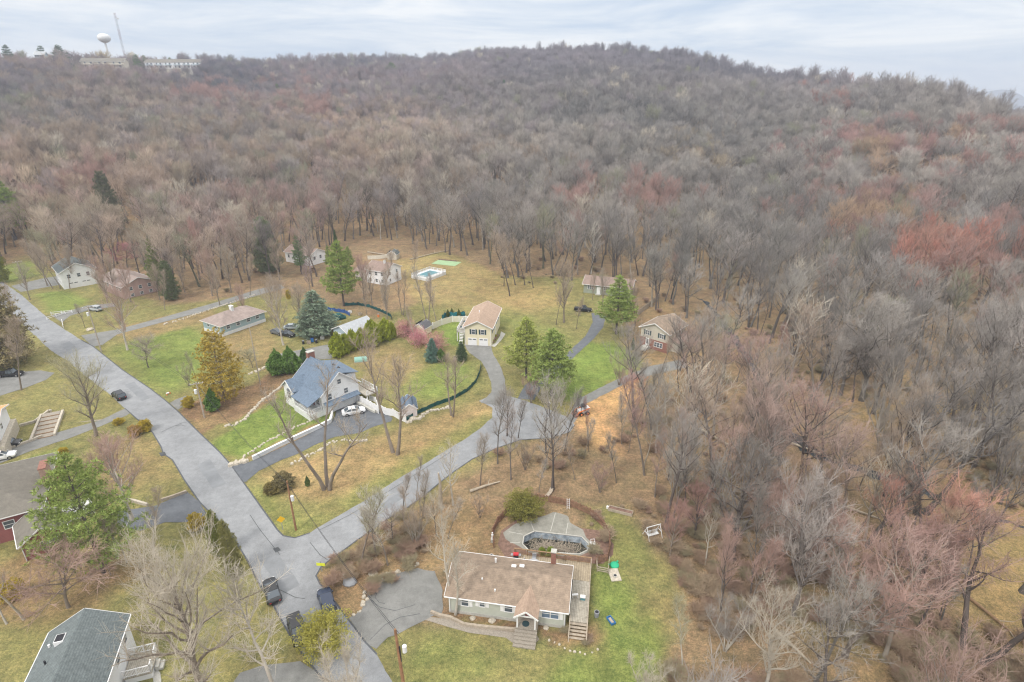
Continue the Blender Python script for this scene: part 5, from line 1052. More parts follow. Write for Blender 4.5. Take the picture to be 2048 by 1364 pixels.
# pool, fence
def ring(name, P_in, grow_, z, m_, kind='structure'):
    c = P_in.mean(0); n = len(P_in); d = (P_in - c); out_ = c + d * (1 + grow_ / np.linalg.norm(d, axis=1, keepdims=True)); fs = [(i, (i+1) % n, n+(i+1) % n, n+i) for i in range(n)]
    o = MB().add([(p[0], p[1], z) for p in P_in] + [(p[0], p[1], z) for p in out_], fs).build(name, m_); tag(o, kind=kind)
    if o.data.polygons[0].normal.z < 0: o.data.flip_normals()
ring('garden_bed', POOL, 3.6, .03, 'mulch')
PATIO = gpoly([(1040,1094),(1012,1080),(1006,1066),(1030,1048),(1062,1040),(1092,1031),(1108,1024),(1136,1032),(1140,1046),(1166,1060),(1172,1075),(1190,1092),(1180,1103),(1160,1112),(1110,1112),(1070,1108),(1055,1104)])
def pt_ring():
    # patio sheet with the pool cut out: bridge each patio vertex to the nearest pool vertex in angular order
    c = POOL.mean(0); A = sorted(PATIO.tolist(), key=lambda p: math.atan2(p[1]-c[1], p[0]-c[0])); B = sorted(POOL.tolist(), key=lambda p: math.atan2(p[1]-c[1], p[0]-c[0]))
    def dens(P): return densify(np.array(P), .4)
    A = dens(A); B = dens(B); aa = np.arctan2(A[:,1]-c[1], A[:,0]-c[0]); ab = np.arctan2(B[:,1]-c[1], B[:,0]-c[0]); th = np.linspace(-np.pi, np.pi, 121)[:-1]
    def rad(P, a_): o_ = np.argsort(a_); return np.interp(th, a_[o_], np.hypot(P[o_,0]-c[0], P[o_,1]-c[1]), period=2*np.pi)
    ra, rb = rad(A, aa), rad(B, ab); ra = np.maximum(ra, rb + .15); n = len(th)
    V = [(c[0]+rb[i]*math.cos(th[i]), c[1]+rb[i]*math.sin(th[i]), .05) for i in range(n)] + [(c[0]+ra[i]*math.cos(th[i]), c[1]+ra[i]*math.sin(th[i]), .05) for i in range(n)]
    return V, [(i, n+i, n+(i+1) % n, (i+1) % n) for i in range(n)]
V, F = pt_ring(); tag(MB().add(V, F).build('patio', 'patio'), kind='structure')
for pts_ in ([(1060,1042),(1068,1062)], [(1111,1026),(1101,1063)], [(1136,1046),(1132,1068)], [(1018,1064),(1045,1069)], [(1020,1086),(1040,1086)]): strip('paving_joint', pts_, .1, .058, 'concrete')
po = empty('swimming_pool', *POOL.mean(0), 0, 0, 'drained octagonal garden pool full of dead branches and murky water', 'swimming pool'); pc = POOL - POOL.mean(0); n = len(pc)
MB().add([(p[0], p[1], .09) for p in pc] + [(p[0], p[1], -1.2) for p in pc], [(i, (i+1) % n, n+(i+1) % n, n+i) for i in range(n)]).build('liner', 'pool_liner', po)
mb = MB()
for i in range(n): mb.bar((*pc[i], .08), (*pc[(i+1) % n], .08), .16, .1)
mb.build('coping', 'concrete', po); MB().poly([tuple(p) for p in pc], -1.15).build('water', 'pool_murk', po)
S = []; r_ = np.random.default_rng(3)
for k in range(700):
    q = pc[r_.integers(0, n)] * r_.uniform(0, .86) * .6 + pc[r_.integers(0, n)] * r_.uniform(0, .4); d = nrm(r_.normal(0, 1, 3) * [1, 1, .35]); p0 = np.array([q[0], q[1], -1.0 + r_.random() * .6]); S.append((*p0, *(p0 + d * r_.uniform(.3, 1.5)), .035, .015))
V, F = segs_mesh(S, 4); oo = bpy.data.objects.new('debris', np_mesh('debris', [(V, F, 0)], [M['wood_grey']])); COL.objects.link(oo); oo.parent = po
mb = MB(); q = np.array(G(1182, 1092)) - POOL.mean(0)
for s1 in (0, .5): mb.tube([(q[0], q[1]+s1, -.4), (q[0], q[1]+s1, .8), (q[0]+.5, q[1]+s1, .85), (q[0]+.7, q[1]+s1, .05)], .05, 6)
mb.box(q[0]-.1, q[0]+.7, q[1], q[1]+.5, .12, .2); mb.build('ladder', 'white', po)
def wall_line(name, pts, hh, th, m_, label, cat, posts=None, pm=None, post_h=None, picket=None, sag=0, px=True, ps=.14, gap=0, cap=None, rails=None, pn='panel'):
    "a fence or wall along ground points"
    P = [G(*p) if px else p for p in pts]; o = empty(name, *P[0], 0, 0, label, cat); x0, y0 = P[0]; P = [(p[0]-x0, p[1]-y0) for p in P]; mb = MB()
    if picket:
        D_ = resample(P, picket)
        for i, p in enumerate(D_): hz_ = hh * (1 + .08 * math.sin(i * 2.3)); mb.box(p[0]-picket*.36, p[0]+picket*.36, p[1]-.02, p[1]+.02, .03, hz_)
        for a_, b_ in zip(P[:-1], P[1:]):
            for z_ in (.25, hh*.8): mb.bar((*a_, z_), (*b_, z_), .06, .08)
    elif rails:
        for a_, b_ in zip(P[:-1], P[1:]):
            for z_ in rails: mb.bar((*a_, z_), (*b_, z_), .07, .12)
    elif sag:
        D_ = resample(P, .5); r1 = np.random.default_rng(len(D_)); k = len(D_)
        for i in range(k-1):
            za = hh - sag * abs(math.sin(i * .9)) * r1.uniform(.6, 1); 
            if i == 0: zp = hh
            mb.add([(*D_[i], .0), (*D_[i+1], .0), (D_[i+1][0], D_[i+1][1], za), (D_[i][0], D_[i][1], zp), (D_[i][0]+.03, D_[i][1]+.04, 0), (D_[i+1][0]+.03, D_[i+1][1]+.04, 0), (D_[i+1][0]+.03, D_[i+1][1]+.04, za), (D_[i][0]+.03, D_[i][1]+.04, zp)], [(0,1,2,3), (7,6,5,4), (3,2,6,7)]); zp = za
    else:
        for a_, b_ in zip(P[:-1], P[1:]): mb.bar((*a_, gap + (hh-gap)/2), (*b_, gap + (hh-gap)/2), th, hh - gap)
    mb.build(pn, m_, o)
    if cap:
        mb = MB()
        for a_, b_ in zip(P[:-1], P[1:]): mb.bar((*a_, hh+.03), (*b_, hh+.03), th + .1, .06)
        mb.build('cap', cap, o)
    if posts:
        cnt = 0; D_ = []
        for a_, b_ in zip(P[:-1], P[1:]):
            L_ = math.hypot(b_[0]-a_[0], b_[1]-a_[1]); m2 = max(1, round(L_ / posts)); D_ += [(a_[0]+(b_[0]-a_[0])*k/m2, a_[1]+(b_[1]-a_[1])*k/m2) for k in range(m2)]
        D_.append(P[-1])
        for p in D_: ph = post_h or hh + .12; MB().box(p[0]-ps/2, p[0]+ps/2, p[1]-ps/2, p[1]+ps/2, -.2, ph).build('post', pm or m_, o)
    return o
wall_line('picket_fence', [(988,1095),(985,1070),(995,1048),(1012,1030),(1032,1014),(1075,1001),(1110,1006),(1145,1014),(1180,1030),(1207,1055),(1218,1078),(1219,1100),(1214,1122),(1192,1127)], 1.3, .05, 'picket', 'brown picket fence curving round the garden pool', 'fence', posts=2.4, picket=.22)
wall_line('wire_fence', [(1193,1128),(1194,1144),(1216,1148),(1218,1125)], 1.0, .03, 'wood_grey', 'small grey pen fence at the end of the deck', 'fence', posts=1.3, rails=(.3, .6, .95), ps=.08)
o = empty('stone_statue', *G(985, 1083), 0, 0, 'slim white garden statue by the picket fence', 'statue'); MB().box(-.25,.25,-.25,.25,0,.5).build('pedestal', 'concrete', o); MB().tube([(0,0,.5),(0,0,.9),(0,0,1.3),(0,0,1.45),(0,0,1.65)], [.2,.14,.17,.08,.1], 8).build('figure', 'white', o)
o = empty('garden_ladder', *G(1136, 1014), 0, 0, 'white ladder leaning on the picket fence', 'ladder'); mb = MB(); mb.bar((-.2,-.5,0),(-.2,.1,1.6),.05); mb.bar((.2,-.5,0),(.2,.1,1.6),.05)
for k in range(5): mb.bar((-.2, -.45+.11*k, .2+.3*k), (.2, -.45+.11*k, .2+.3*k), .04)
mb.build('frame', 'white', o)
o = empty('lounge_chair', *G(1098, 990), 0, R(60), 'weathered wooden lounge chair outside the picket fence', 'chair'); MB().box(-.9,.5,-.3,.3,.3,.38).build('seat', 'wood_grey', o); MB().add([(.5,-.3,.34),(1.0,-.3,.8),(1.0,.3,.8),(.5,.3,.34),(.5,-.3,.28),(1.0,-.3,.74),(1.0,.3,.74),(.5,.3,.28)], [(0,1,2,3),(7,6,5,4),(0,4,5,1),(2,6,7,3)]).build('backrest', 'wood_grey', o)
for s1 in (-.8, .4):
    for s2 in (-.25, .25): MB().box(s1-.04, s1+.04, s2-.04, s2+.04, 0, .3).build('leg', 'wood_grey', o)
# blue-roofed white cape house ------------------------------------------------
h = House(-46.2, 109.0, -43, 10.8, 8.6, 'siding_white', 'roof_blue', 4.9, 8.5, 'x', .45, label='white cape house with blue-grey roof and brick chimney', name='cape_house'); K = h
h.window('r', 1.8, 3.0, .9, 1.3, fm='tarp_mint' if 0 else 'white'); h.window('r', 5.6, 3.1, .85, 1.1); h.window('r', 4.3, 5.7, .8, 1.0)
h.garage('r', 2.4, .0, 2.5, 2.0, 'white_wall', 3); h.garage('r', 6.0, .0, 2.5, 2.0, 'white_wall', 3)
h.part('pent_roof', MB().add([(10.82,.3,2.75),(12.1,.3,2.35),(12.1,8.2,2.35),(10.82,8.2,2.75),(10.82,.3,2.6),(12.1,.3,2.22),(12.1,8.2,2.22),(10.82,8.2,2.6)], [(0,1,2,3),(7,6,5,4),(1,5,6,2),(0,4,5,1),(2,6,7,3)]), 'roof_blue')
# front wing with its own gable and an arched window, running forward on the left
V = [(0.2,-2.6),(4.4,-2.6)]; mb = MB(); P_ = [(.2,-.3),(4.4,-.3),(4.4,4.3),(2.3,6.0),(.2,4.3)]
mb.add([(x_, -2.6, z_) for x_, z_ in P_] + [(x_, .5, z_) for x_, z_ in P_], [(0,1,2,3,4),(1,0,5,6),(2,1,6,7),(0,4,9,5)]); h.part('front_wing', mb, 'siding_white')
V = [(-.15,-3.0,4.2),(2.3,-3.0,6.2),(4.75,-3.0,4.2),(-.15,1.0,4.2),(2.3,3.0,6.2),(4.75,1.0,4.2)]; V = V + [(v[0],v[1],v[2]-.15) for v in V]
h.part('wing_roof', MB().add(V, [(0,1,4,3),(1,2,5,4),(6,9,10,7),(7,10,11,8),(0,6,7,1),(1,7,8,2),(0,3,9,6),(2,8,11,5)]), 'roof_blue')
mb = MB(); mb.bar((-.17,-3.03,4.12),(2.3,-3.03,6.1),.07,.2); mb.bar((2.3,-3.03,6.1),(4.77,-3.03,4.12),.07,.2); h.part('wing_trim', mb, 'white')
w_ = h.window('f', 2.3, 1.9, 1.5, 1.4, None, 3, inset=2.6); arc = [(2.3 + .84*math.cos(t_*math.pi/10), 3.4 + .8*math.sin(t_*math.pi/10)) for t_ in range(11)]
mb = MB().add([(p_[0], -2.66, p_[1]) for p_ in arc] + [(p_[0], -2.6, p_[1]) for p_ in arc], [tuple(range(11))[::-1]]); h.part('fanlight', mb, 'glass_blue', w_)
# porch roof is the long front slope carried on posts
h.part('porch_roof', MB().add([(4.4,-.35,4.72),(11.25,-.35,4.72),(11.25,-3.3,3.45),(4.4,-3.3,3.45),(4.4,-.35,4.58),(11.25,-.35,4.58),(11.25,-3.3,3.3),(4.4,-3.3,3.3)], [(3,2,1,0),(4,5,6,7),(2,3,7,6),(1,2,6,5),(0,4,7,3)]), 'roof_blue')
h.part('porch_floor', MB().box(4.45,10.8,-3.0,-.02,-.2,1.3), 'white_wall')
for x_ in (4.8, 7.7, 10.6): h.part('porch_post', MB().box(x_-.09,x_+.09,-2.95,-2.77,1.3,3.35), 'white')
mb = MB(); rail(mb, [(4.6,-2.86),(10.6,-2.86),(10.7,-.2)], 1.3, .9, 3, .1, .2); h.part('railing', mb, 'white')
h.door('f', 7.2, 1.3, 1, 2.05, 'siding_red'); h.window('f', 9.2, 2.0, 1.2, 1.1, None, 2); h.window('f', 5.4, 2.0, .8, 1.1)
h.chimney(-.5, 4.6, 0, 9.3, 1.0, 1.5); h.part('chimney_side_wall', MB().box(-1.2,-.02,1.8,3.7,-.2,3.6), 'siding_white')
# rear dormer
h.part('dormer', MB().box(2.4,10.4,5.2,8.4,4.4,6.9), 'siding_white')
h.part('dormer_roof', MB().add([(2.1,4.3,8.1),(10.8,4.3,8.1),(10.8,9.0,6.75),(2.1,9.0,6.75),(2.1,4.3,7.96),(10.8,4.3,7.96),(10.8,9.0,6.6),(2.1,9.0,6.6)], [(0,1,2,3),(7,6,5,4),(1,5,6,2),(2,6,7,3),(0,3,7,4),(0,4,5,1)]), 'roof_blue')
for x_ in (5.6, 7.6): h.part('roof_vent', MB().box(x_-.25,x_+.25,6.2,6.5,7.45,7.75), 'dark')
# back deck on the right rear corner
h.part('back_deck', MB().box(7.5,13.5,8.65,11.6,1.9,2.1), 'deck_grey'); mb = MB(); rail(mb, [(7.6,11.5),(13.4,11.5),(13.4,8.8)], 2.1, .95, 1.5, .12, .25); h.part('railing', mb, 'white')
h.part('deck_post', MB().box(13.2,13.4,11.3,11.5,-.2,1.9).box(7.6,7.8,11.3,11.5,-.2,1.9).box(13.2,13.4,8.8,9,-.2,1.9), 'white')
wall_line('retaining_wall', [(506,920),(560,893),(594,877),(640,856),(661,845),(665,832),(663,822)], .75, .35, 'white_wall', 'long white block wall along the dark driveway', 'wall', cap='white')
wall_line('vinyl_fence', [(716,804),(735,813),(751,823),(757,827)], 1.7, .08, 'white', 'stepped white lattice fence at the end of the parking court', 'fence', posts=1.9, ps=.22, pn='lattice_panel')
wall_line('low_wall', [(714,806),(728,813),(742,822),(752,826),(761,821)], .5, .5, 'concrete', 'pale concrete kerb wall in the corner of the parking court', 'wall')
wall_line('vinyl_fence', [(760,822),(772,830),(787,832),(800,840),(812,845)], 1.6, .06, 'white', 'white fence with glassy panels running to the green netting', 'fence', posts=2.2, ps=.2)
wall_line('vinyl_fence', [(757,820),(752,805),(740,800)], 1.2, .06, 'white', 'short white fence behind the parking court', 'fence', posts=1.5, ps=.2)
wall_line('silt_fence', [(812,842),(840,826),(870,812),(905,800),(935,783),(952,765),(960,745),(962,730)], 1.0, .04, 'mesh_green', 'dark green netting curving round the lawn beside the drive', 'net fence', posts=3, pm='dark', sag=.25, ps=.06)
wall_line('silt_fence', [(690,612),(715,610),(740,615),(765,625),(782,634),(784,640)], 1.1, .04, 'mesh_green', 'black-green netting round the builders yard behind the garage', 'net fence', posts=3, pm='dark', sag=.4, ps=.06)
wall_line('tarp_fence', [(655,621),(670,623),(690,626),(700,632)], 1.2, .04, 'tarp_blue', 'blue tarpaulin fence next to the builders yard', 'net fence', posts=3, pm='dark', sag=.3, ps=.06)
def shed(px, py, ang, w_, d_, e_, r_, wm, rm, label, gam=True):
    x_, y_ = G(px, py); h = House(x_, y_, ang, w_, d_, wm, rm, e_, r_, 'y', .15, label=label, name='garden_shed', cat='shed')
    if gam:  # gambrel: bulge the lower roof slopes
        for sx in (0, 1):
            xa, xb = (-.22, w_*.2) if sx == 0 else (w_+.22, w_*.8); h.part('roof_slope', MB().add([(xa,-.2,e_-.05),(xb,-.2,e_+(r_-e_)*.85),(xb,d_+.2,e_+(r_-e_)*.85),(xa,d_+.2,e_-.05)], [(0,1,2,3) if sx else (3,2,1,0)]), rm)
            h.part('gable_panel', MB().add([(0 if sx == 0 else w_,-.01,e_-.1),(w_*.2 if sx == 0 else w_*.8,-.01,e_+(r_-e_)*.83),(w_*.5,-.01,e_)], [(0,1,2)]), wm)
    h.door('f', w_/2, .05, w_*.5, e_*.8, wm); return h
shed(805, 836, 14, 3.0, 4.0, 2.0, 3.1, 'siding_pinkwhite', 'roof_blue', 'pale shed with blue barrel roof beside the white fence')
shed(829, 668, -25, 3.2, 3.6, 2.1, 3.4, 'siding_cream', 'roof_dark', 'small ivory shed with dark barrel roof behind the pink trees')
shed(775, 519, -10, 3.8, 3.4, 2.2, 3.6, 'siding_beige', 'roof_slate', 'small shed with slate roof at the back of the dry field')
wall_line('vinyl_fence', [(736,519),(755,518),(776,516)], 1.5, .06, 'fence_ivory', 'ivory fence leading up to the slate-roofed shed', 'fence', posts=2.4)
wall_line('vinyl_fence', [(843,664),(866,658),(884,650),(905,644),(932,644),(946,646)], 1.8, .06, 'fence_ivory', 'ivory board fence around the green side yard', 'fence', posts=2.5, ps=.2, pm='white')
wall_line('green_netting', [(884,641),(890,634),(930,632),(931,640)], 1.6, .04, 'mesh_teal', 'sagging teal green netting screen in the side yard', 'net fence', posts=5, pm='dark', sag=.5, ps=.08)
# cream house -----------------------------------------------------------------
h = House(-12.3, 137.7, -7.5, 7.0, 15, 'siding_cream', 'roof_tan_x', 5.3, 7.0, 'y', .5, label='cream house with tan roof above two white garage doors', name='cream_house')
h.garage('f', 2.0, 0, 2.3, 2.1); h.garage('f', 4.95, 0, 2.3, 2.1); h.window('f', 2.35, 3.2, .85, 1.25, 'shutter_dark'); h.window('f', 4.75, 3.2, .85, 1.25, 'shutter_dark')
for y_ in (2.5, 5, 9, 12): h.window('r', y_, 3.0, .9, 1.3, 'shutter_dark')
h.door('r', 7, .6, 1, 2.05); h.part('roof_vent', MB().tube([(2.7,7,6.4),(2.7,7,7.2)], .12, 8), 'white'); h.part('downspout', MB().bar((.1,-.06,5.2),(.1,-.06,0),.12).bar((6.9,-.06,5.2),(6.9,-.06,0),.12), 'white')
h.part('side_deck', MB().box(-2.6,-.02,2.2,11,2.5,2.7), 'deck_grey'); mb = MB(); rail(mb, [(-.1,2.3),(-2.5,2.3),(-2.5,10.9),(-.1,10.9)], 2.7, 1.0, 1.6, .16, .2); h.part('railing', mb, 'white')
mb = MB()
for x_, y_ in ((-2.45,2.3),(-2.45,5),(-2.45,8),(-2.45,10.8)): mb.box(x_-.1,x_+.1,y_-.1,y_+.1,-.2,2.5)
for k in range(8): mb.box(-1.6,-.6,1.9-.3*k,2.2-.3*k,2.4-.3*k,2.5-.3*k)
h.part('deck_post', mb, 'white')
def chairtable(X, Y, z, label, m_='shutter_dark'):
    o = empty('patio_set', X, Y, z, random.random(), label, 'table'); MB().tube([(0,0,.68),(0,0,.74)], .6, 12).build('table_top', m_, o); MB().tube([(0,0,0),(0,0,.68)], .06, 6).build('leg', m_, o)
c7, s7 = math.cos(R(-7.5)), math.sin(R(-7.5))
for lx, ly, lb in ((-1.5, 4.0, 'dark round table at the near end of the raised side deck'), (-1.4, 8.0, 'dark round table farther along the raised side deck')): chairtable(-12.3 + lx*c7 - ly*s7, 137.7 + lx*s7 + ly*c7, 2.7, lb)
o = empty('garden_bed_edging', *G(987, 678), 0, R(75), 'strip of yellow-green plants inside a pale path by the cream house', 'flower bed'); MB().box(-2.8,2.8,-.7,.7,0,.25).build('planting', 'tarp_green' if 0 else 'mulch', o)
plant('roundbush', 984, 683, .7, 1.2, (.36,.36,.05), BK, 'ground_shrub', 'near half of the lime shrubs beside the cream house', 'shrub'); plant('roundbush', 990, 674, .7, 1.2, (.36,.36,.05), BK, 'ground_shrub', 'far half of the lime shrubs beside the cream house', 'shrub')
# brick-fronted house -----------------------------------------------------------
h = House(33.3, 137.4, -42, 7.8, 8.8, 'siding_beige', 'roof_tan', 5.5, 7.3, 'y', .5, label='two-storey house with beige upper floor over red brick front', name='brick_house', base=0)
h.part('brick_front', MB().box(.02,7.78,-.06,-.005,-.2,2.7), 'brick'); h.part('brick_side', MB().box(-.06,-.005,.02,3.0,-.2,2.7), 'brick')
h.window('f', 1.9, 3.6, 1.0, 1.15, 'shutter_dark', 2); h.window('f', 5.9, 3.6, 1.0, 1.15, 'shutter_dark', 2); h.window('f', 5.2, 1.0, 2.2, 1.2, None, 3, inset=.06)
d_ = h.door('f', 2.1, .7, .95, 2.05, 'white', True); d_.location.y = -.06
h.part('front_steps', MB().box(1.2,3.0,-1.6,-.07,-.1,.65).box(1.3,2.9,-2.0,-1.61,-.1,.45).box(1.3,2.9,-2.4,-2.01,-.1,.25), 'concrete'); h.window('r', 2.5, 1.2, .8, 1.0); h.window('r', 6.2, 3.4, .9, 1.1); h.window('r', 6.2, 1.2, .7, .8)
h.part('side_wing', MB().box(7.82,9.6,2.0,8.6,-.2,2.6), 'siding_beige'); h.part('wing_roof', MB().add([(7.82,1.7,3.4),(7.82,8.9,3.4),(9.9,8.9,2.6),(9.9,1.7,2.6),(7.82,1.7,3.26),(7.82,8.9,3.26),(9.9,8.9,2.46),(9.9,1.7,2.46)], [(3,2,1,0),(4,5,6,7),(0,3,7,4),(3,2,6,7),(1,5,6,2)]), 'roof_brown')
h.part('rear_hip_roof', MB().add([(3.9,6.0,7.32),(8.6,9.6,5.3),(-.6,9.6,5.3)], [(0,1,2)]), 'roof_tan')
# teal house with hipped brown roof ----------------------------------------------
h = House(-85.2, 147.7, -32, 8.4, 13.4, 'siding_teal', 'roof_pink', 3.3, 5.2, 'y', .5, hip=4.2, label='teal house with hipped pinkish brown roof and white chimney', name='teal_house')
h.window('f', 2.5, 1.8, 1, 1.1); h.window('f', 6, 1.8, 1, 1.1)
for y_ in (2, 5, 8.2, 11): h.window('r', y_, 1.7, 1.0, 1.1)
h.part('lower_facing', MB().box(-.05,8.45,-.05,13.45,-.2,.9), 'white_wall'); h.chimney(4.6, 6.2, 4.4, 6.2, 1.1, .7, 'white_wall', 'white')
# pale garage --------------------------------------------------------------------
h = House(-47.6, 142.0, -36, 6.2, 8.6, 'siding_bluegrey', 'roof_pale', 3.0, 4.5, 'y', .4, label='pale garage with light grey roof behind the cedar hedge', name='garage_building', cat='garage')
h.garage('f', 3.1, 0, 4.2, 2.2, 'white_wall', 4); h.window('l', 4, 1.3, .8, .9)
# white house with raised pool -----------------------------------------------------
h = House(-50.4, 192.2, -27, 8.4, 8.4, 'siding_white', 'roof_brown', 5.0, 7.0, 'x', .4, label='white two-storey house in front of the raised pool', name='white_house')
for x_ in (1.6, 4.3, 6.8): h.window('f', x_, 3.2, .9, 1.1); h.window('f', x_, .8, .9, 1.1)
for y_ in (2.2, 6.0): h.window('r', y_, 3.2, .8, 1.1); h.window('r', y_, .9, .8, 1.0)
h.part('left_wing', MB().box(-6.5,-.02,1.5,7.5,-.2,3.0), 'siding_pinkwhite'); h.part('wing_roof', MB().add([(-6.9,1.1,2.95),(-.02,1.1,2.95),(-.02,4.5,4.5),(-6.9,4.5,4.5),(-6.9,7.9,2.95),(-.02,7.9,2.95)], [(0,1,2,3),(3,2,5,4)]), 'roof_brown'); h.chimney(5.5, 3.6, 6.2, 7.6, .6, .6, 'white_wall')
o = empty('above_ground_pool', *G(856, 563), 0, R(58), 'raised rectangular pool with white deck and railing in the dry field', 'swimming pool')
MB().box(0,10.2,-.0,7.6,-.2,.95).build('deck', 'white_wall', o); MB().box(1.2,8.6,1.6,6.2,.96,.99).build('water', 'pool_blue', o); mb = MB(); rail(mb, [(.1,.1),(10.1,.1),(10.1,7.5),(.1,7.5),(.1,.1)], 1.0, .8, 1.7, .16, .3); mb.build('railing', 'white', o)
o = empty('pool_lounger', *G(888, 545, 1.0), 1.0, R(40), 'white lounge chair at the far end of the raised pool', 'chair'); MB().box(-.9,.5,-.3,.3,.25,.32).build('seat', 'white', o); MB().box(.5,.58,-.3,.3,.3,.9).build('backrest', 'white', o)
# farther white house ---------------------------------------------------------------
h = House(-88.5, 219.5, -30, 13.5, 8, 'siding_white', 'roof_brown', 4.2, 6.0, 'x', .4, label='farther white house behind the layered dark pine', name='white_house'); h.window('f', 2, 1.9, 1, 1.2); h.window('f', 5, 1.9, 1, 1.2); h.window('f', 9, 1.9, 1, 1.2); h.window('r', 2.4, 2.0, .9, 1.2); h.window('r', 5.4, 2.0, .9, 1.2); h.chimney(2.5, 4.6, 5, 6.9)
# pink house, white gabled house, grey-roofed house, dark cabin ------------------------
h = House(-136.5, 183.5, -36, 16, 10, 'siding_pink', 'roof_pink', 4.2, 6.2, 'x', .5, label='pinkish split-level house veiled by rosy bare trees', name='pink_house')
for x_ in (2, 5, 8.5, 12, 14.2): h.window('f', x_, 2.4, 1, 1.1)
for y_ in (2.4, 5.2, 8): h.window('r', y_, 2.4, .9, 1.0); h.window('r', y_, .5, .9, .8)
h = House(-158.5, 192.8, -46, 12, 9.8, 'siding_white', 'roof_slate', 5.8, 8.4, 'x', .45, label='white gabled house with grey roof at the far left junction', name='white_house')
for x_ in (1.6, 4.4, 7.6, 10.4): h.window('f', x_, 3.6, .9, 1.2); h.window('f', x_, .9, .9, 1.2)
for y_ in (2.2, 5, 7.6): h.window('r', y_, 3.5, .9, 1.2)
h.garage('r', 3, 0, 2.6, 2.1); h.garage('r', 6.6, 0, 2.6, 2.1); h.part('cross_gable', MB().add([(12.02,2.5,5.2),(12.02,7.3,5.2),(12.02,4.9,8.2)], [(0,1,2)]), 'siding_white')
h = House(-231, 270, 18, 18, 9, 'siding_white', 'roof_pale', 3.2, 5.2, 'x', .5, hip=3.5, label='low house with pale grey hipped roof behind the tall pines', name='grey_roofed_house')
for x_ in (2.5, 6, 10, 14): h.window('f', x_, 1.1, 1.4, 1.2, None, 2)
h.part('retaining_wall', MB().box(6, 22, -4.2, -3.9, -.3, 1.0), 'white_wall')
r2 = 240
while r2 < 900:
    x_, y_, z_ = (398-1024)/FPX, CP + (682-400)/FPX*SP, -SP + (682-400)/FPX*CP; k_ = r2 / math.hypot(x_, y_); x_, y_, z_ = x_*k_, y_*k_, CH + z_*k_
    if z_ < float(H(x_, y_)): break
    r2 += 4
h = House(x_*1.0, y_*1.0, -10, 12, 8, 'siding_pink', 'roof_dark', 3.4, 6.0, 'x', .7, label='dark-roofed house hidden high in the brown woods', name='dark_roofed_house'); h.o.location.z = float(H(x_, y_)) + .3; h.window('f', 3, 1.2, 1.6, 1.2, None, 2); h.window('f', 8, 1.2, 2.2, 1.2, None, 2)
# green-grey house beside the pine ------------------------------------------------------
h = House(23.6, 181.0, -20, 15.5, 8, 'siding_green', 'roof_brown', 3.3, 5.0, 'x', .5, label='green-grey house partly hidden by a full pine', name='green_house')
h.window('f', 2.3, 1.5, 1.9, 1.2, None, 3); h.door('f', 5.0, .2, 1.2, 2.2, 'white'); h.window('f', 7.2, 1.6, 1.1, 1.1, None, 2); h.window('f', 11, 1.6, 1.4, 1.1, None, 2); h.part('front_step', MB().box(4.2,5.9,-1.2,-.02,-.1,.2), 'concrete')
wall_line('timber_fence', [(1274,632),(1290,620),(1305,608),(1318,596)], 1.6, .06, 'wood_grey', 'weathered timber fence behind the brick-fronted house', 'fence', posts=2.4)
# orange-roofed house at the left edge ----------------------------------------------------
h = House(-102.8, 83.0, 30, 11.6, 8.8, 'siding_white', 'roof_orange', 5.4, 6.6, 'x', .5, label='white house with orange-tan roof and double porch at the picture edge', name='orange_roofed_house')
h.window('r', 3, 3.3, 1, 1.1); h.part('upper_porch', MB().box(5,11.6,-2.6,-.02,2.5,2.7), 'white_wall'); mb = MB(); rail(mb, [(5.1,-2.5),(11.5,-2.5),(11.5,-.1)], 2.7, .95, 2.0, .15, .5); h.part('railing', mb, 'white')
mb = MB(); 
for x_ in (5.1, 8.3, 11.5): mb.box(x_-.1,x_+.1,-2.6,-2.4,-.1,5.2)
h.part('porch_post', mb, 'white'); h.part('porch_roof', MB().add([(4.6,-3.0,5.0),(12.05,-3.0,5.0),(12.05,-.4,5.25),(4.6,-.4,5.25),(4.6,-3.0,4.85),(12.05,-3.0,4.85),(12.05,-.4,5.1),(4.6,-.4,5.1)], [(0,1,2,3),(7,6,5,4),(0,4,5,1),(1,5,6,2)]), 'roof_orange')
for x_ in (6.5, 9.8): h.window('f', x_, 3.0, 1.5, 1.8, None, 1); h.window('f', x_, .5, 1.5, 1.8, None, 1)
h.part('stone_base', MB().box(11.62,12.5,-2.5,8.6,-.2,2.3), 'stone')
wall_line('garden_wall', [(40,853),(70,845),(99,823),(103,824)], .5, .35, 'stone', 'low stone wall at the top of the terraced steps', 'wall')
wall_line('garden_wall', [(-5,905),(30,895),(60,884),(85,874)], .5, .3, 'stone', 'low stone wall between terrace and driveway', 'wall')
o = empty('terrace_steps', *G(96, 852), 0, R(-62), 'wide timber-edged garden steps going down to the driveway', 'steps')
for k in range(6):
    t_ = MB().box(-5 + 1.65*k, -3.45 + 1.65*k, -1.5, 1.5, -.1, .55 - .09*k).build('tread', 'paver', o); MB().box(-3.44+1.65*k, -3.3+1.65*k, -1.5, 1.5, -.1, .60-.09*k).build('riser', 'wood_brown', t_)
for s1 in (-1.8, 1.8): MB().bar((-5.2, s1, .25), (5, s1, .15), .4, .7).build('side_wall', 'stone', o)
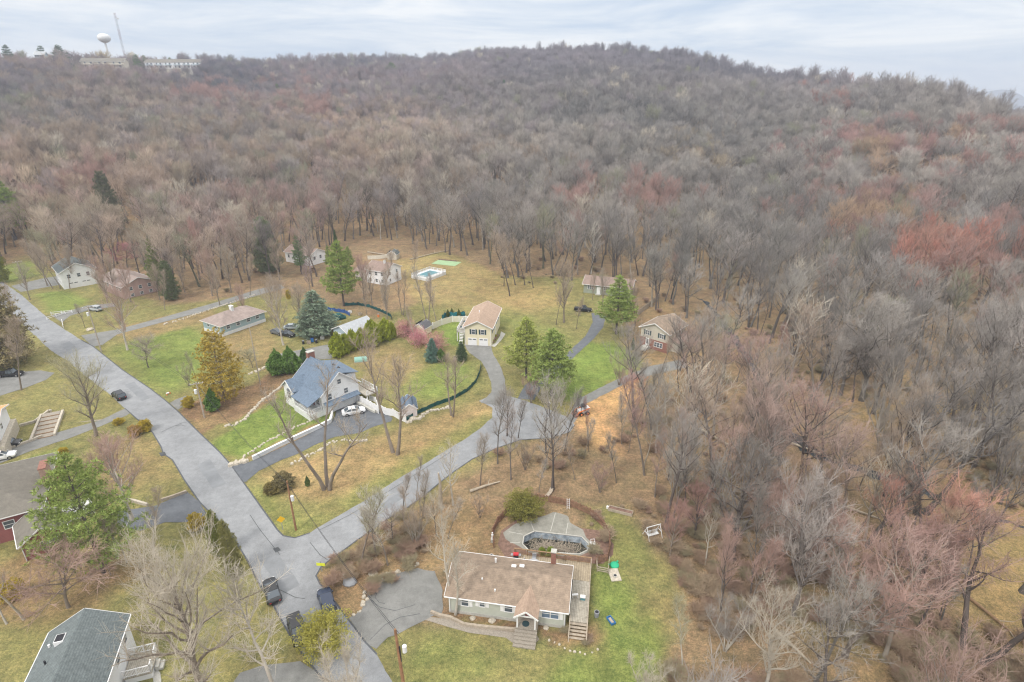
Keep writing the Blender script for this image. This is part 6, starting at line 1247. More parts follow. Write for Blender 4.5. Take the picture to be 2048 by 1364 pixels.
# red house ---------------------------------------------------------------------------------
c3, s3 = math.cos(R(30)), math.sin(R(30)); h = House(-69.4 - 13*c3, 68.2 - 13*s3, 30, 13, 15.5, 'siding_red', 'roof_grey', 4.6, 7.4, 'y', .5, hip=5.5, label='dark red house with grey hipped roof and stone chimney', name='red_house')
h.window('f', 9, 2.2, 1.2, 1.2); h.window('r', 3, 2.2, 1.2, 1.2); h.window('r', 12, 2.2, 1.4, 1.2); h.chimney(13.35, 6.4, -.1, 7.6, .9, 2.6, 'brick_tan', 'brick')
dsh = h.part('satellite_dish', MB().add([(6.2 + .45*math.cos(t_*math.pi/6), 11.0, 7.0 + .45*math.sin(t_*math.pi/6)) for t_ in range(12)] + [(6.2, 11.25, 7.0)], [(i, (i+1) % 12, 12) for i in range(12)]), 'white'); MB().bar((6.2, 11.2, 6.9), (6.2, 11.4, 6.0), .05).build('bracket', 'metal', dsh)
h = House(-67.9, 61.9, 43, 5.0, 5.4, 'siding_red', 'roof_grey', 3.0, 4.6, 'y', .4, label='small red gabled wing with white double window below the stone chimney', name='red_cottage'); h.window('f', 3.0, .9, 1.9, 1.2, None, 2, fm='white')
h.part('corner_board', MB().box(4.95,5.06,-.06,.05,-.1,3.0).box(-.06,.05,-.06,.05,-.1,3.0), 'white')
o = empty('side_porch', *G(150, 1030), 0, R(43), 'white porch railing half hidden under the big green pine', 'porch'); mb = MB(); rail(mb, [(-2.4,-1.4),(2.4,-1.4),(2.4,1.4),(-2.4,1.4)], .9, .95, 1.6, .14, .3); mb.build('railing', 'white', o); MB().box(-2.5,2.5,-1.5,1.5,-.1,.88).build('floor', 'white_wall', o)
wall_line('garden_wall', [(240,1001),(268,1004),(296,1012)], .5, .35, 'stone', 'pale low wall beside the dark driveway', 'wall'); wall_line('garden_wall', [(322,1003),(350,994),(374,985)], .5, .3, 'wood_grey', 'grey timber edge where the dark driveway meets the road', 'wall')
# slate-roofed house in the bottom corner ------------------------------------------------------
c18, s18 = math.cos(R(18)), math.sin(R(18)); h = House(-47.0, 32.6, 18, 7.3, 14.2, 'siding_white', 'roof_slate', 4.9, 7.0, 'y', .35, label='white house with slate grey roof and skylight in the bottom corner', name='slate_roofed_house')
for y_ in (12.3, 9.6, 6.2): h.window('r', y_, 2.9, .9, 1.1)
sk = h.part('skylight', MB().box(1.7,2.6,10.9,12.0,5.3,6.5), 'white'); MB().box(1.78,2.52,11.0,11.9,6.51,6.56).build('pane', 'dark', sk); h.part('vent_pipe', MB().tube([(1.5,9.0,5.5),(1.5,9.0,6.2)], .1, 8), 'dark'); h.part('roof_vent', MB().tube([(.9,11.6,5.2),(.9,11.6,5.75)], .12, 8), 'white')
V = [(-.6,4.4,5.0),(2.2,4.4,6.6),(5.6,4.4,5.2),(-.6,.0,5.0),(2.2,.0,6.6),(5.6,.0,5.2)]
d_ = empty('entry_deck', -47.0 + 8.6*c18 - 10.6*s18, 32.6 + 8.6*s18 + 10.6*c18, 0, R(18), 'white-railed entry deck on the side of the slate-roofed house', 'deck'); MB().box(-1.2,1.6,-1.6,1.6,.8,.98).build('floor', 'deck_grey', d_); mb = MB(); rail(mb, [(-1.1,1.5),(1.5,1.5),(1.5,.4)], .98, 1.0, 1.3, .12, .14); mb.build('railing', 'white', d_); mb = rail(MB(), [(1.5,-.8),(1.5,-1.5),(-1.1,-1.5)], .98, 1.0, 1.3, .12, .14); mb.build('railing', 'white', d_); MB().box(-1.1,1.5,-1.5,1.5,-.1,.78).build('skirt', 'white', d_); MB().box(1.62,2.0,-.7,.4,-.1,.6).box(2.02,2.4,-.7,.4,-.1,.3).build('step', 'concrete', d_)
# ridge: water tower, mast, condominiums, lookout ----------------------------------------------
def ray(px, py, r):
    u = (px - 1024) / FPX; v = (682 - py) / FPX; dx, dy, dz = u, CP + v * SP, -SP + v * CP; k = r / math.hypot(dx, dy); return dx*k, dy*k, CH + dz*k
x_, y_, zc = ray(208, 76, 900); gz = float(H(x_, y_)); o = empty('water_tower', x_, y_, gz, 0, 'white spheroid water tower above the wooded ridge', 'water tower'); zr = zc - gz; mb = MB(); P_, Rr = [], []
for k in range(11): t_ = k / 10 * math.pi; P_.append((0, 0, zr - 5.6 * math.cos(t_) * (.95 if k < 5 else .85))); Rr.append(max(.3, 6.9 * math.sin(t_) ** (.8 if k > 4 else 1.15)))
mb.tube(P_, Rr, 28); mb.build('tank', 'white_wall', o, smooth_=True); MB().tube([(0,0,-2),(0,0,zr-4.2)], [1.3,1.1], 12).build('stem', 'white_wall', o)
x_, y_, zt = ray(237, 26, 930); xb, yb, _ = ray(249, 110, 930); gz = float(H(xb, yb)); o = empty('radio_mast', xb, yb, gz, 0, 'thin red and white lattice radio mast on the ridge', 'mast'); Hm = zt - gz; dxm, dym = x_ - xb, y_ - yb
mb = MB(); C3 = [(1.1*math.cos(a_), 1.1*math.sin(a_)) for a_ in (0, 2.09, 4.19)]; mb2 = MB()
nseg = 26
for k in range(nseg):
    z0, z1 = Hm*k/nseg, Hm*(k+1)/nseg; t0, t1 = 0, 0
    for j in range(3):
        a_, b_ = C3[j], C3[(j+1) % 3]; tgt = mb if (k // 4) % 2 == 0 else mb2; tgt.bar((a_[0], a_[1], z0), (a_[0], a_[1], z1), .16); tgt.bar((a_[0], a_[1], z0), (b_[0], b_[1], z1), .09)
mb.build('lattice', 'mast_red', o); mb2.build('lattice', 'steel', o); MB().tube([(1.5,0,Hm-6),(3,0,Hm-6)], .9, 8).build('antenna', 'white_wall', o)
def condo(px, py, r, wpx, ang, wm, rm, label, units, storeys=2):
    x_, y_, z_ = ray(px, py, r); w_ = wpx / FPX * r; gz = float(H(x_, y_)); hh = storeys * 3.2
    h = House(x_, y_, ang, w_, 11, wm, rm, hh, hh + 3.2, 'x', .6, label=label, name='apartment_house', cat='apartments'); h.o.location.z = z_ - hh * .55; 
    MB().box(.3, w_-.3, .3, 10.7, -25, -.31).build('foundation', 'concrete', h.o)
    for k in range(units):
        xc = w_ * (k + .5) / units
        for s_ in range(storeys): h.window('f', xc - w_/units*.22, s_*3.2 + .9, 1.6, 1.6, None, 1); h.window('f', xc + w_/units*.2, s_*3.2 + .4, 2.0, 2.1, None, 1)
        h.part('balcony', MB().box(xc-w_/units*.4, xc+w_/units*.4, -1.8, -.02, 3.0, 3.9), 'siding_beige' if 'beige' in wm else 'siding_bluegrey')
condo(162, 128, 800, 60, 8, 'siding_beige', 'roof_grey', 'pale terraced apartments below the water tower', 3); condo(290, 130, 840, 92, -6, 'siding_white', 'roof_grey', 'blue-white row of hillside apartments right of the mast', 6)
condo(70, 115, 820, 12, 20, 'siding_bluegrey', 'roof_pale', 'small pale blue house among the ridge pines', 2)
for key, px, py, r, hh, wd, lb in [('pine0', 16, 112, 850, 33, 1.2, 'first dark pine on the ridge at the picture edge'), ('pine1', 84, 108, 850, 32, 1.1, 'dark pine on the ridge beside the pale blue house'), ('pine2', 118, 106, 850, 33, 1.3, 'widest dark pine on the ridge left of the water tower'), ('pine0', 272, 118, 850, 27, 1.1, 'first green pine right of the radio mast'), ('pine1', 288, 118, 860, 26, 1.1, 'second green pine right of the radio mast'),
        ('wood1', 306, 128, 815, 15, 1.2, 'first bare tree standing before the blue-white apartments'), ('wood3', 328, 130, 812, 17, 1.1, 'second bare tree standing before the blue-white apartments'), ('wood5', 352, 130, 815, 16, 1.2, 'bare tree before the right end of the blue-white apartments'), ('wood2', 188, 126, 785, 15, 1.2, 'bare tree standing before the pale terraced apartments'), ('spruce', 252, 124, 835, 18, 1.2, 'small light green conifer at the foot of the mast'), ('pine1', 340, 122, 870, 24, 1.2, 'green conifer behind the blue-white apartments'), ('pine2', 785, 172, 700, 27, 1.7, 'lone big green pine high on the wooded slope'), ('pine0', 561, 218, 560, 24, 1.0, 'narrow lone pine partway up the wooded slope'), ('hemlock', 1068, 392, 330, 19, .9, 'pale yellow-green leafing tree in the woods'), ('spruce', 1008, 205, 640, 21, .8, 'small dark conifer on the upper slope')]:
    x_, y_, z_ = ray(px, py, r)
    if py > 150:      # on the slope: stand it where the line of sight meets the ground
        r2 = 240
        while r2 < 1100:
            x_, y_, z_ = ray(px, py, r2)
            if z_ < float(H(x_, y_)): break
            r2 += 4
    plant(key, 0, 0, hh, wd, (.27,.23,.22) if 'bare tree' in lb else (.36,.40,.13) if r == 330 else ((.10,.16,.09) if 'dark' in lb else (.16,.22,.09)), BKD, 'bare_tree' if 'bare tree' in lb else 'pine_tree' if key != 'hemlock' else 'leafing_tree', lb, 'bare tree' if 'bare tree' in lb else 'pine tree' if key != 'hemlock' else 'tree', xy=(x_, y_))
x_, y_, z_ = ray(1858, 184, 560); gz = float(H(x_, y_)); o = empty('lookout_mast', x_, y_, gz, 0, 'small dark antenna tower poking above the ridge trees', 'mast'); hh = z_ + 4 - gz; MB().bar((0,0,0),(0,0,hh),.9).build('pole', 'dark', o); MB().box(-2.6,2.6,-.6,.6,hh-2.0,hh-1.2).box(-2,2,-.6,.6,hh-4.4,hh-3.6).build('crossarm', 'dark', o)
# ---------------------------------------------------------------- vehicles
CARM = {}
def car(px, py, ang, label, col, kind='car', name='parked_car', cat='car', L_=4.6, W=1.82, Ht=1.5, roofcol=None):
    x_, y_ = G(px, py); o = empty(name, x_, y_, .05, R(ang), label, cat)
    if col not in CARM: M['paint_%s' % (len(CARM))] = mat('car_paint', col, .25, 0, spec=.6); CARM[col] = 'paint_%s' % len(CARM)
    pm = CARM[col]; l = L_ / 2; w = W / 2; gc = .28
    # stations along the body: (x, half width, sill z, shoulder z)
    body = [(-l, w*.78, .45, .78), (-l+.15, w*.93, .32, .92), (-l*.6, w, gc, .97), (0, w, gc, .95), (l*.45, w, gc, .93), (l*.8, w*.95, .32, .82), (l-.08, w*.80, .38, .68)]
    mb = MB(); vs = []
    for (bx, bw, z0, z1) in body: vs += [(bx, -bw*.94, z0), (bx, -bw, (z0+z1)/2), (bx, -bw*.93, z1), (bx, -bw*.55, z1+.04), (bx, bw*.55, z1+.04), (bx, bw*.93, z1), (bx, bw, (z0+z1)/2), (bx, bw*.94, z0)]
    k = 8; fs = []
    for i in range(len(body)-1):
        for j in range(k): fs.append((i*k+j, (i+1)*k+j, (i+1)*k+(j+1) % k, i*k+(j+1) % k))
    fs += [tuple(range(k)), tuple((len(body)-1)*k + j for j in range(k))[::-1]]; mb.add(vs, fs); mb.build('body', pm, o, smooth_=False)
    if kind == 'pickup': cab = [(-.5, .9), (-.3, Ht), (.55, Ht), (1.15, .95)]
    elif kind == 'suv': cab = [(-l+.12, .93), (-l+.38, Ht-.02), (.35, Ht), (1.15, .95)]
    elif kind == 'van': cab = [(-l+.06, .93), (-l+.15, Ht), (l*.55, Ht), (l*.85, .9)]
    else: cab = [(-l*.80, .95), (-l*.42, Ht-.03), (.25, Ht), (1.2, .94)]
    def cabin(x0, x1, x2, x3, z0, z1, w0, w1): return [(x0,-w0,z0),(x1,-w1,z1),(x2,-w1,z1),(x3,-w0,z0),(x0,w0,z0),(x1,w1,z1),(x2,w1,z1),(x3,w0,z0)]
    (x0, z0), (x1, z1), (x2, _), (x3, z3) = cab; V = cabin(x0, x1, x2, x3, z0, z1-.03, w*.88, w*.72)
    MB().add(V, [(0,1,2,3)[::-1], (4,5,6,7), (0,4,5,1)[::-1], (2,6,7,3)[::-1]]).build('window', 'glass', o)
    mb = MB().box(x1-.04, x2+.04, -w*.73, w*.73, z1-.06, z1)
    for sg in (-1, 1):
        mb.bar((x0, sg*w*.88, z0), (x1, sg*w*.735, z1-.02), .07); mb.bar((x3, sg*w*.88, z3), (x2, sg*w*.735, z1-.02), .07); mb.bar(((x1+x2)/2-.1, sg*w*.89, .95), ((x1+x2)/2-.05, sg*w*.735, z1-.03), .07)
    mb.build('roof', roofcol or pm, o)
    if kind == 'pickup': MB().box(-l+.12, -.62, -w*.8, w*.8, .99, 1.01).build('bed', 'dark', o)
    for sx in (-l*.62, l*.64):
        for sg in (-1, 1):
            wh = MB().tube([(sx, sg*(w-.2), .33), (sx, sg*(w+.02), .33)], .34, 14).build('wheel', 'rubber', o); MB().tube([(sx, sg*(w+.021), .33), (sx, sg*(w+.035), .33)], .2, 10).build('rim', 'metal', wh)
    for sg in (-1, 1):
        MB().box(l-.2, l-.05, sg*w*.66-.14, sg*w*.66+.14, .60, .70).build('headlight', 'white', o); MB().box(-l-.01, -l+.06, sg*w*.62-.1, sg*w*.62+.1, .62, .78).build('taillight', 'red_paint', o)
        MB().box(.85, .98, sg*(w+.03)-.09, sg*(w+.03)+.09, .95, 1.07).build('mirror', pm, o)
    return o
NAVY = (.03,.045,.085); BLACKC = (.018,.019,.022); WHITEC = (.78,.79,.80); GREYC = (.13,.14,.15)
car(655, 1210, -62+180, 'navy blue car with glossy roof parked at the road edge', NAVY, 'suv', Ht=1.6, L_=4.8)
car(239, 795, 141, 'black car parked across the road behind thin branches', BLACKC, 'suv', Ht=1.6)
car(597, 1268, -58, 'black car half hidden under the pale bare tree', BLACKC, 'suv', Ht=1.6); car(545, 1188, 122, 'dark car beside the kerb veiled by huge tree twigs', BLACKC, 'car')
car(708, 827, 22, 'white car parked in front of the garage doors', WHITEC, 'car', roofcol='white', L_=4.7)
car(22, 752, 8, 'dark pickup truck on the far left driveway', BLACKC, 'pickup', 'pickup_truck', 'pickup truck', 5.4, 1.9, 1.75)
car(1166, 622, -12, 'black pickup truck parked at the end of the drive in the field', BLACKC, 'pickup', 'pickup_truck', 'pickup truck', 5.4, 1.9, 1.75)
car(1253, 612, 40, 'black car with pale hood behind the full pine', BLACKC, 'suv', Ht=1.6); car(3, 918, 25, 'white car cut by the picture edge on the left driveway', WHITEC, 'suv', Ht=1.6, roofcol='white')
car(15, 893, 20, 'black car under the double porch', BLACKC, 'suv', Ht=1.6); car(240, 552, 150, 'dark car parked behind the pink house', BLACKC, 'car'); car(252, 548, 150, 'grey car next to the one behind the pink house', GREYC, 'car')
car(556, 668, -30, 'grey junk car nearest the gnarled tree', GREYC, 'car'); car(575, 672, -20, 'dark junk car to the right of the gnarled tree', BLACKC, 'car'); car(585, 658, 10, 'grey junk car behind the gnarled tree', (.33,.37,.38), 'car'); car(191, 621, 160, 'silver car on the short far driveway', (.45,.48,.5), 'suv', Ht=1.6)
# compact loader on the dirt lot
x_, y_ = G(1165, 828); o = empty('skid_steer_loader', x_, y_, 0, R(200), 'small white and orange skid steer loader on the bare dirt', 'loader')
MB().box(-1.2,1.0,-.55,.55,.45,1.15).box(-1.3,-.5,-.6,.6,1.1,1.55).build('body', 'white', o); mb = MB()
for sx in (-.45, .65):
    for sg in (-.55, .55): mb.bar((sx, sg, 1.1), (sx, sg, 2.05), .1)
mb.box(-.55,.75,-.62,.62,2.0,2.12).build('cab', 'dark', o)
for sx in (-.75, .65):
    for sg in (-1, 1): wh = MB().tube([(sx, sg*.58, .42), (sx, sg*.9, .42)], .42, 14).build('wheel', 'rubber', o); MB().tube([(sx, sg*.905, .42), (sx, sg*.93, .42)], .22, 10).build('rim', 'orange_paint', wh)
for sg in (-1, 1): MB().bar((-1.2, sg*.75, 1.5), (1.2, sg*.75, 1.0), .16, .2).bar((1.2, sg*.75, 1.0), (1.5, sg*.75, .4), .16, .2).build('lift_arm', 'orange_paint', o)
MB().box(1.45,2.1,-.95,.95,.05,.15).box(1.4,1.5,-.95,.95,.15,.75).box(1.5,2.0,-.95,-.9,.15,.5).box(1.5,2.0,.9,.95,.15,.5).build('bucket', 'brick', o)
# utility poles and wires
def pole(px, py, ytop, label, lean=(0, 0), arm=True, m_='pole_wood', trans=False, ang=40, hh=None, r=.16):
    x_, y_ = G(px, py); hh = hh or top_z(px, py, ytop); o = empty('utility_pole', x_, y_, 0, R(ang), label, 'utility pole'); lx, ly = lean
    ux = lambda z: (lx*z/hh, ly*z/hh, z)
    MB().tube([ux(-.5*0), ux(hh*.5), ux(hh)], [r, r*.85, r*.65], 10).build('pole', m_, o)
    if arm:
        mb = MB(); c_ = ux(hh-.35); mb.bar((c_[0]-1.2, c_[1]+.15, c_[2]), (c_[0]+1.2, c_[1]+.15, c_[2]), .11, .13); mb.build('crossarm', 'pole_grey', o); mb = MB()
        for s1 in (-1.1, -.4, .4, 1.1): mb.tube([(c_[0]+s1, c_[1]+.15, c_[2]+.07), (c_[0]+s1, c_[1]+.15, c_[2]+.25)], .05, 6)
        mb.build('insulator', 'white', o)
    if trans: c_ = ux(hh-1.9); t_ = MB().tube([(c_[0]-.45, c_[1], c_[2]-.5), (c_[0]-.45, c_[1], c_[2]+.4)], .27, 12).build('transformer', 'white_wall', o)
    return (x_, y_, hh, ang)
pA = pole(409, 835, 765, 'grey utility pole with crossarm and white transformer', m_='pole_grey', trans=True, ang=25)
pB = pole(592, 1060, 962, 'brown utility pole on the grass corner near the yellow sign', arm=False, ang=-20)
pC = pole(812, 1400, 1262, 'tall leaning brown pole at the bottom of the picture', m_='pole_wood', lean=(-.4, .2), arm=False, r=.2, ang=0)
pD = pole(203, 703, 613, 'utility pole between the two driveways on the left', m_='pole_grey', trans=True, ang=25); pE = pole(52, 575, 522, 'grey utility pole at the far left junction', m_='pole_grey', ang=40); pF = pole(521, 770, 655, 'plain pole beside the golden cedar', m_='pole_grey', arm=False, r=.12)
for nm_, (px, py, zc_, m_) in {'pale transformer box on the brown corner pole': (592, 1060, None, 'white_wall')}.items():
    x_, y_ = G(px, py)
for (p_, off) in ((pB, 5.6), (pC, 7.4)):
    o = [q for q in bpy.data.objects if q.name.startswith('utility_pole') and abs(q.location.x - p_[0]) < .01][0]; MB().tube([(.42, 0, off), (.42, 0, off+.8)], .24, 12).build('transformer', 'white_wall', o)
    MB().bar((-.1, .1, off-1.6), (-.1, .1, off+.6), .12).build('cable_guard', 'dark', o)
def wire(a_, b_, label, sag=.8, n=1, r=.022, dz=(0,)):
    o = empty('power_line', a_[0], a_[1], 0, 0, label, 'power line'); mb = MB()
    for k, d_ in enumerate(dz):
        pts_ = []
        for i in range(17): t_ = i/16; pts_.append(((b_[0]-a_[0])*t_ + (k*.35), (b_[1]-a_[1])*t_, a_[2]*(1-t_) + b_[2]*t_ - .3 + d_ - sag*4*t_*(1-t_)))
        mb.tube(pts_, r, 4, False)
    mb.build('cable', 'dark', o)
wire(pA, pB, 'thin dark wires slung from the transformer pole to the corner pole', dz=(0, -.9)); wire(pB, pC, 'thin dark wires crossing above the ranch driveway', dz=(0, -1.1)); wire(pD, pA, 'thin wires above the long lot to the transformer pole', dz=(0, -.9)); wire(pE, pD, 'far wires along the wide road', dz=(0,))
# signs
def sign(px, py, ytop, label, m_, shape, ang, w_=.75):
    x_, y_ = G(px, py); hh = top_z(px, py, ytop); o = empty('road_sign', x_, y_, 0, R(ang), label, 'road sign'); MB().box(-.04,.04,-.02,.04,0,hh-.1).build('post', 'steel', o); z_ = hh - w_*.6
    if shape == 'diamond': MB().add([(0,-.04,z_-w_*.7),(w_*.7,-.04,z_),(0,-.04,z_+w_*.7),(-w_*.7,-.04,z_),(0,-.02,z_-w_*.7),(w_*.7,-.02,z_),(0,-.02,z_+w_*.7),(-w_*.7,-.02,z_)], [(0,1,2,3),(7,6,5,4),(0,4,5,1),(1,5,6,2),(2,6,7,3),(3,7,4,0)]).build('panel', m_, o)
    else: MB().box(-w_/2,w_/2,-.04,-.02,z_-.2,z_+.3).build('panel', m_, o)
sign(566, 1060, 1033, 'yellow diamond warning sign at the road corner', 'yellow_sign', 'diamond', 20, .85); sign(644, 1143, 1121, 'small lime yellow sign at the mouth of the side road', 'lime_sign', 'rect', -5, 1.2)
# green box tent, tarps, junk, stones
o = empty('garden_tunnel', *G(722, 722), 0, R(15), 'mint green covered cold frame on the back lawn', 'cold frame'); MB().tube([(-1.5,0,.25),(1.5,0,.25)], .9, 14).build('cover', 'tarp_mint', o); MB().box(-1.6,1.6,-.95,.95,0,.16).build('base', 'wood_grey', o)
o = empty('ground_tarp', *G(893, 526), 0, R(-20), 'pale green rectangle of fabric spread on the dry field', 'tarp'); MB().box(-5,5,-3,3,.02,.07).build('sheet', 'tarp_green', o); MB().bar((-4.9,3.1,.2),(3,3.3,.2),.5,.35).build('soil_ridge', 'mulch', o)
o = empty('tarp_heap', *G(672, 640), 0, .4, 'heap under dark green tarpaulin behind the blue-grey spruce', 'tarp'); MB().tube([(-2.6,0,.1),(-1,0,.8),(1,.3,.9),(2.8,.2,.2)], [.6,1.1,1.2,.5], 8).build('cover', 'mesh_green', o)
jr = random.Random(4)
JUNK = [('oil_drum', 607, 688, 'black drum at the edge of the paved yard'), ('blue_bin', 625, 684, 'blue bin farther from the garage'), ('blue_bin', 655, 670, 'blue bin against the pale garage'), ('crate', 618, 687, 'wooden crate between the drums'), ('crate', 645, 678, 'pale crate near the pale garage'), ('crate', 611, 672, 'tan crate on the grass by the junk cars'), ('oil_drum', 633, 686, 'dark drum nearest the garage door'), ('crate', 700, 626, 'white box of building waste behind the garage'), ('crate', 720, 630, 'brown box of building waste behind the garage'), ('oil_drum', 757, 634, 'rusty drum inside the netted yard')]
for nm, px, py, lb in JUNK:
    x_, y_ = G(px, py); o = empty(nm, x_, y_, 0, jr.uniform(0, 3), lb, 'drum' if 'drum' in nm else ('bin' if 'bin' in nm else 'crate'))
    if nm == 'oil_drum': MB().tube([(0,0,0),(0,0,.9)], .3, 12).build('body', 'dark' if 'rusty' not in lb else 'orange_paint', o); MB().tube([(0,0,.9),(0,0,.94)], .32, 12).build('rim', 'steel', o)
    elif nm == 'blue_bin': MB().box(-.35,.35,-.35,.35,.1,1.0).build('body', 'blue_plastic', o); MB().box(-.38,.38,-.38,.38,1.0,1.08).build('lid', 'tarp_blue', o); MB().tube([(-.3,.3,.1),(.3,.3,.1)], .1, 8).build('wheel', 'rubber', o)
    else:
        m_ = 'white' if 'white' in lb or 'pale' in lb else 'wood_grey'; mb = MB()
        for z_ in (.05, .3, .55): mb.box(-.5,.5,-.4,-.36,z_,z_+.18).box(-.5,.5,.36,.4,z_,z_+.18).box(-.5,-.46,-.36,.36,z_,z_+.18).box(.46,.5,-.36,.36,z_,z_+.18)
        mb.build('slats', m_, o); MB().box(-.45,.45,-.35,.35,0,.12).build('bottom', 'wood_brown', o)
def stones(name, pts, label, step=.55, sz=.3, jit=.25, m_='stone', cat='stone border'):
    P = resample([G(*p) for p in pts], step); x0, y0 = P[0]; mb = MB(); r_ = random.Random(len(P) + int(pts[0][0])); o = empty(name, x0, y0, 0, 0, label, cat)
    for p in P:
        for rep in range(2):
            cx_, cy_ = p[0]-x0 + r_.uniform(-jit, jit), p[1]-y0 + r_.uniform(-jit, jit); s = sz * r_.uniform(.55, 1.3); n_ = 7; a0 = r_.uniform(0, 6)
            q = [(cx_ + s*math.cos(a0+k*6.283/n_)*r_.uniform(.75,1.1), cy_ + s*math.sin(a0+k*6.283/n_)*r_.uniform(.75,1.1)) for k in range(n_)]
            V = [(a_, b_, -.05) for a_, b_ in q] + [(cx_+(a_-cx_)*.75, cy_+(b_-cy_)*.75, s*.6) for a_, b_ in q]; mb.add(V, [(k, (k+1) % n_, n_+(k+1) % n_, n_+k) for k in range(n_)] + [tuple(range(n_, 2*n_))])
    mb.build('stones', m_, o)
stones('stone_border', [(452,852),(470,850),(490,838),(505,820),(530,797),(560,775),(580,764)], 'pale rubble edging between mulch bed and front lawn', .5, .32)
stones('stone_border', [(463,927),(480,920),(500,905),(540,880),(590,855),(620,842)], 'stone edging along the planted strip above the white wall', .6, .25)
stones('rubble_bank', [(468,928),(480,925),(490,924)], 'heap of flat pale stones at the dark driveway mouth', .3, .55, .4)
stones('stone_border', [(585,927),(610,915),(640,900),(660,885),(690,880),(730,882)], 'curving stone row across the brown leaf litter', .55, .3)
stones('stone_border', [(815,845),(835,838),(860,822),(900,815)], 'scattered stones below the curved green netting', .45, .38, .35)
stones('stone_border', [(728,1205),(734,1185),(740,1172),(755,1160),(775,1150),(800,1142),(830,1130)], 'rock border round the ranch house driveway', .55, .3, .35)
stones('stone_border', [(706,1228),(718,1222),(726,1212)], 'light stones at the kerb corner of the ranch driveway', .5, .25)
stones('stone_border', [(328,648),(360,640),(410,622),(460,606),(510,590)], 'line of rubble along the long driveway', .9, .3, .4); stones('stone_border', [(1195,1300),(1185,1305),(1170,1308),(1140,1302),(1120,1290),(1100,1280)], 'small stones edging the round bed by the deck stairs', .5, .16, .1)
stones('stone_border', [(555,728),(525,738),(500,748)], 'grey stones beside the old side driveway', .6, .4, .5)
for k, (px, py, s, lb) in enumerate([(746,1148,.6,'pale boulder on the corner bank'), (695,1150,.8,'grey boulder near the lime yellow sign'), (700,1165,.9,'flat dark rock beside the grey boulder'), (180,660,.9,'rounded boulder on the grass by the pole'), (826,838,.7,'boulder just below the pale shed'), (945,1237,.35,'white rock in the bed beneath the ranch windows'), (1092,1256,.35,'white rock by the ranch front steps'), (984,1242,.45,'white ornament rock in the ranch bed')]):
    x_, y_ = G(px, py); o = MB(); r_ = random.Random(k); n_ = 9; rings = [(1.0,-.1),(1.05,.25),(.8,.55),(.35,.72)]; V = [(s*f_*math.cos(j*6.283/n_)*r_.uniform(.8,1.15), s*f_*math.sin(j*6.283/n_)*r_.uniform(.8,1.1), s*z_*r_.uniform(.85,1.1)) for f_, z_ in rings for j in range(n_)]
    F = [(i*n_+j, i*n_+(j+1) % n_, (i+1)*n_+(j+1) % n_, (i+1)*n_+j) for i in range(3) for j in range(n_)] + [tuple(3*n_+j for j in range(n_))]; q = o.add(V, F).build('boulder', 'stone' if 'dark' not in lb else 'steel', None, (x_, y_, 0)); tag(q, lb, 'rock')
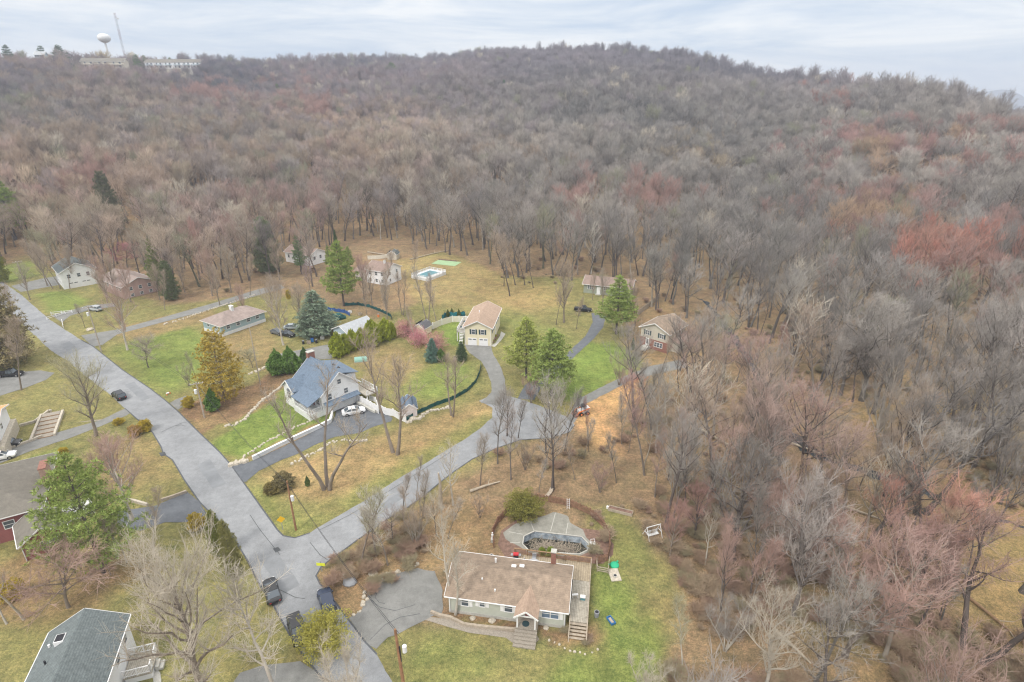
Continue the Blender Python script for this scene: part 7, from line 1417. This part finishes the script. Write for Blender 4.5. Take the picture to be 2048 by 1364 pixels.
# fallen logs
LOGS = [(1548,1262,1622,1330,'pale fallen trunk on the brown floor at the bottom woods'), (1822,1145,1850,1168,'short white fallen trunk among the red maples'), (1905,1172,2060,1300,'long dark fallen trunk across the yellow clearing'), (1400,860,1520,930,'fallen trunk near the creek'), (1560,880,1690,930,'fallen log beside the lower creek'), (820,520,900,500,'fallen trunk at the back of the dry field'), (735,505,800,515,'old log behind the slate-roofed shed'), (1450,560,1560,540,'dark fallen trunk under the far creek trees'), (940,985,1000,965,'heap-side log on the brush bank'), (1640,1000,1760,1040,'long grey fallen trunk in the open woods'), (1785,1220,1800,1350,'pale broken trunk lying toward the camera')]
for x1, y1, x2, y2, lb in LOGS:
    a_, b_ = G(x1, y1), G(x2, y2); o = empty('fallen_log', *a_, 0, 0, lb, 'log'); dx, dy = b_[0]-a_[0], b_[1]-a_[1]; MB().tube([(0,0,.25),(dx*.5,dy*.5,.35),(dx,dy,.2)], [.24,.19,.1], 8).build('trunk', 'bark_log' if 'dark' not in lb else 'wood_brown', o)
    MB().tube([(dx*.6,dy*.6,.3),(dx*.7-dy*.12,dy*.7+dx*.12,.9)], [.08,.03], 6).tube([(dx*.75,dy*.75,.3),(dx*.9+dy*.1,dy*.9-dx*.1,.6)], [.07,.03], 6).build('branch', 'bark_log', o)
o = empty('dead_trunk', *G(882, 1015), 0, 0, 'broken dead trunk standing by the side road', 'dead tree'); MB().tube([(0,0,-.2),(0,0,2.5),(.1,0,5.0),(-.1,0,6.6)], [.4,.3,.2,.12], 10).build('trunk', 'bark_log', o); MB().tube([(0,0,2.4),(1.5,.4,4.2)], [.14,.05], 6).build('branch', 'bark_log', o)
for px, py, rz_, lb in ((113, 634, 70, 'white rail fence piece at the near side of the short drive'), (124, 628, 20, 'white rail fence piece at the far side of the short drive'), (126, 650, -52, 'white rail fence along the road verge')):
    x_, y_ = G(px, py); o = empty('rail_fence', x_, y_, 0, R(rz_), lb, 'fence'); mb = MB(); mb.bar((-2.6,0,.4),(2.6,0,.4),.08); mb.bar((-2.6,0,.85),(2.6,0,.85),.08); mb.build('rail', 'white', o)
    for s1 in (-2.6, 0, 2.6): MB().box(s1-.08,s1+.08,-.08,.08,-.1,1.0).build('post', 'white', o)
x_, y_ = G(1098, 815); o = empty('mailbox', x_, y_, 0, .5, 'white mailbox at the rim of the turning circle', 'mailbox'); MB().box(-.05,.05,-.05,.05,0,1.0).build('post', 'white', o); MB().box(-.16,.16,-.3,.3,1.0,1.3).build('box', 'white', o)
x_, y_ = G(336, 789); o = empty('tricycle', x_, y_, 0, .9, 'white and orange toy trike on the verge', 'toy'); MB().box(-.3,.3,-.15,.15,.25,.45).build('body', 'white', o); MB().tube([(.4,-.05,.2),(.4,.05,.2)], .22, 10).tube([(-.3,-.3,.15),(-.3,-.2,.15)], .15, 10).build('wheel', 'orange_paint', o); MB().bar((.3,0,.4),(.35,0,.75),.05).build('handlebar', 'orange_paint', o)
